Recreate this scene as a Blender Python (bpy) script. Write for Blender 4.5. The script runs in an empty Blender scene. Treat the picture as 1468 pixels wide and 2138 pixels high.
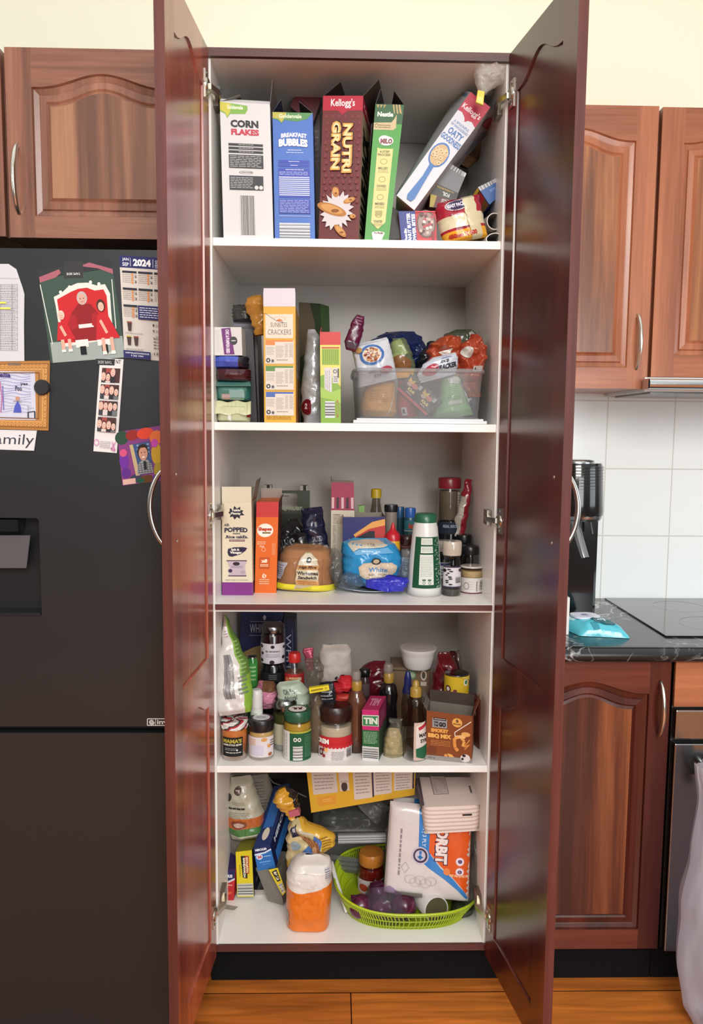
import bpy, math, random
from mathutils import Vector, Matrix, noise
import numpy as np
from mathutils.geometry import tessellate_polygon
C = bpy.context.scene
COL = C.collection
# ------------------------------------------------------------------ camera
FPX = 1656.15
CAM = Vector((-0.0509, -1.8813, 1.4205))
PITCH, YAW, ROLL = 0.1017, 0.0225, 0.0087
cp, sp = math.cos(PITCH), math.sin(PITCH)
FWD = Vector((math.sin(YAW)*cp, math.cos(YAW)*cp, -sp))
_r = Vector((math.cos(YAW), -math.sin(YAW), 0)); _u = _r.cross(FWD)
RGT = math.cos(ROLL)*_r + math.sin(ROLL)*_u
UPV = -math.sin(ROLL)*_r + math.cos(ROLL)*_u
cam = bpy.data.cameras.new('camera'); camo = bpy.data.objects.new('camera', cam); COL.objects.link(camo)
cam.sensor_fit = 'HORIZONTAL'; cam.sensor_width = 36; cam.lens = 36*FPX/1468; cam.clip_start = .02
mw = Matrix((RGT, UPV, -FWD)).transposed().to_4x4(); mw.translation = CAM; camo.matrix_world = mw
C.camera = camo
# ------------------------------------------------------------------ light
C.view_settings.view_transform = 'Standard'; C.view_settings.look = 'None'
C.view_settings.exposure = 0.2; C.view_settings.gamma = 1; C.view_settings.use_curve_mapping = False
w = bpy.data.worlds.new('World'); C.world = w; w.use_nodes = True
wt = w.node_tree; bgn = wt.nodes['Background']; bgn.inputs[1].default_value = 1.0
tcw = wt.nodes.new('ShaderNodeTexCoord'); sxw = wt.nodes.new('ShaderNodeSeparateXYZ'); mrw = wt.nodes.new('ShaderNodeMapRange'); rw = wt.nodes.new('ShaderNodeValToRGB')
mrw.inputs[1].default_value = -1; mrw.inputs[2].default_value = 1
wt.links.new(tcw.outputs['Generated'], sxw.inputs[0]); wt.links.new(sxw.outputs['Z'], mrw.inputs[0]); wt.links.new(mrw.outputs[0], rw.inputs[0]); wt.links.new(rw.outputs[0], bgn.inputs[0])
e = rw.color_ramp.elements; e[0].position = .45; e[0].color = (.16, .13, .11, 1); e[1].position = .95; e[1].color = (1.15, 1.12, 1.05, 1)
k_ = e.new(.58); k_.color = (.42, .41, .39, 1)
def area(name, loc, target, sx, sy, power, col):
    l = bpy.data.lights.new(name, 'AREA'); l.shape = 'RECTANGLE'; l.size = sx; l.size_y = sy; l.energy = power; l.color = col
    o = bpy.data.objects.new(name, l); COL.objects.link(o); o.location = loc
    o.rotation_euler = (Vector(target)-Vector(loc)).to_track_quat('-Z', 'Y').to_euler(); return o
area('ceiling_light', (0.3, -3.6, 2.75), (0, -.2, .6), 1.6, 1.2, 88, (1.0, .97, .92))
area('window_light_front', (1.3, -4.3, 1.5), (0, 0, .9), 1.6, 1.6, 46, (.95, .98, 1.0))
area('window_light_left', (-2.6, -1.9, 2.1), (-.6, 0, 1.2), .7, 1.2, 9, (1.0, .97, .9))
area('window_light_right', (2.7, -.9, 1.5), (.95, 0.5, 1.1), 1.1, 1.1, 11, (.85, .94, 1.0))
# ------------------------------------------------------------------ pixel helpers (placing things from measurements)
def ray(px, py): return (FWD*FPX + RGT*(px-734) - UPV*(py-1069))
def P(px, py, Y):
    d = ray(px, py); t = (Y-CAM.y)/d.y; return CAM + d*t
def proj(p):
    d = Vector(p)-CAM; z = d.dot(FWD); return 734+FPX*d.dot(RGT)/z, 1069-FPX*d.dot(UPV)/z
def PZ(px, py, Z):
    d = ray(px, py); t = (Z-CAM.z)/d.z; return CAM + d*t
def S(px, py, Y): return FPX/((P(px, py, Y)-CAM).dot(FWD))
def XZ(px, Y, Z):            # point on height Z, depth Y, seen at column px
    x = 0.
    for _ in range(6):
        q = proj((x, Y, Z)); x += (px-q[0])/(FPX/(Y-CAM.y))
    return Vector((x, Y, Z))
# ------------------------------------------------------------------ colours and materials
def lin(c): return c/12.92 if c <= .04045 else ((c+.055)/1.055)**2.4
def rgb(h):
    if isinstance(h, str): h = tuple(int(h[i:i+2], 16) for i in (0, 2, 4))
    return tuple(lin(x/255.) for x in h)
MAT = {}
def mat(name):
    if name in MAT: return MAT[name]
    m = bpy.data.materials.new(name); m.use_nodes = True; MAT[name] = m; return m
def N(m, t, **k):
    n = m.node_tree.nodes.new(t)
    for a, b in k.items():
        if a in n.inputs: n.inputs[a].default_value = b
        else: setattr(n, a, b)
    return n
def L(m, a, b): m.node_tree.links.new(a, b)
def bump(m, scale, strength, dist=.001, coords='Object', vec=None, detail=3):
    tc = N(m, 'ShaderNodeTexCoord'); mp = N(m, 'ShaderNodeMapping'); L(m, tc.outputs[coords], mp.inputs[0])
    if vec: mp.inputs['Scale'].default_value = vec
    no = N(m, 'ShaderNodeTexNoise', Scale=scale, Detail=detail); L(m, mp.outputs[0], no.inputs['Vector'])
    b = N(m, 'ShaderNodeBump', Strength=strength, Distance=dist); L(m, no.outputs['Fac'], b.inputs['Height'])
    L(m, b.outputs[0], m.node_tree.nodes['Principled BSDF'].inputs['Normal'])
def pm(name, rough, metal=0, spec=.5, coat=0, bmp=None):
    m = mat(name); b = m.node_tree.nodes['Principled BSDF']
    a = N(m, 'ShaderNodeAttribute', attribute_name='Col')
    L(m, a.outputs['Color'], b.inputs['Base Color'])
    b.inputs['Roughness'].default_value = rough; b.inputs['Metallic'].default_value = metal
    b.inputs['Specular IOR Level'].default_value = spec; b.inputs['Coat Weight'].default_value = coat
    if bmp: bump(m, *bmp)
    return m
pm('card', .42, spec=.4, bmp=(60, .15, .001)); pm('film', .2, spec=.6, bmp=(45, .5, .003)); pm('plastic', .3)
pm('matte', .85, spec=.2, bmp=(120, .3, .001)); pm('metal', .22, 1, bmp=(200, .05, .0005)); pm('foil', .28, .35, bmp=(60, .8, .004))
pm('gloss', .12, coat=.5, bmp=(8, .04, .001)); pm('food', .6, spec=.4, bmp=(260, .8, .002)); pm('paper', .7, spec=.3, bmp=(30, .3, .002))
pm('skin_onion', .25, spec=.6, bmp=(30, .2, .001)); pm('white_board', .35, spec=.4, bmp=(90, .03, .0005))
def clearmat(name, trans, rough, white, bm):
    m = mat(name); nt = m.node_tree; nt.nodes.remove(nt.nodes['Principled BSDF']); out = nt.nodes['Material Output']
    a = N(m, 'ShaderNodeAttribute', attribute_name='Col')
    t = N(m, 'ShaderNodeBsdfTransparent'); L(m, a.outputs['Color'], t.inputs[0])
    d = N(m, 'ShaderNodeBsdfDiffuse'); tr = N(m, 'ShaderNodeBsdfTranslucent')
    L(m, a.outputs['Color'], d.inputs[0]); L(m, a.outputs['Color'], tr.inputs[0])
    g = N(m, 'ShaderNodeBsdfGlossy', Roughness=rough)
    x0 = N(m, 'ShaderNodeMixShader', Fac=.35); L(m, d.outputs[0], x0.inputs[1]); L(m, tr.outputs[0], x0.inputs[2])
    x1 = N(m, 'ShaderNodeMixShader', Fac=white); L(m, t.outputs[0], x1.inputs[1]); L(m, x0.outputs[0], x1.inputs[2])
    fr = N(m, 'ShaderNodeLayerWeight', Blend=.5); pw = N(m, 'ShaderNodeMath', operation='POWER'); pw.inputs[1].default_value = 3.5; L(m, fr.outputs['Facing'], pw.inputs[0])
    mt = N(m, 'ShaderNodeMath', operation='MULTIPLY_ADD'); mt.inputs[1].default_value = .7 if not bm else .4; mt.inputs[2].default_value = trans; L(m, pw.outputs[0], mt.inputs[0])
    x2 = N(m, 'ShaderNodeMixShader'); L(m, mt.outputs[0], x2.inputs[0]); L(m, x1.outputs[0], x2.inputs[1]); L(m, g.outputs[0], x2.inputs[2])
    L(m, x2.outputs[0], out.inputs[0])
    if bm:
        tc = N(m, 'ShaderNodeTexCoord'); no = N(m, 'ShaderNodeTexNoise', Scale=bm[0], Detail=4); L(m, tc.outputs['Object'], no.inputs['Vector'])
        b = N(m, 'ShaderNodeBump', Strength=bm[1], Distance=bm[2]); L(m, no.outputs['Fac'], b.inputs['Height']); L(m, b.outputs[0], g.inputs['Normal']); L(m, b.outputs[0], fr.inputs['Normal'])
clearmat('glass', .035, .04, .0, None); clearmat('clear', .015, .16, .09, (22, .35, .004)); clearmat('milky', .02, .25, .24, (200, .05, .001))
clearmat('hazy', .02, .3, .5, (25, .4, .006))
def wood(name, c1, c2, c3, axis, rough, scale=1., figure=.5, coat=.15, kind=0):
    m = mat(name); b = m.node_tree.nodes['Principled BSDF']
    tc = N(m, 'ShaderNodeTexCoord'); mp = N(m, 'ShaderNodeMapping'); L(m, tc.outputs['Object'], mp.inputs[0])
    s = [22*scale]*3; s['xyz'.index(axis)] = .9*scale; mp.inputs['Scale'].default_value = s
    dn = N(m, 'ShaderNodeTexNoise', Scale=.35, Detail=2); L(m, mp.outputs[0], dn.inputs['Vector'])
    mx = N(m, 'ShaderNodeMix', data_type='RGBA', blend_type='LINEAR_LIGHT'); mx.inputs[0].default_value = figure
    L(m, mp.outputs[0], mx.inputs[6]); L(m, dn.outputs['Color'], mx.inputs[7])
    n1 = N(m, 'ShaderNodeTexNoise', Scale=(1. if figure > .9 else .55), Detail=7, Roughness=.62); L(m, mx.outputs[2], n1.inputs['Vector'])
    n2 = N(m, 'ShaderNodeTexNoise', Scale=6., Detail=4, Roughness=.7); L(m, mp.outputs[0], n2.inputs['Vector'])
    r = N(m, 'ShaderNodeValToRGB'); e = r.color_ramp.elements
    hi = figure > .9
    e[0].position = .4 if hi else .34; e[0].color = (*rgb(c1), 1); e[1].position = .62 if hi else .68; e[1].color = (*rgb(c3), 1)
    k = e.new(.5); k.color = (*rgb(c2), 1)
    L(m, n1.outputs['Fac'], r.inputs[0])
    r2 = N(m, 'ShaderNodeMapRange'); r2.inputs[1].default_value = .3; r2.inputs[2].default_value = .7; r2.inputs[3].default_value = .82; r2.inputs[4].default_value = 1.12
    L(m, n2.outputs['Fac'], r2.inputs[0])
    mu = N(m, 'ShaderNodeMix', data_type='RGBA', blend_type='MULTIPLY'); mu.inputs[0].default_value = 1
    L(m, r.outputs[0], mu.inputs[6]); L(m, r2.outputs[0], mu.inputs[7]); L(m, mu.outputs[2], b.inputs['Base Color'])
    b.inputs['Roughness'].default_value = rough; b.inputs['Coat Weight'].default_value = coat; b.inputs['Coat Roughness'].default_value = .22
    bp = N(m, 'ShaderNodeBump', Strength=.12, Distance=.001); L(m, n2.outputs['Fac'], bp.inputs['Height']); L(m, bp.outputs[0], b.inputs['Normal'])
    return m
wood('cherry_v', '6a4537', '8a5b49', 'a27059', 'z', .34); wood('cherry_h', '6a4537', '8a5b49', '9d6b55', 'x', .34)
wood('cherry_fig', '6a4738', '865a45', 'a87a5c', 'z', .32, .45, 1.4)
wood('amber_v', '7c4630', 'a06142', 'b97650', 'z', .3); wood('amber_h', '7c4630', '9a5c3f', 'ad6c49', 'x', .3)
wood('amber_fig', '6e432e', '98603f', 'c98f5c', 'z', .24, .5, 2.2)
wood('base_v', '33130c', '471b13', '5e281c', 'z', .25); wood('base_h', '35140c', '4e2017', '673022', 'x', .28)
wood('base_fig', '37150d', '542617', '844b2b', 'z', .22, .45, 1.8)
wood('edge_v', '5a2c26', '74392f', '8c4c3e', 'z', .35, 1.3); wood('red_lit_v', '73322a', '904637', 'ad5e48', 'z', .24, .9, .4, .3); wood('red_lit_h', '7e3325', 'a04a35', 'bd6244', 'z', .2, .9, .4, .4)  # red pair: door timber with the light on the left inner face coloured in
wood('red_shaded_v', '3a120e', '4b1913', '5e251b', 'z', .24, .8, .4, .3); wood('edge_h', '42201d', '562a26', '6a3831', 'x', .4); wood('edge_z', '42201d', '562a26', '6a3831', 'z', .35)  # first wood: shaded copy of the door timber, for the right inner face
def floor_mat():
    m = mat('floor_boards'); b = m.node_tree.nodes['Principled BSDF']
    tc = N(m, 'ShaderNodeTexCoord'); br = N(m, 'ShaderNodeTexBrick', offset=.37, **{'Scale': 1.0, 'Mortar Size': .0016, 'Brick Width': 2.6, 'Row Height': .13})
    br.inputs['Color1'].default_value = (*rgb('c8742f'), 1); br.inputs['Color2'].default_value = (*rgb('b5632a'), 1); br.inputs['Mortar'].default_value = (*rgb('2a140a'), 1)
    L(m, tc.outputs['Object'], br.inputs['Vector'])
    mp = N(m, 'ShaderNodeMapping'); mp.inputs['Scale'].default_value = (2, 26, 1); L(m, tc.outputs['Object'], mp.inputs[0])
    n1 = N(m, 'ShaderNodeTexNoise', Scale=1.6, Detail=6, Distortion=.6); L(m, mp.outputs[0], n1.inputs['Vector'])
    r = N(m, 'ShaderNodeMapRange'); r.inputs[1].default_value = .3; r.inputs[2].default_value = .7; r.inputs[3].default_value = .55; r.inputs[4].default_value = 1.2; L(m, n1.outputs['Fac'], r.inputs[0])
    mu = N(m, 'ShaderNodeMix', data_type='RGBA', blend_type='MULTIPLY'); mu.inputs[0].default_value = 1; L(m, br.outputs[0], mu.inputs[6]); L(m, r.outputs[0], mu.inputs[7])
    L(m, mu.outputs[2], b.inputs['Base Color']); b.inputs['Roughness'].default_value = .3
floor_mat()
def tile_mat():
    m = mat('tiles'); b = m.node_tree.nodes['Principled BSDF']
    tc = N(m, 'ShaderNodeTexCoord'); sx = N(m, 'ShaderNodeSeparateXYZ'); cx_ = N(m, 'ShaderNodeCombineXYZ'); L(m, tc.outputs['Object'], sx.inputs[0]); L(m, sx.outputs['X'], cx_.inputs['X']); L(m, sx.outputs['Z'], cx_.inputs['Y']); mp = N(m, 'ShaderNodeMapping'); L(m, cx_.outputs[0], mp.inputs[0]); mp.inputs['Location'].default_value = (-.787, -.8945, 0)
    br = N(m, 'ShaderNodeTexBrick', offset=0., **{'Scale': 1.0, 'Mortar Size': .0018, 'Mortar Smooth': .2, 'Brick Width': .2085, 'Row Height': .2085})
    br.inputs['Color1'].default_value = (*rgb('e8ecec'), 1); br.inputs['Color2'].default_value = (*rgb('e5eaea'), 1); br.inputs['Mortar'].default_value = (*rgb('cccac4'), 1)
    L(m, mp.outputs[0], br.inputs['Vector']); L(m, br.outputs[0], b.inputs['Base Color']); b.inputs['Roughness'].default_value = .12
    bp = N(m, 'ShaderNodeBump', Strength=.6, Distance=.0015, invert=True); L(m, br.outputs['Fac'], bp.inputs['Height']); L(m, bp.outputs[0], b.inputs['Normal'])
tile_mat()
def wall_mat():
    m = mat('painted_wall'); b = m.node_tree.nodes['Principled BSDF']
    tc = N(m, 'ShaderNodeTexCoord'); n = N(m, 'ShaderNodeTexNoise', Scale=1.2); L(m, tc.outputs['Object'], n.inputs['Vector'])
    r = N(m, 'ShaderNodeValToRGB'); r.color_ramp.elements[0].color = (*rgb('e2e1c8'), 1); r.color_ramp.elements[1].color = (*rgb('e6e5d2'), 1)
    L(m, n.outputs['Fac'], r.inputs[0]); L(m, r.outputs[0], b.inputs['Base Color']); b.inputs['Roughness'].default_value = .8
    bump(m, 220, .06)
wall_mat()
def marble_mat():
    m = mat('black_marble'); b = m.node_tree.nodes['Principled BSDF']
    tc = N(m, 'ShaderNodeTexCoord'); n = N(m, 'ShaderNodeTexNoise', Scale=11, Detail=5, Distortion=1.2); L(m, tc.outputs['Object'], n.inputs['Vector'])
    a = N(m, 'ShaderNodeMath', operation='SUBTRACT'); a.inputs[1].default_value = .5; L(m, n.outputs['Fac'], a.inputs[0])
    ab = N(m, 'ShaderNodeMath', operation='ABSOLUTE'); L(m, a.outputs[0], ab.inputs[0])
    n2 = N(m, 'ShaderNodeTexNoise', Scale=4); L(m, tc.outputs['Object'], n2.inputs['Vector'])
    r = N(m, 'ShaderNodeValToRGB'); e = r.color_ramp.elements; e[0].position = 0; e[0].color = (*rgb('c9c9c9'), 1); e[1].position = .03; e[1].color = (*rgb('1b1d20'), 1)
    L(m, ab.outputs[0], r.inputs[0])
    r3 = N(m, 'ShaderNodeMapRange'); r3.inputs[1].default_value = .44; r3.inputs[2].default_value = .58; L(m, n2.outputs['Fac'], r3.inputs[0])
    mx = N(m, 'ShaderNodeMix', data_type='RGBA'); L(m, r3.outputs[0], mx.inputs[0]); mx.inputs[6].default_value = (*rgb('1b1d20'), 1); L(m, r.outputs[0], mx.inputs[7])
    L(m, mx.outputs[2], b.inputs['Base Color']); b.inputs['Roughness'].default_value = .18
marble_mat()
# ------------------------------------------------------------------ mesh builder
class MB:
    def __init__(s): s.v = []; s.f = []; s.c = []; s.m = []; s.sm = []
    def add(s, vs, fs, col='ffffff', mt='card', sm=False):
        b = len(s.v); s.v += [tuple(v) for v in vs]
        many = isinstance(col, list)
        for i, f in enumerate(fs):
            s.f.append([b+k for k in f]); s.c.append(rgb(col[i] if many else col)); s.m.append(mt); s.sm.append(sm)
        return s
    def box(s, lo, hi, col='ffffff', mt='card'):
        x0, y0, z0 = lo; x1, y1, z1 = hi
        return s.hexa([(x0,y0,z0),(x1,y0,z0),(x1,y0,z1),(x0,y0,z1)], (0, y1-y0, 0), col, mt)
    def hexa(s, q, d, col='ffffff', mt='card', back=None):
        q = [Vector(a) for a in q]; d = Vector(d); b = back or [a+d for a in q]
        return s.add(q+b, [(0,1,2,3),(7,6,5,4),(0,4,5,1),(1,5,6,2),(2,6,7,3),(3,7,4,0)], col, mt)
    def grid(s, fn, nu, nv, col='ffffff', mt='card', sm=True, closeu=False):
        vs = [fn(i/nu, j/nv) for j in range(nv+1) for i in range(nu+(0 if closeu else 1))]
        W = nu+(0 if closeu else 1); fs = []; cs = []
        for j in range(nv):
            for i in range(nu):
                fs.append((j*W+i, j*W+(i+1) % W, (j+1)*W+(i+1) % W, (j+1)*W+i))
                cs.append(col((i+.5)/nu, (j+.5)/nv) if callable(col) else col)
        return s.add(vs, fs, cs, mt, sm)
    def lathe(s, c, prof, col='ffffff', mt='plastic', n=28, sy=1., cap=True, axis=None, sm=True):
        c = Vector(c); M = Matrix.Identity(3)
        if axis is not None: M = Vector((0,0,1)).rotation_difference(Vector(axis)).to_matrix()
        vs = []; fs = []; cs = []
        for r, z in prof:
            for i in range(n):
                a = 2*math.pi*i/n; vs.append(c+M@Vector((r*math.cos(a), r*math.sin(a)*sy, z)))
        k = len(prof)
        for j in range(k-1):
            for i in range(n):
                fs.append((j*n+i, j*n+(i+1) % n, (j+1)*n+(i+1) % n, (j+1)*n+i)); cs.append(col[j] if isinstance(col, list) else col)
        s.add(vs, fs, cs, mt, sm)
        if cap:
            for j in (0, k-1):
                s.add(vs[j*n:(j+1)*n], [tuple(range(n))], (col[min(j, k-2)] if isinstance(col, list) else col), mt, False)
        return s
    def tube(s, pts, r, col='c0c0c0', mt='metal', n=10, flat=1., up=(0,0,1)):
        pts = [Vector(p) for p in pts]; vs = []; k = len(pts)
        rs = r if isinstance(r, (list, tuple)) else [r]*k
        for i, p in enumerate(pts):
            t = (pts[min(i+1, k-1)]-pts[max(i-1, 0)]).normalized(); u = Vector(up)
            if abs(t.dot(u)) > .95: u = Vector((1, 0, 0))
            a = t.cross(u).normalized(); b = t.cross(a)
            vs += [p+a*math.cos(2*math.pi*q/n)*rs[i]+b*math.sin(2*math.pi*q/n)*rs[i]*flat for q in range(n)]
        fs = [(j*n+i, j*n+(i+1) % n, (j+1)*n+(i+1) % n, (j+1)*n+i) for j in range(k-1) for i in range(n)]
        s.add(vs, fs, col, mt, True); s.add(vs[:n], [tuple(range(n))], col, mt); s.add(vs[-n:], [tuple(range(n))], col, mt)
        return s
    def ball(s, c, r, col='ffffff', mt='plastic', n=20, sq=(1,1,1), amp=0, seed=0, fr=30):
        def fn(u, v):
            a = 2*math.pi*u; b = math.pi*v; d = Vector((math.cos(a)*math.sin(b), math.sin(a)*math.sin(b), math.cos(b)))
            k = r*(1+amp*noise.noise(d*fr/10+Vector((seed, 0, 0))))
            return Vector(c)+Vector((d.x*sq[0], d.y*sq[1], d.z*sq[2]))*k
        return s.grid(fn, n, n//2, col, mt, True, True)
    def slab(s, q, t, col='dddddd', mt='card'):
        q = [Vector(a) for a in q]; n = (q[1]-q[0]).cross(q[3]-q[0]).normalized()*t
        return s.hexa(q, n, col, mt)
    def build(s, name, parent=None, mats=None, label=None, cat=None, group=None, kind=None, merge=False, solid=0, bevel=0, sub=0):
        V = np.array(s.v, dtype=float)
        if parent is not None: org = Vector(parent['_o'])
        else:
            lo = V.min(0); hi = V.max(0); org = Vector(((lo[0]+hi[0])/2, (lo[1]+hi[1])/2, lo[2]))
            if kind == 'structure' or name in ('floor',): org = Vector((0, 0, 0))
        me = bpy.data.meshes.new(name); me.from_pydata([tuple(v) for v in (V-np.array(org))], [], s.f)
        names = []
        for x in s.m:
            if x not in names: names.append(x)
        for x in names: me.materials.append(mat(x))
        me.polygons.foreach_set('material_index', [names.index(x) for x in s.m])
        me.polygons.foreach_set('use_smooth', s.sm)
        at = me.color_attributes.new('Col', 'FLOAT_COLOR', 'CORNER'); buf = []
        for f, c in zip(s.f, s.c): buf += [c[0], c[1], c[2], 1.]*len(f)
        at.data.foreach_set('color', buf); me.update()
        o = bpy.data.objects.new(name, me); COL.objects.link(o)
        if parent is not None: o.parent = parent
        else: o.location = org
        o['_o'] = tuple(org)
        if bevel:
            md = o.modifiers.new('bevel', 'BEVEL'); md.width = bevel; md.segments = 2; md.limit_method = 'ANGLE'
        tag(o, label, cat, group, kind); return o
def tag(o, label=None, cat=None, group=None, kind=None):
    for k, v in (('label', label), ('category', cat), ('group', group), ('kind', kind)):
        if v: o[k] = v
    return o
def thing(name, label, cat, loc, group=None):
    o = bpy.data.objects.new(name, None); COL.objects.link(o); o.location = loc; o.empty_display_size = .02
    o['_o'] = tuple(loc); return tag(o, label, cat, group)
_G = {}
def glyphs(t, bold):
    k = (t, bold)
    if k not in _G:
        cu = bpy.data.curves.new('t', 'FONT'); cu.body = t; cu.resolution_u = 2; cu.offset = bold if bold < .05 else .05+(bold-.05)*.35
        ob = bpy.data.objects.new('t', cu); COL.objects.link(ob)
        dg = bpy.context.evaluated_depsgraph_get(); ev = ob.evaluated_get(dg); me = ev.to_mesh()
        vs = [(v.co.x, v.co.y) for v in me.vertices]; fs = [tuple(p.vertices) for p in me.polygons]
        ev.to_mesh_clear(); bpy.data.objects.remove(ob); bpy.data.curves.remove(cu)
        xs = [v[0] for v in vs]; ys = [v[1] for v in vs]; x0, x1, y0, y1 = min(xs), max(xs), min(ys), max(ys)
        _G[k] = ([((x-x0)/(x1-x0), (y1-y)/(y1-y0)) for x, y in vs], fs)
    return _G[k]
class Cv:
    """prints on a surface; u runs left to right, v runs down, both 0..1"""
    def __init__(s, mb, fn, mt='card', curved=False, d0=.0003): s.mb = mb; s.fn = fn; s.mt = mt; s.k = curved; s.d = d0
    def _d(s): s.d += (.00018 if s.k else .00006); return s.d
    def tris(s, uv, fs, c, d):
        """flat print: as given; on curved surfaces every piece is cut small so that it follows the surface"""
        if not s.k: s.mb.add([s.fn(a, b, d) for a, b in uv], fs, c, s.mt); return s
        T = []
        for f in fs:
            if len(f) <= 4: tr = [(f[0], f[i], f[i+1]) for i in range(1, len(f)-1)]
            else: tr = [tuple(f[q] for q in t) for t in tessellate_polygon([[Vector((*uv[q], 0)) for q in f]])]
            T += [tuple(uv[q] for q in t) for t in tr]
        out = []; L2 = .06
        while T:
            a, b, e = T.pop(); la, lb, le = math.dist(a, b), math.dist(b, e), math.dist(e, a); m = max(la, lb, le)
            if m <= L2 or len(out) > 6000: out.append((a, b, e)); continue
            if m == la: q = ((a[0]+b[0])/2, (a[1]+b[1])/2); T += [(a, q, e), (q, b, e)]
            elif m == lb: q = ((e[0]+b[0])/2, (e[1]+b[1])/2); T += [(a, b, q), (a, q, e)]
            else: q = ((e[0]+a[0])/2, (e[1]+a[1])/2); T += [(a, b, q), (q, b, e)]
        idx = {}; vs = []; F = []
        for t in out:
            r = []
            for p in t:
                if p not in idx: idx[p] = len(vs); vs.append(s.fn(p[0], p[1], d))
                r.append(idx[p])
            F.append(tuple(r))
        s.mb.add(vs, F, c, s.mt, True); return s
    def rect(s, u0, v0, u1, v1, c, d=None): return s.tris([(u0, v0), (u1, v0), (u1, v1), (u0, v1)], [(0, 1, 2, 3)], c, d or s._d())
    def poly(s, pts, c): return s.tris(list(pts), [tuple(range(len(pts)))], c, s._d())
    def ell(s, u, v, ru, rv, c, k=20): return s.poly([(u+ru*math.cos(2*math.pi*i/k), v+rv*math.sin(2*math.pi*i/k)) for i in range(k)], c)
    def ring(s, u, v, ru, rv, w, c, k=24):
        vs = []
        for i in range(k):
            a = 2*math.pi*i/k; vs += [(u+ru*math.cos(a), v+rv*math.sin(a)), (u+ru*w*math.cos(a), v+rv*w*math.sin(a))]
        return s.tris(vs, [(2*i, 2*i+1, (2*i+3) % (2*k), (2*i+2) % (2*k)) for i in range(k)], c, s._d())
    def txt(s, t, u0, v0, u1, v1, c, rot=0, b=.02, curve=0):
        vs, fs = glyphs(t, b); out = []
        for x, y in vs:
            if curve: y = y + curve*((2*x-1)**2)
            if rot == 90: x, y = 1-y, x       # reads downwards
            elif rot == -90: x, y = y, 1-x    # reads upwards
            elif rot == 180: x, y = 1-x, 1-y
            out.append((u0+(u1-u0)*x, v0+(v1-v0)*y))
        return s.tris(out, fs, c, s._d())
    def dash(s, u0, v0, u1, v1, rows, c, fill=.45, seed=1, vert=False, words=6):
        d = s._d(); R = random.Random(seed); uv = []; fs = []
        for i in range(rows):
            a = v0+(v1-v0)*(i+.2)/rows; b = a+(v1-v0)*fill/rows; x = u0
            if vert: a = u0+(u1-u0)*(i+.2)/rows; b = a+(u1-u0)*fill/rows; x = v0
            e = (v1 if vert else u1); W = e-(v0 if vert else u0)
            e -= R.random()*.25*W*(i % 3 == 2)
            while x < e-.02*W:
                y = min(e, x+W*R.uniform(.5, 1.5)/words); k = len(uv); fs.append((k, k+1, k+2, k+3))
                uv += [(a, x), (b, x), (b, y), (a, y)] if vert else [(x, a), (y, a), (y, b), (x, b)]
                x = y+.03*W
        return s.tris(uv, fs, c, d)
    def bars(s, u0, v0, u1, v1, c='303030', horiz=False, n=22, seed=3, bg='f2f2f2'):
        if bg: s.rect(u0, v0, u1, v1, bg)
        R = random.Random(seed); w = [R.choice((1, 1, 2, 3)) for _ in range(n*2)]; t = sum(w); x = 0; uv = []; fs = []
        for i, k in enumerate(w):
            if i % 2 == 0:
                a, b = .06+.88*x/t, .06+.88*(x+k)/t
                q = (u0, v0+(v1-v0)*a, u1, v0+(v1-v0)*b) if horiz else (u0+(u1-u0)*a, v0, u0+(u1-u0)*b, v1)
                n_ = len(uv); fs.append((n_, n_+1, n_+2, n_+3)); uv += [(q[0], q[1]), (q[2], q[1]), (q[2], q[3]), (q[0], q[3])]
            x += k
        return s.tris(uv, fs, c, s._d())
    def line(s, pts, w, c, asp=1.):
        uv = []; fs = []
        for (a, b), (e, f) in zip(pts, pts[1:]):
            dx, dy = (e-a), (f-b)*asp; l = math.hypot(dx, dy) or 1; nx, ny = -dy/l*w, dx/l*w/asp; n_ = len(uv); fs.append((n_, n_+1, n_+2, n_+3))
            uv += [(a+nx, b+ny), (e+nx, f+ny), (e-nx, f-ny), (a-nx, b-ny)]
        return s.tris(uv, fs, c, s._d())
def quadcv(mb, q, mt='card', d0=.0003):
    """q = top-left, top-right, bottom-right, bottom-left seen from outside"""
    a, b, c, e = [Vector(x) for x in q]; n = (e-a).cross(b-a).normalized()
    return Cv(mb, lambda u, v, d: a.lerp(b, u).lerp(e.lerp(c, u), v)+n*d, mt, False, d0)
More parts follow.
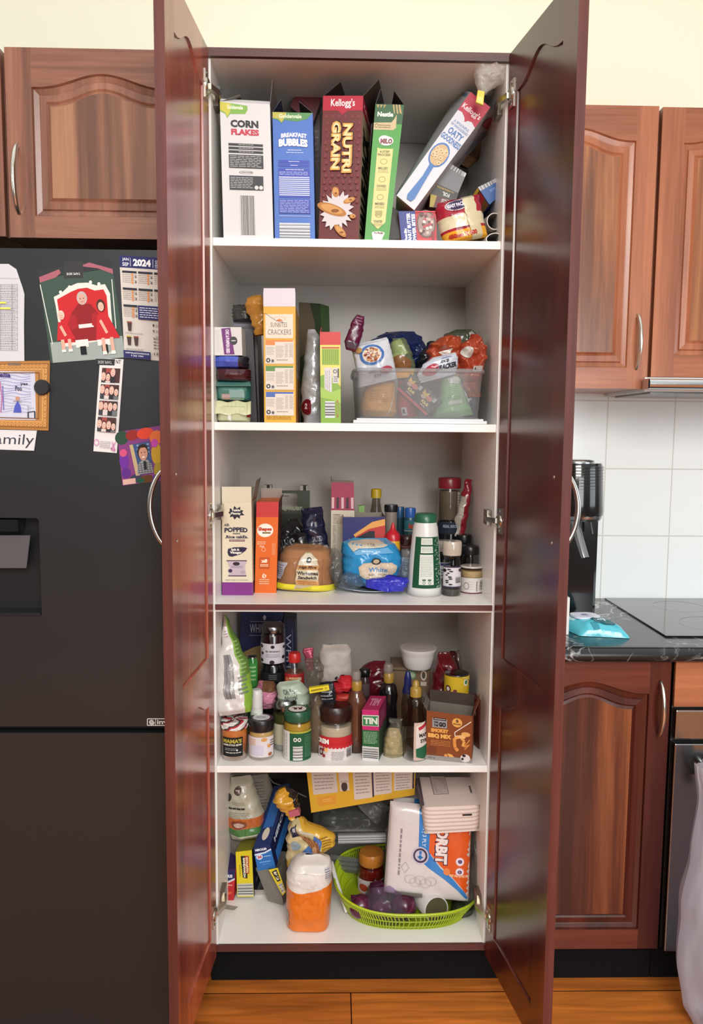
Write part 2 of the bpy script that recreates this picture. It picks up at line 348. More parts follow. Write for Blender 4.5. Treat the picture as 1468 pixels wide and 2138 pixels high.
class Carton:
    """a carton whose front is measured at four corners: TL TR BR BL pixels, standing Y deep; z0 = shelf it stands on"""
    def __init__(s, q, Y, dep, col='ffffff', z0=None, side=None, top=None, mt='card', open_=False, inner='8d867c', vec=None):
        s.mb = MB(); Ys = Y if isinstance(Y, (tuple, list)) else [Y]*4
        F = [P(q[i][0], q[i][1], Ys[i]) for i in range(4)]
        if z0 is not None:
            for i in (2, 3): F[i] = XZ(q[i][0], Ys[i], z0)
        s.F = F; n = (F[3]-F[0]).cross(F[1]-F[0]).normalized()   # outward (to the viewer)
        if vec is not None: d = Vector(vec)
        else:
            d = -n*dep
            if z0 is not None: d.z = 0; d = d.normalized()*dep
        s.d = d; s.n = n
        B = [a+d for a in F]; s.B = B; c2 = side or col; c3 = top or col
        s.mb.add(F+B, [(0, 1, 2, 3), (5, 4, 7, 6), (0, 3, 7, 4), (1, 5, 6, 2), (3, 2, 6, 7)], [col, col, c2, c2, c2], mt)
        if not open_: s.mb.add([F[0], F[1], B[1], B[0]], [(0, 1, 2, 3)], c3, mt)
        else:
            e = .0012; m = sum(F, Vector())/4+d/2
            I = [a+(Vector((m.x, m.y, a.z))-a).normalized()*e*1.5 for a in F+B]
            s.mb.add(I, [(0, 1, 2, 3), (5, 4, 7, 6), (0, 3, 7, 4), (1, 5, 6, 2)], inner, 'matte')
            k = [I[j]+Vector((0, 0, .004)) for j in (3, 2, 6, 7)]; s.mb.add(k, [(0, 1, 2, 3)], inner, 'matte')
        s.f = quadcv(s.mb, F, mt); s.r = quadcv(s.mb, [F[1], B[1], B[2], F[2]], mt); s.l = quadcv(s.mb, [B[0], F[0], F[3], B[3]], mt)
        s.t = quadcv(s.mb, [B[0], B[1], F[1], F[0]], mt)
        s.base = (F[2]+F[3]+B[2]+B[3])/4
    def flap(s, edge, ang, L_, col, cut=.0, th=.0008, mt='card', taper=0):
        """edge: 'f','b','l','r' top edge; ang from straight up, + leans outward"""
        F, B = s.F, s.B; a, b = {'f': (F[0], F[1]), 'b': (B[0], B[1]), 'l': (F[0], B[0]), 'r': (F[1], B[1])}[edge]
        o = {'f': s.n, 'b': -s.n, 'l': (F[0]-F[1]).normalized(), 'r': (F[1]-F[0]).normalized()}[edge]; up = (F[0]-F[3]).normalized()
        v = (up*math.cos(ang)+o*math.sin(ang))*L_; t = (b-a)
        m = MB(); p = [a, b, b+v*(1-cut)-t*0, b-t*taper+v, a+t*taper+v, a+v*(1-cut)]
        n = t.cross(v).normalized()*th
        m.add(p+[x+n for x in p], [(0, 1, 2, 3, 4, 5), (11, 10, 9, 8, 7, 6)]+[(i, (i+1) % 6, (i+1) % 6+6, i+6) for i in range(6)], col, mt)
        return m
def carton(name, label, cat, cr, part='carton', flaps=(), group=None, extra=()):
    o = thing(name, label, cat, cr.base, group) if flaps or extra else None
    if o is None: return cr.mb.build(name, None, label=label, cat=cat, group=group)
    cr.mb.build(part, o)
    for f in flaps: (f[1] if isinstance(f, tuple) else f).build(f[0] if isinstance(f, tuple) else 'flap', o)
    return o
def fr(p, q, t): return p+(q-p)*t
class Bag:
    """a soft packet: p0 bottom centre, p1 top centre (pixels); prof rows (t from the bottom, left px, right px, bulge 0..1)"""
    def __init__(s, Y, p0, p1, prof, thick, col='ffffff', mt='film', seed=0, amp=.004, nu=44, nv=56, z0=None, fq=28, sq=2.4, back=True, zmin=None, mb=None):
        s.mb = mb or MB(); Yb, Yt = Y if isinstance(Y, tuple) else (Y, Y)
        A = P(*p0, Yb); B = P(*p1, Yt)
        if z0 is not None: A = XZ(p0[0], Yb, z0)
        ax = B-A; r = Vector((ax.z, 0, -ax.x)).normalized(); sc = S(*p0, (Yb+Yt)/2)
        ts = [a[0] for a in prof]; s.th = thick; s.A = A; s.sc = sc
        def at(t):
            t = min(max(t, ts[0]), ts[-1])
            for i in range(len(ts)-1):
                if t <= ts[i+1]:
                    k = (t-ts[i])/((ts[i+1]-ts[i]) or 1); return [fr(prof[i][j], prof[i+1][j], k) for j in (1, 2, 3)]
            return prof[-1][1:]
        lo = zmin if zmin is not None else (z0 if z0 is not None else -9)
        sd = Vector((seed*3.7, seed*1.3, seed*.7))
        def surf(u, v, side, d=0):
            t = 1-v; l, rr, bl = at(t); x = fr(-l, rr, u)/sc; q = 2*u-1
            e = max(0, 1-abs(q)**sq)**.5; y = thick*bl*e*min(1, (1-t)*14+.02)
            p = A+ax*t+r*x
            nz = noise.noise(p*fq+sd)*amp+(.5-abs(noise.noise(p*fq*.6+sd*2)))*amp*1.2+noise.noise(p*fq*3+sd)*amp*.3
            w = min(1, e*2)
            p = p+Vector((0, -side*(y+nz*w)-(d if side > 0 else 0), 0))+r*(noise.noise(Vector((t*9, seed, side*0)))*amp*.6)
            if p.z < lo: p.z = lo
            return p
        s.surf = surf
        s.mb.grid(lambda u, v: surf(u, v, 1), nu, nv, col, mt, True)
        if back: s.mb.grid(lambda u, v: surf(u, v, -1), nu, nv, col, mt, True)
        s.f = Cv(s.mb, lambda u, v, d: surf(u, v, 1, d+.0016), mt, True)
def cylcv(mb, c, r, z0, z1, a0=-70, a1=70, mt='paper', r2=None, base=None, sy=1.):
    r2 = r if r2 is None else r2
    def fn(u, v, d):
        a = math.radians(a0+(a1-a0)*u); R = fr(r2, r, v)+d+.0004; return Vector((c[0]+R*math.sin(a), c[1]-R*math.cos(a)*sy, fr(z1, z0, v)))
    cv = Cv(mb, fn, mt, True)
    return cv
def pxprof(cx, Y, prof):
    """[(radius px, py)] -> [(r, z)] in metres"""
    return [(r/S(cx, py, Y), P(cx, py, Y).z) for r, py in prof]
def vessel(cx, Y, prof, z0):
    """centre (X,Y,0) and metric profile, lowest z snapped to z0"""
    pr = pxprof(cx, Y, prof); c = XZ(cx, Y, (pr[0][1]+pr[-1][1])/2)
    pr[0] = (pr[0][0], z0) if z0 is not None else pr[0]
    return Vector((c.x, Y, 0)), pr
# ================================================================== the room
def struct(mb, name): return mb.build(name, None, kind='structure')
struct(MB().box((-2.6, -4.6, -.03), (2.8, .6, 0), mt='floor_boards'), 'floor')
struct(MB().box((-2.6, .56, .0), (2.8, .64, 3.3), mt='painted_wall'), 'wall_back')
struct(MB().box((.36, .552, .9), (2.8, .56, 1.56), mt='tiles'), 'trim_1')
# ------------------------------------------------------------------ joinery doors
def arch(t): return (.5-.5*math.cos(2*math.pi*min(1, max(0, t))))**1.35
RAISED = [(0, 0), (.0025, -.006), (.011, -.0085), (.014, -.0095), (.016, -.006), (.030, -.0045), (.034, -.0075), (.040, -.003)]
FLATREC = [(0, 0), (.0012, -.004)]
def door_mesh(mb, W, H, T, ops, fn, front=RAISED, back=None, mv='cherry_v', mh='cherry_h', mf='cherry_fig', mback=None, mbh=None, NA=28, edge=None):
    """fn(a, z, d) maps door coordinates to the world; ops = [(a0, a1, z0, zshoulder, archheight)]"""
    for side, prof, d0, sg, v_, h_, f_ in ((0, front, 0, 1, mv, mh, mf), (1, back, -T, -1, mback or mv, mbh or mh, mback or mf)):
        if prof is None:
            mb.add([fn(0, 0, d0), fn(W, 0, d0), fn(W, H, d0), fn(0, H, d0)], [(0, 1, 2, 3)], 'ffffff', v_); continue
        a0, a1 = ops[0][0], ops[0][1]
        for x0, x1 in ((0, a0), (a1, W)): mb.add([fn(x0, 0, d0), fn(x1, 0, d0), fn(x1, H, d0), fn(x0, H, d0)], [(0, 1, 2, 3)], 'ffffff', v_)
        zb = 0; tops = None
        for (b0, b1, z0, zs, ah) in ops+[(a0, a1, H, 0, 0)]:
            low = tops if tops else [(a0, zb), (a1, zb)]
            pts = [fn(a, z, d0) for a, z in low]+[fn(a1, z0, d0), fn(a0, z0, d0)]
            mb.add(pts, [tuple(range(len(pts)))], 'ffffff', h_)
            tops = [(a0+(a1-a0)*i/NA, zs+ah*arch(i/NA)) for i in range(NA+1)]
        for (b0, b1, z0, zs, ah) in ops:
            def loop(ins, dd):
                L_ = [(b0+ins, z0+ins), (b1-ins, z0+ins)]
                L_ += [(b1-ins-(b1-b0-2*ins)*i/NA, zs-ins+ah*arch(1-i/NA)) for i in range(NA+1)]
                return [fn(a, z, d0+sg*dd) for a, z in L_]
            lp = [loop(*p) for p in prof]; n = len(lp[0])
            for A, B in zip(lp, lp[1:]):
                mb.add(A+B, [(i, (i+1) % n, (i+1) % n+n, i+n) for i in range(n)], 'ffffff', v_)
            mb.add(lp[-1], [tuple(range(n))], 'ffffff', f_)
    e = edge or mv
    for (p, q) in (((0, 0), (W, 0)), ((W, 0), (W, H)), ((W, H), (0, H)), ((0, H), (0, 0))):
        mb.add([fn(p[0], p[1], 0), fn(q[0], q[1], 0), fn(q[0], q[1], -T), fn(p[0], p[1], -T)], [(0, 1, 2, 3)], 'ffffff', e if p[0] == q[0] else mh)
    return mb
def bow(p0, p1, out, h, r=.005, flat=1., n=16, ends=.6, col='c9c4bb'):
    p0, p1, out = Vector(p0), Vector(p1), Vector(out); pts = []; rs = []
    for i in range(n+1):
        t = i/n; k = math.sin(math.pi*t)**.6; pts.append(p0.lerp(p1, t)+out*h*k); rs.append(r*(ends+(1-ends)*math.sin(math.pi*t)))
    return MB().tube(pts, rs, col, 'metal', 12, flat, up=out)
# ------------------------------------------------------------------ pantry
ZC, Z1, Z1u, Z2, Z2u, Z3, Z4, Z4u, Z5 = 2.2507, 1.8629, 1.8444, 1.439, 1.420, 1.0048, .597, .580, .135
pan = thing('pantry_cabinet', 'tall open pantry cabinet with white interior, red timber doors and stocked shelves', 'cabinet', (0, 0, .117))
W = 'eeece8'
for x0, x1 in ((-.35, -.334), (.334, .35)):
    MB().box((x0, .0, .117), (x1, .556, 2.268), W, 'white_board').build('side_panel', pan)
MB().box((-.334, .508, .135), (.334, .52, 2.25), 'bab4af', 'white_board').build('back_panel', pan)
MB().box((-.334, .001, 2.2507), (.334, .556, 2.267), W, 'white_board').build('top_panel', pan)
MB().box((-.352, -.012, 2.2505), (.352, .0, 2.2685), mt='edge_h').build('top_edging', pan)
MB().box((-.334, .012, Z1u), (.334, .507, Z1), W, 'white_board').build('shelf', pan, bevel=.001)
MB().box((-.334, .008, Z2u), (.334, .507, Z2), W, 'white_board').build('shelf', pan, bevel=.001)
MB().box((-.334, .003, .985), (.334, .507, Z3), W, 'white_board').build('fixed_shelf', pan)
MB().box((-.334, -.004, .9905), (.334, .003, 1.0035), mt='edge_h').build('shelf_edging', pan)
MB().box((-.334, .005, Z4u), (.334, .507, Z4), W, 'white_board').build('shelf', pan, bevel=.001)
MB().box((-.334, .002, .118), (.334, .507, Z5), W, 'white_board').build('floor_panel', pan)
MB().box((-.35, -.006, .117), (.35, .002, .1335), mt='edge_h').build('bottom_edging', pan)
m = MB()
for i, (x, z) in enumerate([(-.3, .14), (-.27, .137)]): pass
def pantry_door(side, ang, H=(.112, 2.264)):
    s = 1 if side == 'r' else -1; c, sn = math.cos(math.radians(ang)), math.sin(math.radians(ang))
    o = Vector((s*.337, -.015, H[0])); da = Vector((s*sn, -c, 0)); dn = Vector((-s*c, -sn, 0))   # dn = into the cupboard side (inner face)
    Wd, T = .345, .02
    fn = lambda a, z, d: o+da*a+Vector((0, 0, z))-dn*(T+d)
    h = H[1]-H[0]; ops = [(.052, .282, .19-H[0], .775-H[0], .035), (.052, .282, .891-H[0], 2.166-H[0], .04)]
    v, hh = ('red_lit_v', 'red_lit_h') if side == 'l' else ('red_shaded_v', 'red_shaded_v')  # same timber on both doors; lit and shaded sides are put into the colour
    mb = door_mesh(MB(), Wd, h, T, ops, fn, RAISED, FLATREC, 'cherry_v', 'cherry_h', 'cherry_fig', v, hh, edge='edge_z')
    d = mb.build('door', pan)
    # bow handle on the outside, its screws on the inside
    p0, p1 = fn(.308, 1.345-H[0], 0), fn(.308, 1.19-H[0], 0)
    bow(p0, p1, -dn, .034, .0045, 1.3, 20, .7, 'b9b6b2').build('handle', d)
    for z in (1.333, 1.201):
        q = fn(.308, z-H[0], -T); MB().lathe(q, [(.0035, 0), (.003, .0012), (.0005, .0016)], 'c9c5bd', 'metal', 10, axis=dn).build('screw', d)
    for z in (2.178 if side == 'l' else 2.17, 1.222 if side == 'l' else 1.213, .235 if side == 'l' else .224):
        hb = MB(); g = lambda a, zz, e: fn(a, z-H[0]+zz, -T)+dn*e
        a0 = .022
        hb.hexa([g(a0-.010, -.03, 0), g(a0+.014, -.03, 0), g(a0+.014, .03, 0), g(a0-.010, .03, 0)], dn*.0022, 'c4beb2', 'metal')
        for q in (-.023, .023): hb.lathe(g(a0+.002, q, .002), [(.004, 0), (.0035, .0015), (.001, .002)], 'a8a296', 'metal', 10, axis=dn)
        hb.lathe(g(a0-.002, 0, 0), [(.0165, 0), (.0165, .004), (.013, .006)], 'b8b2a6', 'metal', 18, axis=dn)
        # arm back to the cabinet side
        x = s*.334; e0 = g(a0-.006, 0, .004)
        p = [Vector((e0.x, e0.y, z)), Vector((x-s*.014, .004, z)), Vector((x-s*.010, .045, z))]
        for A, B in zip(p, p[1:]):
            hb.hexa([A+Vector((-.006, 0, -.006)), A+Vector((.006, 0, -.006)), A+Vector((.006, 0, .006)), A+Vector((-.006, 0, .006))], (0, 0, 0), 'bdb7aa', 'metal',
                    back=[B+Vector((-.006, 0, -.006)), B+Vector((.006, 0, -.006)), B+Vector((.006, 0, .006)), B+Vector((-.006, 0, .006))])
        hb.box((min(x, x-s*.012), .03, z-.018), (max(x, x-s*.012), .075, z+.018), '9a9488', 'metal')
        hb.build('hinge', d)
    return d
pantry_door('l', 4.2); pantry_door('r', 9)
kick = MB().box((-.36, .05, 0), (.785, .066, .117), '08080a', 'matte'); struct(kick, 'trim_2')
struct(MB().box((.787, .05, 0), (2.4, .066, .112), '08080a', 'matte'), 'trim_3')
# ------------------------------------------------------------------ other cupboards
def frontfn(x0, z0, Y): return lambda a, z, d: Vector((x0+a, Y-d, z0+z))
def cup(name, label, x0, x1, z0, z1, Y, Yb, stile, shoulder, ah, brail, handle=None, mv='cherry_v', mh='cherry_h', mf='cherry_fig', doorcut=0.002):
    t = thing(name, label, 'cabinet', ((x0+x1)/2, (Y+Yb)/2, z0))
    MB().box((x0+.001, Y+.0205, z0+.001), (x1-.001, Yb, z1-.001), mt=mv).build('body', t)
    Wd, H = x1-x0-2*doorcut, z1-z0
    d = door_mesh(MB(), Wd, H, .02, [(stile, Wd-stile, brail, H-shoulder, ah)], frontfn(x0+doorcut, z0, Y), mv=mv, mh=mh, mf=mf).build('door', t)
    if handle:
        a, b = P(*handle[0], Y), P(*handle[1], Y)
        bow(a, b, (0, -1, 0), .026, .0062, 1.3, 18, .75, 'd2cdc2').build('handle', d)
    return t
cup('wall_cabinet', 'brown timber cabinet above the fridge with a long bow handle at its left', -.787, -.356, 1.849, 2.257, -.02, .556, .057, .083, .03, .048, ((36, 302), (40, 444)))
cup('wall_cabinet', 'sliver of brown cabinet door at the upper left edge beside the fridge cabinet', -1.22, -.793, 1.851, 2.255, -.02, .556, .057, .083, .03, .048)
cup('wall_cabinet', 'timber wall cabinet above the tiles with a bow handle, nearest the pantry door', .375, .789, 1.54, 2.266, .255, .552, .056, .087, .03, .056, ((1332, 658), (1328, 769)), 'amber_v', 'amber_h', 'amber_fig')
cup('wall_cabinet', 'timber wall cabinet at the right edge above the silver rangehood', .795, 1.21, 1.572, 2.264, .255, .552, .06, .088, .03, .058, None, 'amber_v', 'amber_h', 'amber_fig')
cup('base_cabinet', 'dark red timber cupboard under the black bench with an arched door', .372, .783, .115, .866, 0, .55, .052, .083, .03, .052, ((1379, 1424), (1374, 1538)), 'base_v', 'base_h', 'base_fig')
t = thing('rangehood', 'silver slide-out rangehood under the right wall cabinet', 'rangehood', (1.1, .35, 1.535))
def hood(u, v):
    a = math.pi*(.5-v)
    return Vector((.772+.66*u, .205-.012*math.cos(a), 1.551+.0135*math.sin(a)))
MB().grid(hood, 6, 10, 'c9ccd0', 'metal').box((.772, .205, 1.5375), (1.43, .245, 1.5645), 'c4c7cb', 'metal').build('front_rail', t)
MB().box((.778, .2455, 1.533), (1.43, .548, 1.57), 'd9d9d6', 'plastic').build('housing', t)
MB().box((.80, .26, 1.5275), (1.40, .53, 1.5325), '8d8d8b', 'metal').build('grille', t)
# bench
t = thing('kitchen_bench', 'black marble-look benchtop with a rounded front edge beside the pantry', 'benchtop', (1.0, .26, .868))
pr = [(-.012, .868)]+[(-.012-.0185*math.sin(math.pi*i/12), .8865-.0185*math.cos(math.pi*i/12)) for i in range(13)]+[(.55, .905), (.55, .868)]
m = MB(); k = len(pr)
m.add([(.358, y, z) for y, z in pr]+[(2.4, y, z) for y, z in pr], [(i, (i+1) % k, (i+1) % k+k, i+k) for i in range(k)]+[tuple(range(k)), tuple(range(2*k-1, k-1, -1))], 'ffffff', 'black_marble')
m.build('worktop', t)
t = thing('cooktop', 'black glass cooktop set into the bench under the rangehood', 'cooktop', (1.12, .31, .905))
MB().box((.797, .078, .9052), (1.42, .538, .909), '0b0c0e', 'gloss').build('glass_plate', t)
for cx, cy, r in ((.98, .42, .075), (.98, .2, .09), (1.25, .42, .09), (1.25, .2, .075)):
    MB().lathe((cx, cy, .9092), [(r, 0), (r-.0015, .0002)], '55585c', 'gloss', 40, cap=False).build('cooking_zone', t)
# oven
t = thing('oven', 'stainless steel oven below the bench at the right edge', 'oven', (1.09, .27, .113))
MB().box((.789, .005, .1165), (1.39, .55, .865), '151515', 'plastic').build('body', t)
MB().box((.789, -.006, .752), (1.39, .004, .866), mt='amber_h').build('filler_panel', t, bevel=.001)
MB().box((.792, -.014, .672), (1.39, .004, .746), '9a9a98', 'metal').build('control_panel', t, bevel=.003)
d = MB().box((.792, -.016, .117), (1.39, .004, .662), '8f9192', 'metal').build('oven_door', t, bevel=.003)
MB().box((.865, -.0175, .18), (1.32, -.0162, .56), '0a0a0b', 'gloss').build('window_glass', d)
m = MB().tube([(.845, -.062, .612), (1.33, -.062, .612)], .015, '8a8a8c', 'metal', 16)
m.tube([(.862, -.016, .612), (.862, -.06, .612)], .009, '8a8a8c', 'metal'); m.tube([(1.31, -.016, .612), (1.31, -.06, .612)], .009, '8a8a8c', 'metal')
m.build('handle', d)
# ------------------------------------------------------------------ fridge
FY = -.15
t = thing('fridge', 'large matte black two-door fridge covered with papers and photos', 'fridge', (-.85, .2, 0))
pm('fridge_black', .36, .75, spec=.6, bmp=(400, .03, .0003))
MB().box((-1.30, FY+.075, .02), (-.396, .5, 1.79), '2a2b2d', 'fridge_black').build('body', t)
def rrect(x0, x1, z0, z1, r, n=6):
    o = []
    for cx, cz, a in ((x1-r, z1-r, 0), (x0+r, z1-r, 90), (x0+r, z0+r, 180), (x1-r, z0+r, 270)):
        o += [(cx+r*math.cos(math.radians(a+90*i/n)), cz+r*math.sin(math.radians(a+90*i/n))) for i in range(n+1)]
    return o
def fr_door(z0, z1, hole=None):
    m = MB(); out = rrect(-1.30, -.396, z0, z1, .006); loops = [[Vector((x, z, 0)) for x, z in out]]
    if hole: loops.append([Vector((x, z, 0)) for x, z in reversed(hole)])
    allp = [p for l in loops for p in l]; tri = tessellate_polygon(loops)
    m.add([(p.x, FY, p.y) for p in allp], [tuple(t_) for t_ in tri], '3c3e41', 'fridge_black')
    n = len(out); m.add([(x, FY, z) for x, z in out]+[(x, FY+.07, z) for x, z in out], [(i, (i+1) % n, (i+1) % n+n, i+n) for i in range(n)], '3c3e41', 'fridge_black')
    return m
hole = rrect(-.97, -.693, 1.008, 1.226, .008)
m = fr_door(.757, 1.797, hole); d = m.build('upper_door', t)
m = MB(); n = len(hole)
m.add([(x, FY, z) for x, z in hole]+[(x, FY+.045, z) for x, z in hole], [(i, (i+1) % n, (i+1) % n+n, i+n) for i in range(n)]+[tuple(range(n, 2*n))], '34363a', 'fridge_black')
m.box((-.97, FY+.003, 1.196), (-.74, FY+.04, 1.222), '222427', 'fridge_black')
m.box((-.968, FY-.001, 1.0085), (-.695, FY+.044, 1.016), '34373b', 'fridge_black')
dp = m.build('water_dispenser', d)
m = MB(); m.add([P(0, 1118, FY+.01), P(63, 1118, FY+.01), P(56, 1186, FY+.02), P(0, 1186, FY+.02)], [(0, 1, 2, 3)], '4a4d50', 'metal')
m = MB().slab([P(-30, 1118, FY+.012), P(63, 1118, FY+.012), P(55, 1186, FY+.022), P(-30, 1186, FY+.022)], .003, '53565a', 'plastic'); m.build('paddle', dp)
fr_door(.03, .742).build('lower_door', t)
MB().box((-1.29, FY+.02, .745), (-.4, FY+.06, .755), '050505', 'plastic').build('door_gap_seal', t)
for x in (-1.2, -.5): MB().lathe((x, FY+.12, 0), [(.02, 0), (.02, .02)], '111111', 'plastic').build('foot', t)
q = [P(307, 1500, FY-.0003), P(352, 1500, FY-.0003), P(352, 1515, FY-.0003), P(307, 1515, FY-.0003)]
m = MB(); c = quadcv(m, q, 'plastic', .0003)
c.line([(.02, .04), (1, .04), (1, .96), (.02, .96), (.02, .04)], .018, 'd8d8d8', .35)
pts = [(.22+.13*(1-i/30)*math.cos(i*.6), .5+.38*(1-i/30)*math.sin(i*.6)) for i in range(30)]; c.line(pts, .016, 'd8d8d8', .35)
c.line([(.4, .05), (.4, .95)], .012, 'd8d8d8', .35); c.txt('inv', .47, .2, .95, .78, 'e0e0e0')
m.build('badge', d)
# ------------------------------------------------------------------ things on the fridge door
def sheet(name, label, cat, q, col, th=.0006, Y=None, group=None, mt='paper'):
    Y = Y or FY-.0012; F = [P(*a, Y) for a in q]; m = MB(); m.hexa(F, (0, th, 0), col, mt); return m, quadcv(m, F, mt, .0002)
# timetable sheet, left edge
pts = [(-60, 551), (18, 551), (34, 562), (47, 600), (51, 614), (50, 680), (51, 773), (-60, 771)]
m = MB(); V = [P(x, y, FY-.0025+(.0015 if i in (2, 3) else 0)) for i, (x, y) in enumerate(pts)]; k = len(V)
m.add(V+[v+Vector((0, .0008, 0)) for v in V], [tuple(range(k))]+[(i, (i+1) % k, (i+1) % k+k, i+k) for i in range(k)], 'c9cad0', 'paper')
F = [P(-60, 551, FY-.0028), P(51, 551, FY-.0028), P(51, 773, FY-.0028), P(-60, 771, FY-.0028)]; c = quadcv(m, F, 'paper')
for i in range(13): c.line([(.3, .19+.052*i), (.87, .19+.052*i)], .0025, '8a8a90', 2.)
for a in (.55, .77, .87): c.line([(a, .19), (a, .814)], .004, '8a8a90', 2.)
c.line([(.0, .135), (1-.1, .135)], .002, '8a8a90', 2.); c.line([(.3, .92), (.93, .92)], .002, '8a8a90', 2.)
for i in range(12): c.dash(.56, .2+.052*i, .85, .2+.052*i+.04, 2, '77777d', .22, i, words=9)
c.rect(.3, .355, .66, .372, 'd9dc5a'); c.rect(.3, .41, .75, .425, 'd9dc5a'); c.dash(.7, .93, .93, .96, 2, '77777d')
m.build('timetable_sheet', None, label='white timetable sheet with highlighter marks at the left edge of the fridge', cat='paper')
# group photo
m, c = sheet('', '', '', [(80, 565), (232, 541), (262, 746), (106, 758)], '3d5148', mt='gloss')
c.rect(0, 0, 1, .09, '2e3235'); c.poly([(0, .13), (.0, .07), (.28, .02), (.3, .06), (.22, .1)], 'a5606e'); c.poly([(.56, .02), (.7, .0), (1, .1), (1, .15), (.8, .07)], 'a5606e')
c.rect(.03, .78, 1, 1, '9aa5a2'); c.line([(0, .15), (.06, .8)], .006, 'd8dcd8'); c.line([(.97, .2), (.93, .7)], .006, 'd8dcd8')
seat = [(.17, .4), (.16, .3), (.27, .27), (.36, .22), (.5, .19), (.64, .2), (.75, .24), (.87, .24), (.92, .34), (.9, .52), (.88, .8), (.18, .84)]
c.poly(seat, 'e3ded6')
c.poly([(.2, .4), (.2, .33), (.3, .3), (.4, .27), (.5, .25), (.62, .25), (.72, .29), (.84, .29), (.87, .36), (.85, .6), (.8, .8), (.22, .8)], 'c4262b')
for a, b in ((.26, .26), (.39, .22), (.68, .2), (.79, .23)): c.ell(a, b, .022, .018, 'e8e6e0', 10)
c.poly([(.36, .5), (.48, .4), (.64, .42), (.72, .52), (.76, .7), (.7, .8), (.36, .8), (.3, .68)], '8f1d25')
c.rect(.44, .62, .64, .66, 'e0dcd8'); c.poly([(.36, .5), (.3, .6), (.34, .68), (.44, .64), (.42, .52)], 'a5232b'); c.poly([(.7, .5), (.76, .6), (.72, .68), (.62, .64), (.64, .52)], 'a5232b')
c.ell(.535, .35, .07, .07, 'b9b4b0'); c.ell(.535, .36, .052, .055, 'cfa596'); c.rect(.505, .35, .52, .358, '3a2a28'); c.rect(.55, .35, .565, .358, '3a2a28'); c.rect(.515, .385, .555, .39, 'a05a50')
for a in (.37, .66): c.rect(a, .78, a+.17, .86, 'e4e0dc'); c.rect(a+.05, .85, a+.13, .94, '1b1b1e')
for (a, b, s) in ((.2, .5, .9), (.74, .45, 1.15)):
    c.poly([(a-.03*s, b+.08*s), (a+.09*s, b+.08*s), (a+.2*s, b+.3*s), (a-.08*s, b+.3*s)], 'c3272f')
    c.ell(a+.03*s, b, .05*s, .055*s, '4a2f28' if s > 1 else 'd9c4b6'); c.ell(a+.03*s, b+.012, .034*s, .04*s, 'dcb8a5'); c.rect(a+.015*s, b+.005, a+.022*s, b+.011, '3a2a28'); c.rect(a+.04*s, b+.005, a+.047*s, b+.011, '3a2a28'); c.rect(a+.02*s, b+.028, a+.042*s, b+.032, 'a85a50')
    for e in (0, .1*s): c.rect(a-.02+e, b+.29*s, a+.025+e, b+.42*s, 'd9ab98'); c.rect(a-.025+e, b+.41*s, a+.03+e, b+.44*s, 'e8e4e0')
    c.line([(a, b+.13*s), (a+.06*s, b+.25*s)], .018, 'd9ab98')
c.txt('2023', .79, .935, .87, .955, 'e8e8e8')
m.build('group_photo', None, label='large photo of two girls in red dresses beside a seated adult on a red seat', cat='photo')
m, c = sheet('', '', '', [(133, 546), (173, 545), (174, 580), (133, 581)], '333436', .003, FY-.0016, mt='plastic')
c.txt('TAPE SIDE', .15, .68, .85, .82, 'd0d0d0', 180); m.build('square_magnet', None, label='square black magnet holding the top of the large red photo', cat='magnet')
# calendar
m, c = sheet('', '', '', [(249, 533), (362, 540), (362, 756), (260, 747)], 'cdc8c0')
c.rect(0, 0, 1, .115, '2c2f63'); c.txt('JAN', .05, .02, .17, .055, 'dfe0ea'); c.txt('SEP', .05, .065, .17, .1, 'dfe0ea'); c.txt('2024', .25, .025, .58, .095, 'f2f2f5', b=.05)
c.line([(.2, .02), (.2, .1)], .004, 'dfe0ea'); c.line([(.62, .02), (.62, .1)], .004, 'dfe0ea')
for i, s_ in enumerate(('CLEAN', 'WASTE', 'RECYCLE', 'CALENDAR')): c.txt(s_, .66, .03+.02*i, .82+.02*i, .045+.02*i, 'dfe0ea')
for j in range(3):
    for i in range(3 if j < 2 else 1):
        a, b = .04+.3*i, .145+.165*j; c.rect(a, b, a+.27, b+.02, '2b2c3a'); c.dash(a, b+.03, a+.27, b+.12, 5, 'a89f98', .3, i+j, words=7)
        for k in range(4): c.rect(a+.17, b+.025+.026*k, a+.2, b+.044+.026*k, 'e08a4c'); 
        for k in (1, 3): c.rect(a+.24, b+.02+.025*k, a+.26, b+.04+.025*k, '55555c')
c.rect(.32, .475, 1, .61, '2c2f63'); c.dash(.35, .49, .8, .6, 5, 'cfd0e0', .35, 2)
for (a, b) in ((.1, .65), (.08, .79), (.22, .79)): c.poly([(a, b), (a+.09, b), (a+.075, b+.08), (a+.015, b+.08)], '4a3a36'); c.rect(a-.005, b-.012, a+.095, b, 'a0524a' if b < .7 or a > .1 else 'c8b455')
c.dash(.05, .745, .4, .757, 1, 'a09a94'); c.dash(.05, .9, .4, .925, 2, 'a09a94')
for k in range(3): c.rect(.6, .65+.055*k, .635, .668+.055*k, ('33333a', '6a6a70', 'cdc8c0')[k]); c.dash(.66, .65+.055*k, .85, .675+.055*k, 2, '8f8a88')
for k in range(4): c.txt('Monday', .62, .785+.03*k, .8, .803+.03*k, '35353c')
c.rect(0, .925, .55, 1, '2c2f63'); c.txt('UNIT/VILLA/TOWNHOUSE', .04, .94, .52, .955, 'dfe0ea'); c.txt('9 263 1004', .15, .965, .4, .98, 'dfe0ea'); c.txt('1300', .62, .925, .82, .95, '35353c')
m.build('wall_calendar', None, label='2024 waste and recycling calendar with navy header, partly behind the pantry door', cat='calendar')
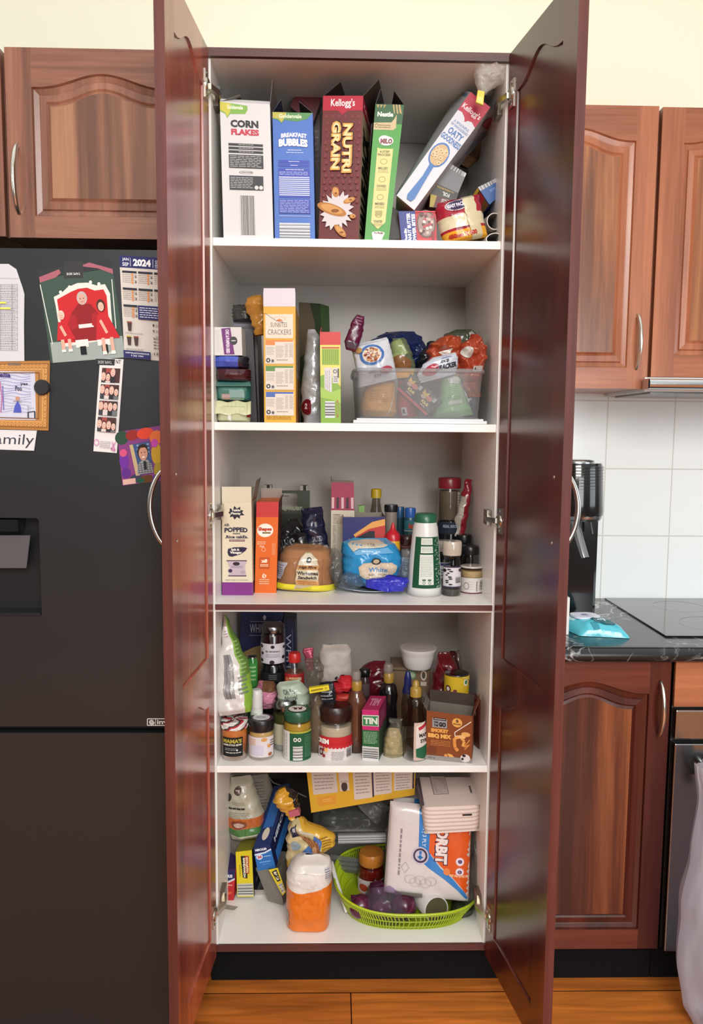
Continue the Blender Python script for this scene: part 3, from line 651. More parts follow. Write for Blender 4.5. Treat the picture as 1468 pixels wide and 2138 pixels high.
# photo strip
m, c = sheet('', '', '', [(209, 748), (258, 750), (244, 946), (195, 942)], 'd9d6d6', mt='paper', Y=FY-.0014)
c.txt('NT', .68, .01, .9, .05, '3a3a3d')
for j in range(4):
    b = .1+.175*j; c.rect(.12, b, .9, b+.155, '4a3030'); c.rect(.3, b, .5, b+.155, '9c4a45'); R = random.Random(j+2)
    for k in range(4 if j else 3):
        a = .2+.2*k; v = b+.05+.05*R.random(); c.ell(a, v-.008, .1, .045, '2e2422' if k % 2 else 'cdaa9c'); c.ell(a, v, .085, .038, 'd8b3a5'); c.rect(a-.035, v-.01, a-.015, v-.005, '3a2a28'); c.rect(a+.015, v-.01, a+.035, v-.005, '3a2a28'); c.rect(a-.025, v+.015, a+.025, v+.021, 'a85f5a')
        c.rect(max(.12, a-.1), v+.04, min(.9, a+.1), b+.155, ('3d4048', 'd0c4c0', '2c2c30', '6a6d72')[k])
c.ring(.14, .9, .11, .035, .75, 'c77fb0'); c.dash(.28, .88, .75, .96, 4, '9a8fa0', .3, 4); c.line([(.8, .88), (.95, .97), (.78, .96), (.95, .88)], .01, 'c77fb0')
m.build('photo_booth_strip', None, label='vertical photo booth strip of four face pictures hanging below the large photo', cat='photo')
m, c = sheet('', '', '', [(200, 749), (240, 750), (239, 763), (200, 762)], '2b2c2e', .002, FY-.0018, mt='plastic')
c.txt('TAPE SIDE', .12, .3, .85, .75, 'b0b0b0', 180); m.build('bar_magnet', None, label='thin black magnet at the top of the photo booth strip', cat='magnet')
# colourful framed school photo
m, c = sheet('', '', '', [(244, 902), (334, 889), (341, 1003), (256, 1014)], '7d3f7a', .002, FY-.0012, mt='gloss')
R = random.Random(5)
for (a, b, ra, rb, k) in ((.1, .12, .2, .16, '2f4a3c'), (.35, .1, .2, .12, '8e2c28'), (.65, .1, .25, .13, 'd0452f'), (.9, .2, .2, .16, 'cf6a3a'), (.88, .5, .16, .25, 'b9942c'), (.9, .8, .14, .18, 'a08a2c'), (.1, .55, .14, .2, '6a3296'), (.1, .4, .11, .09, 'c8527a'), (.12, .78, .14, .12, '5c2d84'), (.35, .9, .2, .1, '3a3a52'), (.6, .93, .2, .09, '5e3d22'), (.45, .95, .12, .06, '23523f'), (.85, .93, .14, .07, '54307c'), (.85, .3, .1, .1, 'b348a0')): c.ell(a, b, ra*.8, rb*.8, k, 14)
c.rect(.02, .89, .33, .99, 'cfa89c'); 
c.poly([(.26, .27), (.72, .25), (.78, .83), (.35, .85)], '3b527e'); c.poly([(.26, .27), (.34, .27), (.45, .85), (.35, .85)], 'b9a37e')
for k in range(9): c.ell(.45+.12*(k % 3), .3+.07*(k//3), .03, .02, '7f97b8', 8)
c.poly([(.38, .83), (.42, .65), (.52, .58), (.66, .58), (.75, .67), (.78, .83)], '8d8f92')
for k in range(5): c.line([(.42+.07*k, .62), (.44+.07*k, .82)], .005, '3c3f48'); c.line([(.42, .64+.04*k), (.76, .64+.04*k)], .004, '3c3f48')
c.poly([(.56, .6), (.62, .6), (.63, .76), (.56, .76)], '23262e'); c.ell(.56, .43, .13, .14, '33231f'); c.ell(.57, .46, .105, .125, 'c08d78')
for a in (.53, .61): c.ell(a, .44, .014, .01, '2a1e1c', 8)
c.ell(.57, .525, .035, .014, 'e8dcd6', 10); c.poly([(.47, .4), (.52, .35), (.65, .35), (.68, .4), (.68, .33), (.58, .28), (.48, .31)], '33231f')
m.build('painted_photo_frame', None, label='small school portrait in a bright hand-painted frame beside the pantry door handle', cat='photo')
# gold framed drawing
t = thing('framed_drawing', 'child drawing in an ornate gold cardboard frame on the fridge', 'picture', tuple(P(40, 898, FY-.002)))
q0 = [P(-80, 755, FY-.003), P(104, 753, FY-.003), P(101, 899, FY-.003), P(-80, 893, FY-.003)]
m = MB(); m.hexa(q0, (0, .002, 0), 'a9753c', 'card'); c = quadcv(m, q0)
c.rect(0, .05, 1, .95, 'b07c43'); c.line([(0, .12), (.93, .12), (.93, .88), (0, .88)], .006, 'd09a58', .8); c.line([(0, .045), (.985, .045), (.985, .96), (0, .96)], .006, '8a5c2c', .8)
for k in range(13):
    for b in (.075, .92): c.ring(.42+.045*k, b, .017, .024, .6, 'dba55f', 10)
for k in range(9): c.ring(.962, .15+.09*k, .012, .034, .5, 'dba55f', 10)
c.line([(0, .17), (.885, .17), (.885, .83), (0, .83)], .005, '7d5228', .8); m.build('frame', t)
q1 = [P(-80, 773, FY-.0036), P(73, 776, FY-.0036), P(75, 877, FY-.0036), P(-80, 875, FY-.0036)]
m = MB(); m.hexa(q1, (0, .0005, 0), 'c3c6d8', 'paper'); c = quadcv(m, q1, 'paper')
for k in range(14): c.line([(.5+.04*i, .04+.06*k+.02*math.sin(i*.8+k)) for i in range(12)], .004, '8f93c4' if k < 8 else 'a9abc9', .7)
c.txt('bella', .46, .03, .67, .13, '3b2c6e', b=.03); c.txt('yes', .8, .24, .9, .3, '26242c'); c.txt('Poo', .73, .3, .82, .4, '26242c')
c.line([(.52, .2), (.55, .55), (.53, .85)], .008, 'b06d9c'); c.line([(.56, .3), (.57, .8)], .006, '6a5aa8')
c.poly([(.72, .72), (.76, .6), (.8, .72), (.81, .85), (.7, .85)], '4a57b4'); c.ell(.76, .56, .03, .045, 'b98a74'); c.line([(.7, .62), (.82, .62)], .004, '6a4a40')
c.line([(.9, .97), (.9, .84), (.99, .82), (.99, .97)], .008, '1e1c22'); c.line([(.9, .7), (.9, .84)], .003, '8a8a90'); c.line([(.9, .75), (.98, .75)], .003, '8a8a90')
m.build('drawing', t)
m = MB().lathe(P(89, 809, FY-.0032), [(.0165, 0), (.0165, .006), (.0145, .008)], '2a2b2d', 'plastic', 30, axis=(0, -1, 0)); m.build('round_magnet', None, label='round black magnet on the right of the gold framed drawing', cat='magnet')
m, c = sheet('', '', '', [(-80, 895), (77, 899), (71, 941), (-80, 936)], 'd3d2d6', .0006, FY-.0012); c.txt('family', .38, .2, .98, .88, '3a3b45', b=.0)
m.build('family_note', None, label='white paper strip with family written on it below the framed drawing', cat='paper')
# ------------------------------------------------------------------ bench things
t = thing('coffee_machine', 'tall black coffee machine on the bench against the tiles', 'coffee machine', (.5, .33, .9055))
def cmv(px, py): return P(px, py, .33)
c0 = XZ(1196, .33, 1.1)
pr = [(58, 1073), (59, 1066), (55, 975), (52, 966)]
m = MB().lathe((c0.x, .33, 0), [(a, z) for a, z in pxprof(1196, .33, pr)], '101113', 'gloss', 40)
for k in range(15): 
    zz = P(1196, 975+k*6.2, .33).z; m.lathe((c0.x, .33, zz), [(.0755+.0005*k*.2, 0), (.0765+.0005*k*.2, .001), (.0755+.0005*k*.2, .002)], '17181a', 'gloss', 40, cap=False)
m.build('water_tank', t)
m = MB().lathe((c0.x, .33, P(1196, 966, .33).z), [(.05, 0), (.05, .006), (.04, .009)], 'b5b8bb', 'metal', 30); m.build('tank_lid', t)
a, b = P(1186, 1075, .33), P(1240, 1265, .33)
MB().box((c0.x-.05, .31, .9055), (b.x, .40, a.z), '0f1012', 'gloss').build('column', t, bevel=.01)
MB().lathe((c0.x+.02, .31, a.z-.012), [(.045, 0), (.05, .008), (.05, .014)], '9a9da1', 'metal', 24).build('brew_ring', t)
m = MB().tube([P(1202, 1090, .26), P(1210, 1125, .23), P(1222, 1165, .21)], [.012, .0125, .013], '8c8e91', 'metal', 14, .6); m.build('portafilter_handle', t)
m = MB().tube([P(1231, 1080, .28), P(1237, 1115, .27)], .003, '2a2b2d', 'plastic'); m.build('steam_wand', t)
MB().box((P(1178, 1250, .1).x, .1, .9055), (P(1190, 1250, .1).x, .16, P(1186, 1248, .1).z), 'dcdad8', 'plastic').build('canister', None, label='edge of a white container on the bench, mostly hidden by the pantry door', cat='container')
# wipes
t = thing('wipes_packet', 'teal packet of wet wipes with a white lid lying on the bench', 'wipes', (.62, .13, .9055))
def wip(u, v, side=1):
    A = [Vector((.545, .20, .906)), Vector((.668, .215, .906)), Vector((.70, .062, .906)), Vector((.578, .085, .906))]
    p = A[0].lerp(A[1], u).lerp(A[3].lerp(A[2], u), v); e = (max(0, 1-abs(2*u-1)**3.2)*max(0, 1-abs(2*v-1)**3.2))**.5
    n = noise.noise(p*55)*.003*min(1, e*3)+(.4-abs(noise.noise(p*30)))*.004*e
    p.z += (.036*e+n) if side > 0 else 0; p.z = max(p.z, .9056); return p
def wc(u, v):
    if .06 < v < .55 and .1 < u < .75: return ('bcd9e0', 'c9dfe4', 'a9d2dd')[int((u*7+v*5) % 3)]
    return '4fb7c9'
m = MB().grid(lambda u, v: wip(u, v), 40, 40, wc, 'film'); m.grid(lambda u, v: wip(u, v, 0), 10, 10, '3aa3b8', 'film')
c = Cv(m, lambda u, v, d: wip(u, v)+Vector((0, -d*.5, d+.0005)), 'film', True)
c.ell(.62, .72, .24, .17, '1f5f6a'); c.ell(.83, .5, .06, .06, 'd5e8ea', 12); c.ell(.83, .5, .045, .045, '2f7f8c', 12); c.rect(.3, .82, .42, .97, '2d8fa2'); c.txt('gl', .48, .68, .66, .78, 'd8eef0', b=.03)
c.ell(.15, .2, .07, .06, 'd9a89a', 12); c.ell(.5, .1, .08, .05, '6a9fd0', 12)
m.build('pouch', t)
m = MB(); Z = wip(.45, .36).z-.002
A = [Vector((.572, .178, Z)), Vector((.640, .186, Z)), Vector((.652, .128, Z-.001)), Vector((.584, .122, Z-.001))]
L2 = []
for i in range(28):
    a = 2*math.pi*i/28; q = 3.5; u = .5+.5*math.copysign(abs(math.cos(a))**(2/q), math.cos(a)); v = .5+.5*math.copysign(abs(math.sin(a))**(2/q), math.sin(a)); L2.append(A[0].lerp(A[1], u).lerp(A[3].lerp(A[2], u), v))
up = Vector((0, 0, .005)); m.add(L2+[p+up for p in L2], [tuple(range(28, 56))]+[(i, (i+1) % 28, (i+1) % 28+28, i+28) for i in range(28)], 'd9dcec', 'plastic')
c = quadcv(m, [p+up for p in A], 'plastic'); c.rect(.36, .38, .6, .5, '5a57a0'); c.dash(.36, .54, .62, .66, 2, '8f8cc0'); m.build('lid', t)
# plastic bag hanging from the oven handle
t = thing('plastic_bag', 'translucent white plastic bag hanging from the oven handle', 'bag', tuple(P(1450, 2100, -.16)))
def pb(u, v, side):
    ws = [(0, 1455, 1500, .3), (.1, 1460, 1530, .5), (.35, 1442, 1600, .8), (.55, 1420, 1640, 1), (.75, 1414, 1650, 1), (.9, 1424, 1640, .8), (1, 1448, 1600, .3)]
    for i in range(6):
        if v <= ws[i+1][0]: break
    k = (v-ws[i][0])/(ws[i+1][0]-ws[i][0]); k = k*k*(3-2*k); l, r, b = [fr(ws[i][j], ws[i+1][j], k) for j in (1, 2, 3)]
    q = P(l+(r-l)*u, 1600+545*v, -.13); e = max(0, 1-abs(2*u-1)**2.2)**.5
    n = noise.noise(Vector((u*9, v*3, 3*side)))*.012+(.5-abs(noise.noise(Vector((u*14+v*4, v*2, side)))))*.012
    q.y += -side*(b*.06*e)+n*min(1, e*2); q.x += noise.noise(Vector((v*6, side*0, 2)))*.006; q.z = max(q.z, .012); q.y = min(q.y, -.082+.004*noise.noise(q*40)) if v > .1 else min(q.y, -.082); return q
m = MB().grid(lambda u, v: pb(u, v, 1), 40, 60, 'd9d5de', 'hazy'); m.grid(lambda u, v: pb(u, v, -1), 40, 60, 'd9d5de', 'hazy'); m.build('bag_body', t)
m = MB(); hp = [(.852, -.035, .575), (.845, -.052, .60), (.848, -.066, .634), (.856, -.09, .612), (.866, -.1, .57), (.87, -.1, .53)]
m.tube(hp, [.012, .013, .014, .014, .013, .012], '8f8a90', 'film', 12); m.build('bag_handle', t)
t = thing('bin_pedal', 'black plastic foot on the floor in the lower right corner', 'bin', tuple(P(1450, 2138, -.2)))
b0 = PZ(1408, 2150, 0.0)
m = MB().lathe((1.0, -.2, 0.0), [(.155, 0), (.16, .01), (.155, .03), (.12, .034)], '17181a', 'plastic', 40); m.build('base', t)
# ================================================================== top shelf
PI = math.pi
# corn flakes
k = Carton([(459, 212), (563.5, 218), (571, 495), (467, 492.5)], .03, .24, 'd6d5d6', Z1, open_=True, top='cfcfcf')
f = k.f
f.poly([(0, 0), (.55, .02), (.55, .05), (.5, .08), (.2, .085), (.14, .115), (.1, .085), (0, .07)], '7fb04a'); f.poly([(0, .0), (.22, .01), (.2, .07), (.14, .105), (.1, .075), (0, .06)], 'c9c24a')
f.txt('Goldenvale', .14, .02, .46, .05, 'e8efd8', b=.03)
f.txt('CORN', .2, .125, .76, .18, '1d1d20', b=.06); f.txt('FLAKES', .21, .19, .77, .235, 'c0304a', b=.06)
for i in range(3): f.rect(.15, .295+.026*i, .84, .313+.026*i, '26262a'); f.dash(.35, .3+.026*i, .65, .308+.026*i, 1, 'c9c9c9')
f.rect(.15, .377, .84, .475, '2b2b30'); f.dash(.17, .383, .8, .47, 7, 'b9b9bc', .35)
f.ring(.49, .505, .14, .012, .9, '6b6b70'); f.dash(.4, .5, .6, .51, 1, '6b6b70')
f.rect(.15, .53, .83, .635, '2b2b30'); f.dash(.17, .54, .62, .625, 7, 'b9b9bc', .35); f.ell(.69, .615, .04, .015, 'd8d8d8', 14); f.ell(.78, .615, .04, .015, 'd8d8d8', 14)
f.bars(.35, .675, .65, .965, '3a3a3c', n=16, bg='c4c3c0')
carton('cereal_box', 'white corn flakes cereal box standing at the left of the top shelf', 'cereal box', k, flaps=[k.flap('f', -.9, .018, 'e2e2e4'), k.flap('r', .12, .055, '77726c', taper=.0), k.flap('l', -1.2, .05, '6a655f')])
# blue bubbles
k = Carton([(569, 234), (653, 236), (658, 497), (574, 495)], .03, .19, '3d6cc0', Z1, open_=True)
f = k.f
f.poly([(0, 0), (1, 0), (.85, .05), (.6, .07), (.3, .06), (.22, .085), (.15, .065), (0, .05)], '4f8a4e'); f.poly([(0, 0), (.35, 0), (.28, .05), (.22, .078), (.14, .05), (0, .045)], 'b5b04a'); f.txt('Goldenvale', .16, .012, .72, .045, 'dce6c8', b=.03)
f.txt('BREAKFAST', .2, .155, .84, .19, 'e4e6ee', b=.05, curve=.3); f.txt('BUBBLES', .13, .195, .87, .265, '23479a', b=.16, curve=.15); f.txt('BUBBLES', .14, .2, .86, .26, 'f2f2f6', b=.08, curve=.15)
f.dash(.36, .285, .7, .3, 1, 'b9c8ea'); f.dash(.32, .305, .75, .318, 1, 'b9c8ea')
f.rect(.12, .37, .9, .393, '2a3fae'); f.rect(.12, .4, .9, .423, '2a3fae'); f.dash(.38, .376, .64, .387, 1, 'c9d0f0'); f.dash(.42, .406, .6, .417, 1, 'c9d0f0')
f.rect(.12, .435, .9, .665, '2a3fae'); f.dash(.3, .44, .75, .45, 1, 'e0e4f8')
for i in range(10): f.rect(.13, .5+.0155*i, .89, .5085+.0155*i, 'c8d2f0')
f.dash(.14, .46, .85, .49, 3, '9fb0e8'); f.rect(.12, .678, .9, .79, '2438a4'); f.dash(.14, .683, .86, .785, 8, 'aab6e8', .3); f.line([(.12, .81), (.9, .81)], .003, '9fb0e8')
f.bars(.12, .865, .88, .998, '6b6f7a', True, 9, bg='e2e4ea')
carton('cereal_box', 'blue breakfast bubbles cereal box beside the white corn flakes box', 'cereal box', k, flaps=[k.flap('b', -.5, .03, '3b3a3c'), k.flap('l', -.6, .035, '2b3350'), k.flap('r', -.9, .04, '3d3a3a')])
# dark maroon box behind
k = Carton([(629, 169), (672, 203), (652, 262), (606, 222)], .2, .05, '5c1424', None, side='2c0a12'); k.r.rect(0, 0, 1, 1, '2a0d14'); k.f.line([(.2, .5), (.8, .5)], .02, '7d2438')
cr = k; o = thing('cereal_box', 'dark maroon box with a torn open lid behind the blue and brown cereal boxes', 'cereal box', tuple(XZ(640, .28, Z1)))
k.mb.build('lid_flap', o)
b = Carton([(600, 250), (668, 238), (668, 480), (600, 480)], .235, .05, '36131c', Z1); b.f.dash(.5, .1, .95, .35, 6, '6b5a5e', .3, 3); b.mb.build('carton', o)
# brown nutri box
k = Carton([(675, 200), (758.5, 200), (748, 497), (665, 496)], (.044, .03, .03, .044), .17, '6b2c2c', Z1, side='b7a283', open_=True)
f = k.f
f.rect(0, 0, 1, .1, 'b3203a'); f.poly([(.38, .1), (.62, .1), (.5, .13)], 'b3203a'); f.txt("Kellogg's", .2, .02, .8, .085, 'f2e6e8', b=.02)
R = random.Random(4)
for i in range(14):
    for j in range(6): f.ell(.1+.16*j+.04*(i % 2), .14+.045*i, .035, .014, '7d3434', 8)
for dx, cc in ((.02, '2a1210'), (0, 'd9a24e')):
    f.txt('NUTRI', .52+dx, .19-dx*.3, .78+dx, .53, cc, 90, .1 if dx else .07); f.txt('GRAIN', .24+dx, .175-dx*.3, .49+dx, .51, cc, 90, .1 if dx else .07)
f.txt('NUTRI', .56, .2, .74, .52, 'eed9a0', 90, .03); f.txt('GRAIN', .28, .185, .45, .5, 'eed9a0', 90, .03)
pts = []
for i in range(36): 
    a = 2*PI*i/36; r = 1 if i % 2 else .62+.2*R.random(); pts.append((.45+.43*r*math.cos(a), .79+.145*r*math.sin(a)))
f.poly(pts, 'd5cfd2')
for (x, y, a, l, w_) in ((.4, .66, 1.35, .1, .09), (.75, .72, -.35, .12, .07), (.32, .78, .35, .3, .13), (.85, .83, .1, .06, .06), (.55, .93, .8, .16, .08)):
    pl = []
    for i in range(20):
        t = 2*PI*i/20; ex, ey = l*1.3*math.cos(t), w_*math.sin(t); pl.append((x+ex*math.cos(a)-ey*math.sin(a), y+(ex*math.sin(a)+ey*math.cos(a))*.28))
    f.poly(pl, 'b5793a'); f.poly([(x+(p[0]-x)*.75, y+(p[1]-y)*.7-.003) for p in pl], 'd09a58'); f.ell(x+.3*l*math.cos(a), y+.1*l*math.sin(a), l*.35, w_*.1, '8a5222', 10)
r = k.r; r.rect(0, 0, 1, .1, 'a81c34'); r.txt('VALUE PACK', .1, .17, .82, .93, '1c1414', -90, .09); r.txt("Kellogg's", .1, .03, .9, .07, 'e8d4d8')
carton('cereal_box', 'tall dark red-brown cereal box with a milk splash picture on the top shelf', 'cereal box', k, flaps=[k.flap('r', .75, .05, '4c423e'), k.flap('l', -.9, .05, '3a2f2c'), k.flap('b', -.3, .03, '453a36')])
# green milo box
k = Carton([(784, 217), (844, 219), (811.5, 497), (761, 497)], (.035, .035, .03, .03), .2, '4b9c40', Z1, open_=True)
f = k.f
f.rect(0, 0, 1, .14, '285a2e'); f.poly([(.0, .135), (.62, .13), (.72, .1), (.78, .07), (.8, .17), (.7, .185), (.0, .185)], 'c9b58a'); f.txt('Nestle', .1, .055, .66, .09, 'e4ece0', b=.05)
for i in range(3): f.poly([(.6+.1*i, .0), (.66+.1*i, .0), (.72+.12*i, .07), (.67+.1*i, .06)], 'b59a66'); f.poly([(.05+.12*i, .005), (.14+.12*i, .005), (.1+.1*i, .03)], 'b09a5c')
f.dash(.18, .145, .6, .175, 2, '8a7a50'); f.ring(.1, .155, .06, .014, .7, '6f7a3c')
f.ell(.5, .265, .26, .034, 'ece4e2'); f.ell(.42, .255, .2, .03, 'ece4e2'); f.txt('MILO', .29, .248, .72, .285, '7a1f34', b=.08)
f.poly([(.2, .315), (.32, .322), (.5, .322), (.75, .322), (.78, .316), (.78, .86), (.5, .91), (.2, .86)], 'd6cf86')
f.txt('4-STEP', .3, .335, .66, .352, '5c5a34', b=.03); f.txt('PROCESS', .24, .357, .7, .375, '5c5a34', b=.03)
for i, s_ in enumerate(('MILLED', 'COOKED', 'MIXED', 'TOASTED')):
    y = .455+.13*i; f.txt(s_, .3, y, .66, y+.017, '5c5a34', b=.03); f.dash(.3, y+.022, .68, y+.045, 3, '8f8a56', .3); f.ring(.48, y-.04+(.0), .13, .02, .85, '8f8a56')
for i in range(4): f.rect(.33, .775+.01*i, .62, .781+.01*i, 'a8a264')
f.poly([(.27, .94), (.8, .94), (.72, .985), (.6, .998), (.45, .998), (.33, .985)], 'd9dcd4'); f.ell(.53, .94, .26, .012, 'f0eeea')
for i in range(14): f.ell(.33+.4*R.random(), .94+.008*(R.random()-.5), .03, .005, '5a3a2e' if i % 3 else 'a06a72', 6)
k.l.rect(0, 0, 1, 1, '2c5c2a')
carton('cereal_box', 'narrow green chocolate malt cereal box leaning right, right of the brown box', 'cereal box', k, flaps=[k.flap('l', -.25, .035, '3c3a36', taper=.01), k.flap('b', -.3, .02, '423f3a'), k.flap('r', -.7, .04, '46423c')])
# leaning oat cereal box
k = Carton([(983, 192), (1024, 224), (865, 439), (828, 408)], (.06, .06, .06, .06), .0, 'd2d4dc', None, vec=(.012, .2, .0))
F = k.F; B = k.B
f = k.f
f.poly([(0, 0), (1, 0), (1, .2), (.75, .18), (.6, .19), (.5, .215), (.42, .19), (.2, .165), (0, .17)], 'b3203f'); f.txt("Kellogg's", .05, .09, .93, .15, 'f0dfe4', b=.02)
f.txt('A SPOONFUL', .12, .24, .88, .262, '6f87b4'); f.txt('OF WHOLEGRAIN', .08, .27, .92, .292, '6f87b4'); f.txt('OATY', .16, .305, .86, .36, '3f6fae', b=.03); f.txt('GOODNESS', .03, .37, .98, .42, '3f6fae', b=.03)
f.ell(.46, .54, .4, .105, '3f72b4'); f.ell(.46, .54, .34, .09, 'c9a87a')
for i in range(16): x_, y_ = .22+.48*R.random(), .48+.12*R.random(); f.ell(x_, y_, .09, .018, 'd9bf94', 12); f.ell(x_, y_, .03, .006, '8a6238', 8)
f.poly([(.36, .63), (.56, .63), (.6, .72), (.72, .93), (.66, .965), (.45, .97), (.36, .94), (.42, .75)], '3f72b4')
# big left face of the box, seen obliquely
q = [P(962, 187, .25), F[0], F[3], P(826, 406, .24)]
k.mb.add(q, [(0, 1, 2, 3)], 'b9bdc6', 'card'); lf = quadcv(k.mb, q); lf.txt('S', .25, .1, .85, .26, '5a1e2c', b=.08); lf.ell(.5, .6, .35, .09, '3a6ab0'); lf.rect(.2, .02, .9, .05, '5c7fae')
q = [F[1], P(1043, 254, .25), P(955, 348, .25), F[2]]
k.mb.add(q, [(0, 1, 2, 3)], '9fa0a6', 'card'); rf = quadcv(k.mb, q); rf.ell(.6, .12, .35, .07, '9c2c3c'); rf.dash(.62, .25, .95, .6, 3, '707c90', .6, 2, True); rf.ell(.65, .78, .28, .14, 'c4c0bc'); rf.ell(.65, .78, .22, .11, '8a5a34')
for i in range(12): rf.ell(.5+.3*R.random(), .7+.16*R.random(), .05, .02, 'b5834e', 7)
k.mb.add([F[3], F[2], P(953, 352, .25), P(826, 406, .24)], [(0, 1, 2, 3)], '3a2228', 'card')
k.mb.build('cereal_box', None, label='white and blue oat cereal box lying tilted across the right of the top shelf', cat='cereal box')
# clear bag of cereal above and behind
t = thing('bread_bag', 'clear plastic bag of brown bread tied with a yellow tag behind the tilted oat box', 'bread bag', tuple(P(1000, 330, .3)))
bg = Bag(.34, (958, 345), (1012, 200), [(0, 20, 20, .3), (.15, 28, 34, .8), (.5, 34, 42, 1), (.8, 36, 38, .9), (.93, 26, 26, .5), (1, 8, 8, .3)], .04, 'a8825c', 'food', 3, .003)
bg.mb.build('bread_loaf', t)
bg = Bag(.335, (972, 330), (1016, 186), [(0, 26, 24, .5), (.3, 38, 40, 1), (.7, 42, 44, 1), (.9, 30, 32, .6), (1, 8, 8, .2)], .05, 'cfcac0', 'clear', 4, .006, 40, 50); bg.mb.build('wrapping', t)
bg = Bag(.03, (1004, 196), (1030, 122), [(0, 5, 6, .3), (.25, 16, 20, .8), (.55, 33, 38, 1), (.8, 36, 38, 1), (.93, 30, 30, .6), (1, 18, 24, .3)], .028, 'fbfaf6', 'hazy', 5, .008, 50, 50, fq=60); bg.mb.build('tied_top', t)
m = MB().tube([P(1012, 232, .31), P(1026, 205, .24), P(1020, 188, .14), P(1010, 188, .06), P(1006, 196, .03)], [.03, .022, .014, .009, .007], 'e2e0dc', 'hazy', 12); m.build('bag_neck', t)
m = MB(); q = [P(998, 188, .005), P(1012, 191, .005), P(1009, 219, .005), P(994, 213, .005)]; m.hexa(q, (0, .008, 0), 'e0c62c', 'plastic'); c = quadcv(m, q); c.rect(.15, .5, .85, .9, 'f0e07a'); m.build('tag', t)
# foil box standing tilted
k = Carton([(937, 339), (974, 362), (957, 403), (901, 378)], .11, .0, '77787c', None, vec=(.0, .1, -.01))
f = k.f; f.bars(.1, -.0, 1.0, .2, '56565c', n=12, bg='c9c9cc')
F = k.F; q = [F[3], F[2], P(952, 420, .112), P(899, 405, .112)]
k.mb.hexa(q, (.0, .1, 0), '3c3a34'); c = quadcv(k.mb, q); c.txt('FOIL', .45, .45, .72, .85, 'd0cfc8', 180, .05); c.txt('ALUMINIUM FOIL', .2, .12, .85, .3, 'b59a3a', 180, .03)
q2 = [q[3], q[2], P(936, 436, .112), P(897, 432, .112)]; k.mb.hexa(q2, (0, .1, 0), '5c1f24'); c = quadcv(k.mb, q2); c.poly([(0, .0), (.25, .0), (.2, 1), (0, 1)], 'b09a30'); c.txt('GOURMET', .45, .1, .85, .98, 'c8b8b0', 90, .04)
q3 = [q[2], P(970, 392, .15), P(948, 430, .15), q2[2]]; k.mb.add(q3, [(0, 1, 2, 3)], '3e1a1c'); c = quadcv(k.mb, q3); c.line([(.3, 0), (.5, 1)], .05, 'a8842c')
k.mb.build('foil_box', None, label='grey aluminium foil carton standing on end below the tilted oat box', cat='foil box')
# wheat bites box
k = Carton([(832, 441), (911, 441), (912, 499), (839, 499)], .06, .13, 'b8242c', Z1)
f = k.f; f.rect(0, 0, .44, 1, '1d2f86'); f.txt('PEANUT BUTTER', .2, .05, .3, 1.0, 'e8e8ee', -90, .06); f.txt('POWER BITES', .33, .08, .43, 1.0, 'e8e8ee', -90, .06); f.txt('Weet-Bix', .1, .5, .18, .95, 'e8e8ee', -90, .08)
f.ell(.72, .38, .26, .42, '6b4a44'); f.ell(.72, .38, .22, .36, '9c8580')
for i in range(26): f.ell(.56+.32*R.random(), .1+.55*R.random(), .045, .05, R.choice(('c9b3a8', '5c3c38', 'b04048', 'dfd4cc')), 8)
f.rect(.45, .8, 1, 1, 'c8323a'); f.rect(.86, .6, .93, .95, '8a1a24'); f.rect(.44, 0, 1, .04, 'c8323a')
k.mb.build('snack_box', None, label='small blue and red wheat bites box lying under the tilted oat box', cat='snack box')
m = MB().slab([P(812, 425, .08), P(832, 441, .08), P(842, 499, .07), P(808, 499, .07)], .002, 'a8a6a2', 'milky'); m.build('plastic_sleeve', None, label='translucent plastic sleeve between the green box and the small blue box', cat='plastic')
# garbage bags roll
bg = Bag(.055, (972, 506), (954, 416), [(0, 40, 45, .3), (.06, 44, 48, .9), (.3, 48, 47, 1), (.6, 49, 46, 1), (.9, 47, 46, .8), (1, 42, 46, .2)], .035, lambda u, v: 'a81f38' if v < .42 else ('d9cfae' if v < .7 else ('a81f38' if v < .76 else 'e8a82c')), 'film', 7, .004, 40, 50)
f = bg.f; f.ell(.42, .2, .26, .13, 'd8cfd8'); f.ell(.42, .2, .235, .11, '2a1a4a'); f.txt('EASY PACK', .24, .15, .6, .24, 'e0d8e8', b=.05)
f.poly([(.55, 0), (.83, 0), (.85, 1), (.6, 1)], 'd6cba8'); f.txt('450mm X 600', .08, .82, .72, .93, 'b02a24', b=.06); f.dash(.3, .71, .6, .74, 1, '3a2020')
for i in range(8): f.ell(.25+.2*R.random(), .3+.12*R.random(), .015, .012, '7a1428', 6)
bg.mb.build('garbage_bag_pack', None, label='red, cream and yellow pack of bags hanging over the front of the top shelf', cat='bag pack')
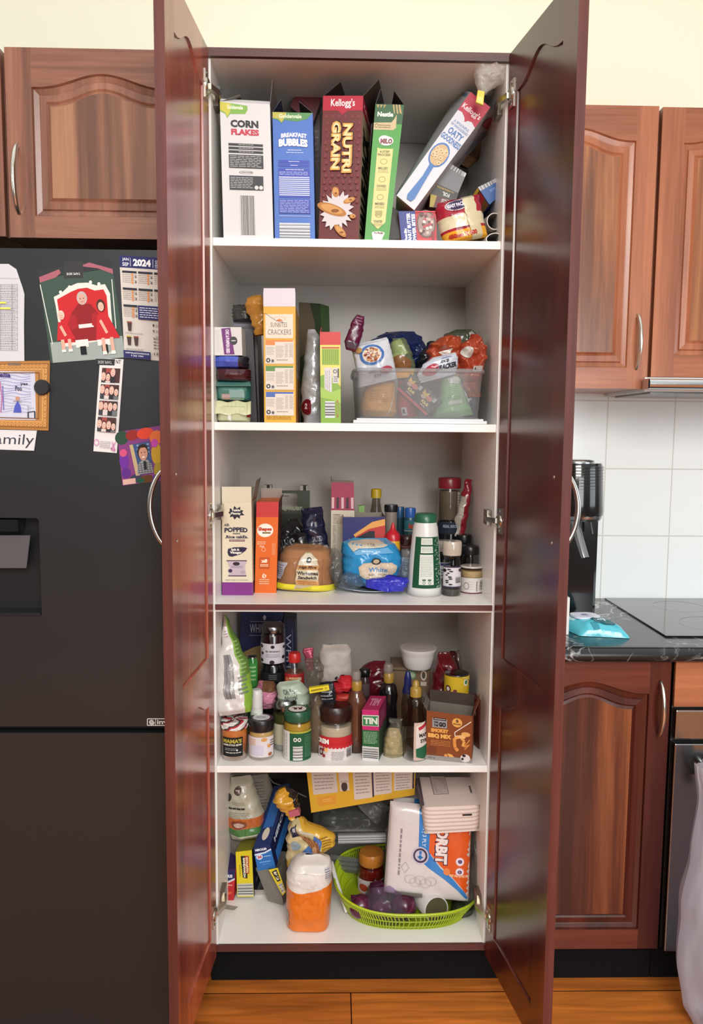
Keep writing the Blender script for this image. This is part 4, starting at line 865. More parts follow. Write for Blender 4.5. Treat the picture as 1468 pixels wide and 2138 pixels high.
# cling wrap box
k = Carton([(998, 391), (1038, 371), (1052, 402), (1022, 427)], .09, .0, '2c5a9e', None, vec=(-.02, .17, -.02))
k.F; k.f.bars(-.0, 0, 1, .22, '6b6e74', n=12, bg='d0d0d2'); k.f.dash(.4, .4, .7, .55, 2, '8fb0dc', .4)
q = [P(985, 412, .12), P(998, 391, .092), P(1022, 427, .092), P(1008, 444, .12)]; k.mb.hexa(q, (0, .12, 0), '6a4a26'); c = quadcv(k.mb, q); c.poly([(0, .4), (1, .2), (1, .6), (0, .8)], '9c2c2c'); c.rect(0, .0, 1, .15, 'c9a23a')
k.mb.build('cling_wrap_box', None, label='blue-ended cling wrap carton leaning on the right wall of the top shelf', cat='wrap box')
def ringtube(c0, c1, r, col, sq=1., th=.0018, n=28, name='', label='', rot=0.):
    c0, c1 = Vector(c0), Vector(c1); ax = (c1-c0).normalized(); a = ax.cross(Vector((0, 0, 1))).normalized(); b = a.cross(ax)
    a, b = a*math.cos(rot)+b*math.sin(rot), -a*math.sin(rot)+b*math.cos(rot)
    def ring(c, rr): return [c+a*math.cos(2*PI*i/n)*rr+b*math.sin(2*PI*i/n)*(rr-(r-r*sq)) for i in range(n)]
    m = MB(); A, B_, C_, D = ring(c0, r), ring(c1, r), ring(c1, r-th), ring(c0, r-th); f = lambda o, p: [(o+i, o+(i+1) % n, p+(i+1) % n, p+i) for i in range(n)]
    m.add(A+B_+C_+D, f(0, n)+f(n, 2*n), col, 'paper', True); m.add(A+B_+C_+D, f(2*n, 3*n), '8a8480', 'paper', True); m.add(A+B_+C_+D, f(3*n, 0), 'e6e2de', 'paper')
    return m.build(name, None, label=label, cat='tube', group=None)
c0 = P(1033, 462, .06); ringtube(c0, c0+Vector((-.03, .2, .0)), .0195, 'dcd8d2', 1., name='cardboard_tube', label='open-ended white cardboard tube leaning in the right corner of the top shelf')
c0 = P(1031, 490, .035); c0.z = Z1+.0125; ringtube(c0, c0+Vector((-.02, .14, 0)), .019, 'd4cfc9', .62, name='cardboard_tube', label='crushed white cardboard tube lying below the open tube, topmost shelf right', rot=.3)
bg = Bag(.10, (452, 215), (450, 180), [(0, 8, 6, .4), (.5, 9, 9, 1), (.8, 6, 12, .7), (1, 3, 9, .3)], .012, 'c9c7c4', 'hazy', 9, .006); bg.mb.build('plastic_scrap', None, label='scrap of clear plastic bag behind the top left hinge', cat='plastic')
# ================================================================== second shelf
k = Carton([(486, 663), (536, 663), (542, 882), (492, 882)], .16, .12, '4f4c54', Z2)
f = k.f; f.rect(0, 0, 1, .2, '5d5962')
for i in range(5): f.rect(.05, .03+.03*i, .92, .045+.03*i, '7a7680' if i % 2 else '35323a')
f.rect(.72, .26, .9, .7, '5c1f33'); f.rect(.05, .3, .5, .75, '38353c'); k.mb.build('snack_carton', None, label='grey striped carton standing behind the stacked packets, second shelf left', cat='carton')
bg = Bag(.15, (505, 668), (502, 636), [(0, 18, 22, .8), (.5, 19, 20, 1), (1, 15, 9, .3)], .02, '4a4846', 'foil', 11, .007); bg.mb.build('foil_packet', None, label='crumpled silver foil packet on top of the grey striped carton', cat='packet')
k = Carton([(446, 683), (504, 683), (506, 742), (449, 742)], .03, .11, 'd0cdca', None)
f = k.f; f.poly([(.27, .05), (.6, .02), (.72, .97), (.34, .97)], '6b2472'); f.txt('CHIC & PUMPKIN SEED', .42, .08, .55, .93, 'e0d0e2', 90, .05); f.ell(.7, .48, .14, .15, '2a2a2e'); f.ell(.7, .48, .1, .02, 'c0c0c0', 10); f.dash(.06, .1, .2, .9, 3, 'a8a6a4', .2, 2, True)
k.mb.build('seed_snack_box', None, label='small white box with a purple stripe on top of the packet stack', cat='box')
def packet(name, label, cat, Y, x0, x1, y0, y1, th, col, mt='film', seed=0, z0=None, amp=.004, **kw):
    cx = (x0+x1)/2; hw = (x1-x0)/2
    return Bag(Y, (cx, y1), (cx, y0), [(0, hw*.9, hw*.9, .35), (.12, hw, hw, .8), (.5, hw, hw, 1), (.88, hw, hw, .8), (1, hw*.92, hw*.92, .3)], th, col, mt, seed, amp, z0=z0, **kw)
bg = packet('', '', '', .06, 448, 520, 743, 771, .035, lambda u, v: '4658b8' if u < .72 else '1d1c26', 'film', 13, sq=4); bg.mb.build('snack_packet', None, label='small blue packet with a dark end under the purple striped box', cat='packet')
bg = packet('', '', '', .06, 453, 524, 769, 797, .035, '42161f', 'film', 14, sq=4); bg.f.dash(.3, .4, .7, .6, 2, '7a5a5e', .3); bg.mb.build('snack_packet', None, label='dark maroon shiny packet between the blue and the teal packets', cat='packet')
t = thing('snack_packet', 'teal packet with a clear window in the left packet stack', 'packet', tuple(P(487, 836, .06)))
bg = packet('', '', '', .07, 452, 524, 794, 837, .03, '2c6660', 'plastic', 15, amp=.001, sq=5)
f = bg.f; f.poly([(.06, .2), (.94, .2), (.85, .98), (.15, .98)], '4b7a70'); f.rect(.42, .5, .84, .96, '86a8a4'); f.rect(.2, .7, .44, .95, 'b59a9c'); f.ell(.33, .28, .08, .05, '1c2a2a', 10); bg.mb.build('wrapper', t)
m = MB().slab([P(450, 806, .03), P(524, 806, .03), P(521, 797, .055), P(455, 797, .055)], .001, '5c8a82', 'plastic'); m.build('top_fold', t)
t = thing('snack_packet', 'cream packet with a crimped top seal at the bottom of the left stack', 'packet', tuple(P(487, 882, .06)))
bg = packet('', '', '', .07, 455, 523, 846, 884, .04, 'c9c9a2', 'film', 16, Z2, .003, sq=5); bg.f.ell(.42, .75, .05, .25, 'e8e8e0', 10); bg.f.rect(.93, .3, 1, .7, 'a82a34'); bg.mb.build('wrapper', t)
def crimp(u, v):
    q = P(449+75*u, 838+27*v, .055-.03*v); q.y += .0015*math.sin(u*60)*(1 if .2 < v < .85 else .3)+.003*noise.noise(Vector((u*6, v*3, 1))); q.z += .002*math.sin(u*13); return q
MB().grid(crimp, 60, 8, 'd3d3ac', 'film').build('crimped_seal', t, )
k = Carton([(506, 690), (528, 690), (537, 880), (512, 880)], .115, .03, '2b292c', Z2); k.mb.build('dark_packet', None, label='dark narrow packet between the packet stack and the yellow crackers box', cat='packet')
# sunbites
k = Carton([(550, 640), (617, 640), (618, 882.5), (552, 882.5)], .03, .19, 'd9a62e', Z2, side='b98a3c')
f = k.f; f.rect(.06, .065, .92, .27, 'ddd2c2'); f.poly([(.38, .125), (.44, .11), (.5, .104), (.56, .11), (.62, .125)], 'd0763c'); f.txt('SUNBITES', .22, .135, .74, .175, '5a5250', b=.0); f.txt('CRACKERS', .13, .195, .86, .24, '6a6260', b=.0)
for i in range(7): a = -1.2+.4*i; f.line([(.5+.16*math.sin(a), .118-.028*math.cos(a)), (.5+.22*math.sin(a), .118-.042*math.cos(a))], .006, 'd98a50', 3.6)
f.line([(.0, .06), (.1, .065), (.25, .095), (.4, .12), (.62, .135)], .005, '4a3c28', 3.6)
for i, cc in enumerate(('d8843c', '5a8a40', '4a68b0')):
    y = .285+.224*i; f.rect(.05, y, .94, y+.205, 'd8d0c4'); f.rect(.06, y, .92, y+.016, cc); f.rect(.06, y, .35, y+.045, cc); f.dash(.08, y+.06, .33, y+.13, 7, '8f8880', .3, i); f.dash(.38, y+.05, .62, y+.155, 9, '8f8880', .3, i+3, words=3)
    f.dash(.66, y+.03, .76, y+.15, 11, '8f8880', .3, i+5, words=2); f.dash(.8, y+.03, .92, y+.15, 11, '8f8880', .3, i+7, words=2); f.ell(.14, y+.175, .07, .02, '3a3a3c', 14); f.ell(.14, y+.175, .03, .01, 'cfc8bc', 8); f.ell(.28, y+.18, .045, .014, '5a5a5c', 12); f.dash(.4, y+.165, .75, y+.18, 1, '8f8880')
f.dash(.08, .945, .85, .975, 3, 'a87a24', .35)
k.r.rect(.1, .3, .9, .6, 'b5a58a'); k.r.dash(.15, .3, .85, .55, 8, '8a7a60'); k.r.poly([(0, .72), (.6, .78), (1, .9), (1, 1), (0, 1)], 'b06a3c')
fl = k.flap('f', .0, .042, 'd4cdd6', cut=.33, taper=.013)
ob = Bag(.1, (540, 700), (530, 618), [(0, 8, 14, .5), (.4, 12, 20, .8), (.75, 22, 22, 1), (.95, 14, 18, .5), (1, 4, 16, .2)], .02, 'b07a30', 'film', 17, .008)
carton('crackers_box', 'tall yellow crackers box with an open white top flap, second shelf', 'crackers box', k, flaps=[('top_flap', fl)])
ob.mb.build('inner_bag', None, label='orange-brown plastic bag poking up left of the yellow crackers box', cat='bag')
# dark green box behind
k = Carton([(624, 631), (669, 634), (676, 780), (628, 780)], (.33, .30, .30, .33), .05, '2c3a26', Z2, side='4a5a40', open_=True)
k.f.poly([(.0, .0), (.5, .0), (.75, .18), (.4, .4), (0, .45)], '5a5040'); k.f.ell(.65, .33, .28, .1, '151a16'); k.f.txt('LeCor', .5, .31, .9, .35, '9aa596'); k.r.poly([(0, 0), (1, 0), (1, 1), (0, 1)], '3f5a34')
k.mb.build('snack_carton', None, label='dark green carton with an open top standing at the back of the second shelf', cat='carton')
bg = Bag(.13, (654, 884), (652, 688), [(0, 20, 22, .4), (.1, 24, 26, .9), (.35, 25, 26, 1), (.7, 17, 24, .9), (.9, 12, 20, .6), (1, 9, 6, .2)], .04, 'b4b8bc', 'foil', 18, .007, 34, 60, Z2)
bg.f.poly([(.05+.22*math.cos(2*PI*i/20)+.2, .83+.085*math.sin(2*PI*i/20)) for i in range(20)], '6e1420'); bg.f.txt('2', .19, .79, .3, .85, 'd8c8cc', b=.05)
bg.mb.build('chip_bag', None, label='silver foil bag with a dark red number two dot behind the green snack box', cat='bag')
# red green box
k = Carton([(668, 693), (711, 693), (712, 883), (670, 883)], .03, .16, 'd3ca5a', Z2, side='8a8428', open_=True)
f = k.f; f.rect(0, 0, 1, .14, 'c2302c'); f.rect(0, .155, 1, .5, 'dcd26a'); f.rect(.08, .165, .94, .18, 'b8342c'); f.rect(.08, .185, .94, .36, '8fae3a'); f.dash(.12, .19, .9, .35, 8, '6a8a2c', .3, 1, True)
f.poly([(0, .48), (.4, .45), (1, .6), (1, 1), (0, 1)], '7fa83c'); f.rect(.2, .39, .56, .7, 'cfcdd0'); f.dash(.24, .42, .5, .68, 3, '7a7a80', .25, 2, True); f.rect(.6, .39, .92, .56, 'cdccc8'); f.ring(.72, .43, .1, .022, .6, '4a4a4c', 12); f.rect(.84, .4, .92, .5, '4a4a4c'); f.dash(.65, .48, .85, .55, 3, '6a6a6a')
f.poly([(0, .6), (.5, .66), (1, .62), (1, .78), (.5, .74), (0, .72)], '9cc052'); f.bars(.22, .76, .7, .94, '3a3a3c', True, 10); f.ring(.83, .84, .07, .1, .8, 'b8484a', 12)
r = k.r; r.poly([(0, .1), (1, .1), (1, .45), (0, .5)], 'a89a30'); r.poly([(0, .5), (1, .42), (1, .7), (0, .75)], '3c2420'); r.poly([(0, .72), (1, .7), (1, 1), (0, 1)], '4a6a2c')
for i in range(26): r.ell(R.random(), .55+.43*R.random(), .05, .012, R.choice(('8aa83c', '6a3a24', 'b0a050')), 6)
t = carton('snack_box', 'red, yellow and green snack box with a torn open top, second shelf middle', 'snack box', k, flaps=[k.flap('l', -.3, .012, 'b02c2a'), k.flap('b', -.9, .02, 'a82c2a')])
bg = Bag(.04, (733, 732), (750, 658), [(0, 11, 10, .4), (.2, 18, 14, .9), (.45, 15, 16, .8), (.8, 12, 14, .7), (1, 5, 11, .3)], .012, '541434', 'film', 19, .004, 24, 40)
bg.f.dash(.2, .05, .8, .3, 3, '8f5a74'); bg.f.rect(.1, .78, .9, .95, '4c4450'); bg.mb.build('snack_wrapper', None, label='crumpled maroon wrapper sticking out of the red and green snack box', cat='wrapper')
# ---- plastic tub with snacks
X0, X1 = XZ(748, .03, Z2+.01).x, XZ(1003, .03, Z2+.01).x
t = thing('storage_tub', 'milky plastic tub full of snack bags standing on its white lid', 'tub', ((X0+X1)/2, .18, Z2))
m = MB().box((X0-.012, .018, Z2+.0005), (X1+.014, .36, Z2+.008), 'd4d5d8', 'plastic'); m.box((X0-.004, .022, Z2+.0078), (X1+.006, .352, Z2+.0125), 'dadbde', 'plastic'); m.build('lid', t, bevel=.001)
def tub(u, v, ins=0.):
    n = 4; a = 2*PI*u+PI*.25; z = Z2+.014+(.112-ins)*v+ins; w_ = (X1-X0)/2-ins; g = .005+.008*v
    q = 9; cx, sx = math.cos(a), math.sin(a); x = math.copysign(abs(cx)**(2/q), cx)*(w_+g-.004); y = math.copysign(abs(sx)**(2/q), sx)*(.155+g-ins)
    return Vector(((X0+X1)/2+x, .188+y, z))
m = MB().grid(tub, 96, 8, 'dfe2e4', 'milky', True, True)
def rim(u, v):
    p = tub(u, 1); c = Vector(((X0+X1)/2, .188, 0)); o = Vector((p.x-c.x, p.y-c.y, 0)).normalized(); a = 2*PI*v
    return p+o*(.003+.0035*math.cos(a))+Vector((0, 0, .005*math.sin(a)))
m.build('tub_wall', t); MB().grid(rim, 96, 8, 'e4e6e8', 'milky', True, True).build('rim', t)
m = MB(); m.box((X0+.004, .036, Z2+.0135), (X1-.004, .34, Z2+.0155), 'd9dcde', 'milky'); m.build('tub_base', t)
ZB = Z2+.017
def sbag(label, Y, p0, p1, prof, th, col, seed, amp=.006, z0=None, mt='film', deco=None, cat='snack bag', name='snack_bag', **kw):
    bg = Bag(Y, p0, p1, prof, th, col, mt, seed, amp, z0=z0, **kw)
    if deco: deco(bg.f)
    return bg.mb.build(name, None, label=label, cat=cat)
def d_(f):
    f.dash(.2, .3, .7, .62, 7, 'a87c3a', .25, 3); f.line([(.96, .1), (.9, .4), (.82, .7), (.7, 1)], .012, 'e8e0d4', 1.)
sbag('orange packet inside the left end of the plastic tub', .115, (790, 877), (795, 792), [(0, 34, 34, .7), (.15, 40, 38, 1), (.6, 36, 34, 1), (.9, 28, 32, .7), (1, 22, 26, .2)], .05, 'e0a04a', 21, .006, ZB, deco=d_, zmin=ZB)
def d_(f):
    f.ell(.47, .33, .32, .24, '3f6aa8'); f.ell(.47, .33, .25, .185, 'd9cdc4')
    for i in range(30): a = R.random()*6.3; q = R.random()**.5; f.ell(.47+.2*q*math.cos(a), .33+.15*q*math.sin(a), .045, .03, R.choice(('8a4632', 'b5764c', 'e0cfa8', 'c9a070')), 7)
    f.ell(.17, .17, .09, .07, 'a8844c', 8); f.txt('RICE', .42, .8, .6, .87, '6a6a70', 180, .03); f.txt('& TARO', .3, .68, .62, .76, '6a6a70', 180, .02); f.ell(.75, .74, .16, .08, 'b0485c')
sbag('white bag with a blue bowl picture standing up in the left of the tub', .065, (790, 800), (770, 713), [(0, 44, 40, .4), (.3, 40, 42, 1), (.7, 38, 42, 1), (.95, 39, 40, .5), (1, 36, 38, .1)], .02, 'c8ccd4', 22, .005, deco=d_)
sbag('red packet under the black chilli box inside the tub', .13, (852, 876), (845, 786), [(0, 20, 26, .5), (.3, 22, 22, 1), (.8, 16, 22, 1), (1, 14, 16, .3)], .03, 'b5363c', 23, .005, ZB, zmin=ZB, deco=lambda f: (f.rect(.15, .75, .4, .95, 'd8d0cc'), f.rect(.2, .8, .3, .9, '2a2a2a')))
k = Carton([(857, 779), (923, 837), (890, 868), (829, 812)], (.09, .06, .06, .09), .03, '26211f', None, mt='film')
f = k.f; f.rect(0, .88, 1, 1.0, 'b8323c'); 
for o_ in (.0, .45):
    f.poly([(.08+o_, .1), (.16+o_, .22), (.24+o_, .1), (.24+o_, .34), (.08+o_, .34)], 'd0a83c'); f.ell(.16+o_, .42, .07, .09, 'c4a090'); f.ell(.3+o_, .34, .08, .12, 'c46a54'); f.txt('100', .38+o_, .1, .46+o_, .34, 'd0d0d0', 0, .04); f.txt('Kick', .2+o_, .52, .42+o_, .68, 'd8c06a', 0, .05); f.txt('MEAL', .22+o_, .72, .38+o_, .8, 'd8b0a8', 0, .03)
k.mb.build('noodle_snack_box', None, label='tilted black and red snack carton pressed against the front of the tub', cat='snack box')
def d_(f):
    f.dash(.3, .3, .75, .6, 7, '5c8a54', .25, 3); f.rect(.3, .62, .75, .7, 'c9d0c4'); f.poly([(.3, 0), (.7, .02), (.92, .14), (.8, .26), (.3, .2)], 'c9cfc6')
sbag('light green packet inside the right half of the tub', .10, (948, 877), (935, 782), [(0, 44, 40, .5), (.15, 42, 38, 1), (.6, 22, 28, 1), (.9, 18, 22, .8), (1, 14, 14, .3)], .035, '8fbd86', 24, .006, ZB, zmin=ZB, deco=d_)
sbag('navy packet at the right end inside the tub', .13, (986, 868), (968, 784), [(0, 12, 14, .4), (.3, 20, 18, 1), (.8, 22, 18, 1), (1, 14, 14, .3)], .03, '2f3450', 25, .006, ZB+.004, zmin=ZB, deco=lambda f: (f.rect(.05, .35, .4, .65, 'b5b8c0'), f.dash(.5, .3, .75, .8, 3, '7a8098', .3, 1, True)))
def d_(f):
    f.ell(.3, .55, .2, .26, 'a8243c'); f.txt('RICE', .5, .22, .72, .36, '2a2a34', -0, .04); f.txt('CRACKER', .42, .42, .95, .66, '2a2a34', 0, .05); f.dash(.5, .1, .8, .18, 1, '6a8ab0')
sbag('white rice cracker bag sticking out of the tub in the middle', .07, (918, 790), (908, 746), [(0, 42, 34, .5), (.4, 44, 44, 1), (.8, 28, 47, .8), (1, 6, 44, .2)], .02, 'c4c9d6', 26, .006, deco=d_)
sbag('orange-red snack bag in the tub, left of the one leaning on the cupboard wall', .14, (925, 800), (935, 700), [(0, 25, 30, .6), (.4, 38, 32, 1), (.75, 40, 30, 1), (.92, 18, 30, .6), (1, 4, 24, .3)], .04, 'a8482a', 27, .02, fq=48, deco=lambda f: (f.poly([(.35, .4), (.65, .3), (.72, .5), (.4, .6)], 'd9cfc8'), f.dash(.4, .4, .66, .52, 4, 'a05a40', .3)))
sbag('orange-red snack bag at the right end of the tub leaning on the cupboard wall', .115, (985, 830), (985, 698), [(0, 12, 16, .6), (.3, 26, 20, 1), (.6, 32, 30, 1), (.8, 26, 32, .8), (.95, 6, 16, .5), (1, 2, 12, .2)], .035, 'a24028', 28, .018, fq=48, deco=lambda f: (f.ell(.25, .3, .2, .09, 'c9c4be'), f.rect(.5, .52, .85, .6, 'cfc9c2'), f.poly([(.53, .59), (.62, .59), (.575, .53)], '2a2a2a')))
sbag('large navy foil bag lying at the back of the second shelf', .33, (830, 770), (828, 693), [(0, 60, 60, .8), (.5, 62, 66, 1), (.8, 56, 52, .9), (1, 22, 36, .3)], .05, '1a2a58', 29, .018, fq=40)
sbag('black crumpled bag between the navy bag and the orange bags', .3, (890, 790), (900, 712), [(0, 26, 26, .8), (.6, 26, 34, 1), (.85, 10, 30, .7), (1, 2, 8, .3)], .03, '20242c', 30, .01)
def d_(f):
    f.poly([(.0, .1), (.6, .0), (.75, .4), (.1, .55)], '8a9a68'); f.ell(.4, .65, .42, .22, '7a5230'); f.poly([(.1, .82), (.9, .8), (.85, 1), (.05, 1)], 'd9a038')
sbag('clear green bag of brown snacks behind the white bowl-picture bag', .11, (842, 790), (838, 706), [(0, 24, 28, .6), (.4, 26, 26, 1), (.8, 24, 16, .9), (1, 20, 6, .3)], .025, '5a6650', 31, .006, deco=d_)
sbag('dark green bag with a white hang tag at the back right of the second shelf', .28, (955, 750), (955, 688), [(0, 40, 40, .8), (.5, 38, 42, 1), (.85, 26, 40, .8), (1, 2, 30, .3)], .03, '4a5240', 32, .01, deco=lambda f: f.poly([(.72, .15), (.85, .05), (.97, .3), (.9, .5), (.72, .45)], 'c9c7c2'))
# ================================================================== vessels
def jar(name, label, cat, cx, Y, body, z0, content, fill=None, lid=None, lidcol='222222', lidmt='plastic', lab=None, labcol='dddddd', labfn=None, glass='f4f6f4', ang=72, lidfn=None, opaque=None, labang0=None, cmt='food', extra=None):
    """body/lid: [(radius px, py)] bottom to top; lab=(py0,py1) rows of the paper label"""
    c, pr = vessel(cx, Y, body, z0); t = thing(name, label, cat, (c.x, Y, pr[0][1]))
    if opaque: m = MB().lathe(c, pr, opaque[0], opaque[1], 32); m.build('body', t)
    else:
        zt = P(cx, fill or body[-1][1], Y).z
        inn = [(max(.001, r-.0022), z) for r, z in pr]; inn[0] = (inn[0][0], inn[0][1]+.002); cc = [p for p in inn if p[1] < zt]
        if len(cc) < len(inn) and cc: a, b = cc[-1], inn[len(cc)]; k = (zt-a[1])/(b[1]-a[1]); cc.append((fr(a[0], b[0], k), zt))
        if content: MB().lathe(c, cc, content, cmt, 32).build('contents', t)
        MB().lathe(c, pr, glass, 'glass', 32, cap=False).build('glass_body', t)
    if lid:
        lp = pxprof(cx, Y, lid); m = MB().lathe(c, lp, lidcol, lidmt, 36)
        zt = max(z for r, z in lp); rt = [r for r, z in lp if z == zt][0]
        if lidfn:
            cv = Cv(m, lambda u, v, d: Vector((c.x+(u-.5)*2*rt, Y-(.5-v)*-2*rt, zt+d+.0003)), 'paper'); lidfn(cv)
        m.build('lid', t)
    if lab:
        zs = [P(cx, y, Y).z for y in lab]; rr = max(r for r, z in pr if True)
        def rat(z):
            for (r0, a), (r1, b) in zip(pr, pr[1:]):
                if a <= z <= b and b > a: return fr(r0, r1, (z-a)/(b-a))
            return rr
        m = MB(); a0 = -ang if labang0 is None else labang0
        def fn(u, v, d):
            z = fr(zs[0], zs[1], v); R_ = rat(z)+.0005+d; a = math.radians(fr(a0, ang, u)); return Vector((c.x+R_*math.sin(a), Y-R_*math.cos(a), z))
        cv = Cv(m, fn, 'paper', True, 0); m.grid(lambda u, v: fn(u, v, 0), 24, 12, labcol, 'paper')
        if labfn: labfn(cv)
        m.build('label', t)
    if extra: extra(t, c, pr)
    return t
# ================================================================== third shelf
k = Carton([(463.5, 1048), (525, 1048), (528, 1233), (464, 1232)], .10, .13, 'd6cbb2', Z3, side='b9ae98')
f = k.f
pts = [(.47+(.3 if i % 2 else .2)*math.cos(2*PI*i/18)*(.85+.3*R.random()), .115+(.075 if i % 2 else .045)*math.sin(2*PI*i/18)) for i in range(18)]
f.poly(pts, '1f1b2c'); f.txt('Table', .32, .075, .62, .1, 'e0dcd0', b=.05); f.txt('Plenty', .3, .11, .64, .14, 'e0dcd0', b=.05)
f.txt('AIR', .07, .23, .25, .26, '2a2440', b=.03); f.txt('POPPED', .08, .268, .86, .32, '2a2440', b=.05, curve=.15); f.txt('mini', .36, .325, .6, .345, '2a2440', b=.03); f.txt('.Rice cakEs.', .1, .355, .87, .388, '2a2440', b=.04); f.rect(.24, .4, .76, .42, '6a3a4a'); f.dash(.27, .405, .73, .415, 1, 'd0c0c0')
f.poly([(.18, .54), (.2, .5), (.4, .483), (.7, .48), (.84, .49), (.78, .52), (.6, .56), (.32, .585), (.22, .575)], '231d3c'); f.txt('Salt &', .3, .495, .58, .52, 'e4dcd0', b=.05); f.txt('Vinegar', .26, .525, .66, .56, 'e4dcd0', b=.05)
f.poly([(.16, .63), (.82, .625), (.75, .7), (.8, .79), (.22, .79), (.25, .7)], 'b9a9b4'); f.rect(.15, .622, .82, .632, '3a2440'); f.rect(.2, .785, .8, .795, '3a2440'); f.ell(.47, .66, .12, .02, '2a2030', 12); f.dash(.3, .68, .68, .71, 2, '6a5a7a', .3); f.ell(.27, .735, .07, .02, '3a2a4a', 10); f.ell(.68, .75, .09, .02, 'a89aa0', 10)
f.dash(.1, .83, .85, .84, 1, '7a6a70'); f.rect(0, .86, 1.0, 1, '7a2c7c'); k.r.rect(0, .86, 1, 1, '5c2060'); k.r.dash(.2, .45, .9, .8, 8, '4a3a50', .3, 1)
carton('rice_cake_box', 'cream rice cakes box with a purple base at the left of the third shelf', 'rice cake box', k, flaps=[('top_flap', k.flap('f', .05, .0385, 'd3c9b3', cut=.05, taper=.0005)), k.flap('r', .2, .055, '7d776a'), k.flap('b', -.1, .03, '8a8478')])
k = Carton([(535.6, 1048), (582, 1048), (577, 1229), (532, 1229)], .13, .13, 'd9661f', Z3, side='5a2416')
f = k.f; f.rect(0, 0, 1, .165, 'c03434'); f.ell(.42, .31, .37, .075, 'e6ded0'); f.ell(.42, .31, .33, .065, 'f0e8dc'); f.txt('Shapes', .1, .275, .72, .325, 'b8321f', b=.09); f.rect(.3, .328, .66, .345, '3a3420'); f.dash(.34, .332, .62, .342, 1, 'd9c060')
f.dash(.07, .43, .45, .47, 2, 'e8c8a8', .4); f.txt('Pick', .2, .475, .4, .495, 'e8d8c0'); f.ring(.36, .52, .1, .025, .75, 'e8b890', 12); f.dash(.75, .45, .92, .58, 3, 'e8b890', .3, 1, True)
f.rect(.18, .61, .65, .73, 'a8481c'); f.rect(.2, .62, .63, .72, 'c85a22'); f.txt('x8', .27, .625, .55, .665, 'f0e0c8', b=.07); f.dash(.23, .68, .6, .71, 2, 'f0d8b8', .45); f.ring(.42, .805, .11, .026, .55, 'efd9bc', 3); f.ring(.42, .815, .11, .026, .6, 'efd9bc', 5); f.dash(.2, .845, .66, .91, 3, 'efd0ac', .35)
k.r.rect(0, 0, 1, .165, '5a1a1c')
carton('snack_box', 'narrow orange and red box beside the cream rice cakes box', 'snack box', k, flaps=[('lid_flap', k.flap('b', -.45, .03, 'a9a29c')), k.flap('r', .3, .012, '6a2a2a')])
# green carry carton
t = thing('meat_rub_carrier', 'dark green cardboard carrier with a handle at the back of the third shelf', 'carrier', tuple(XZ(596, .42, Z3)))
zt = P(596, 1018, .4).z; xl, xr = P(545, 1050, .4).x, P(647, 1050, .4).x; zm = P(596, 1072, .4).z
m = MB(); hp = [(xl, zm), (xr, zm), (xr, zt-.008), (xl, zt-.008)]
lo = [[Vector((a, b, 0)) for a, b in hp], [Vector((a, b, 0)) for a, b in reversed(rrect(fr(xl, xr, .18), fr(xl, xr, .75), zm+.012, zt-.016, .008))]]
al = [p for l in lo for p in l]; tr = tessellate_polygon(lo)
for yy in (.395, .398): m.add([(p.x, yy, p.y) for p in al], [tuple(q) for q in tr], '33382c')
n_ = len(lo[0]); 
for l in lo: n_ = len(l); m.add([(p.x, .395, p.y) for p in l]+[(p.x, .398, p.y) for p in l], [(i, (i+1) % n_, (i+1) % n_+n_, i+n_) for i in range(n_)], '2a2e24')
c = quadcv(m, [(xl, .395, zt), (xr, .395, zt), (xr, .395, zm), (xl, .395, zm)]); c.rect(.42, .3, .58, .34, '4a4f40', .001); c.txt('BBQ RUBS', .3, .72, .85, .9, '8b8f7a', b=.05); m.build('handle_panel', t)
MB().box((xl, .39, Z3+.0005), (xr, .45, zm), '1d201b').build('carton', t)
for a in (xl+.008, xr-.028):
    m = MB(); m.box((a, .402, zm), (a+.022, .44, zt+.006), 'a8a69c', 'paper'); m.box((a+.009, .4, zm), (a+.017, .402, zt+.007), '2a2c26', 'paper'); m.build('side_post', t)
m = MB(); 
sbag('black and clear snack bag behind the orange box on the third shelf', .30, (615, 1150), (612, 1084), [(0, 30, 34, .8), (.5, 34, 34, 1), (.85, 26, 26, .8), (1, 8, 10, .3)], .04, '1d1e20', 40, .012, Z3, deco=lambda f: (f.dash(.1, .3, .5, .7, 4, '6a6c6e', .2, 1, True)))
sbag('navy peanut bag leaning over behind the wholemeal bread', .24, (672, 1165), (652, 1060), [(0, 34, 30, .7), (.3, 32, 28, 1), (.6, 26, 24, .9), (.85, 24, 22, .7), (1, 24, 20, .2)], .03, '1a1c34', 41, .008, Z3, deco=lambda f: (f.txt('SALTED', .35, .35, .75, .42, '9a9cac'), f.txt('PEANUTS', .3, .48, .95, .62, 'c4c6d0', 0, .04), f.line([(.1, .25), (.9, .22)], .006, '3a3c5a')))
sbag('small black packet under the peanut bag with white lettering', .22, (632, 1160), (628, 1112), [(0, 20, 20, .7), (.5, 20, 18, 1), (1, 10, 12, .3)], .025, '16171c', 42, .006, Z3, deco=lambda f: f.txt('ALTED', .2, .4, .8, .6, 'b0b2b8', 0, .05))
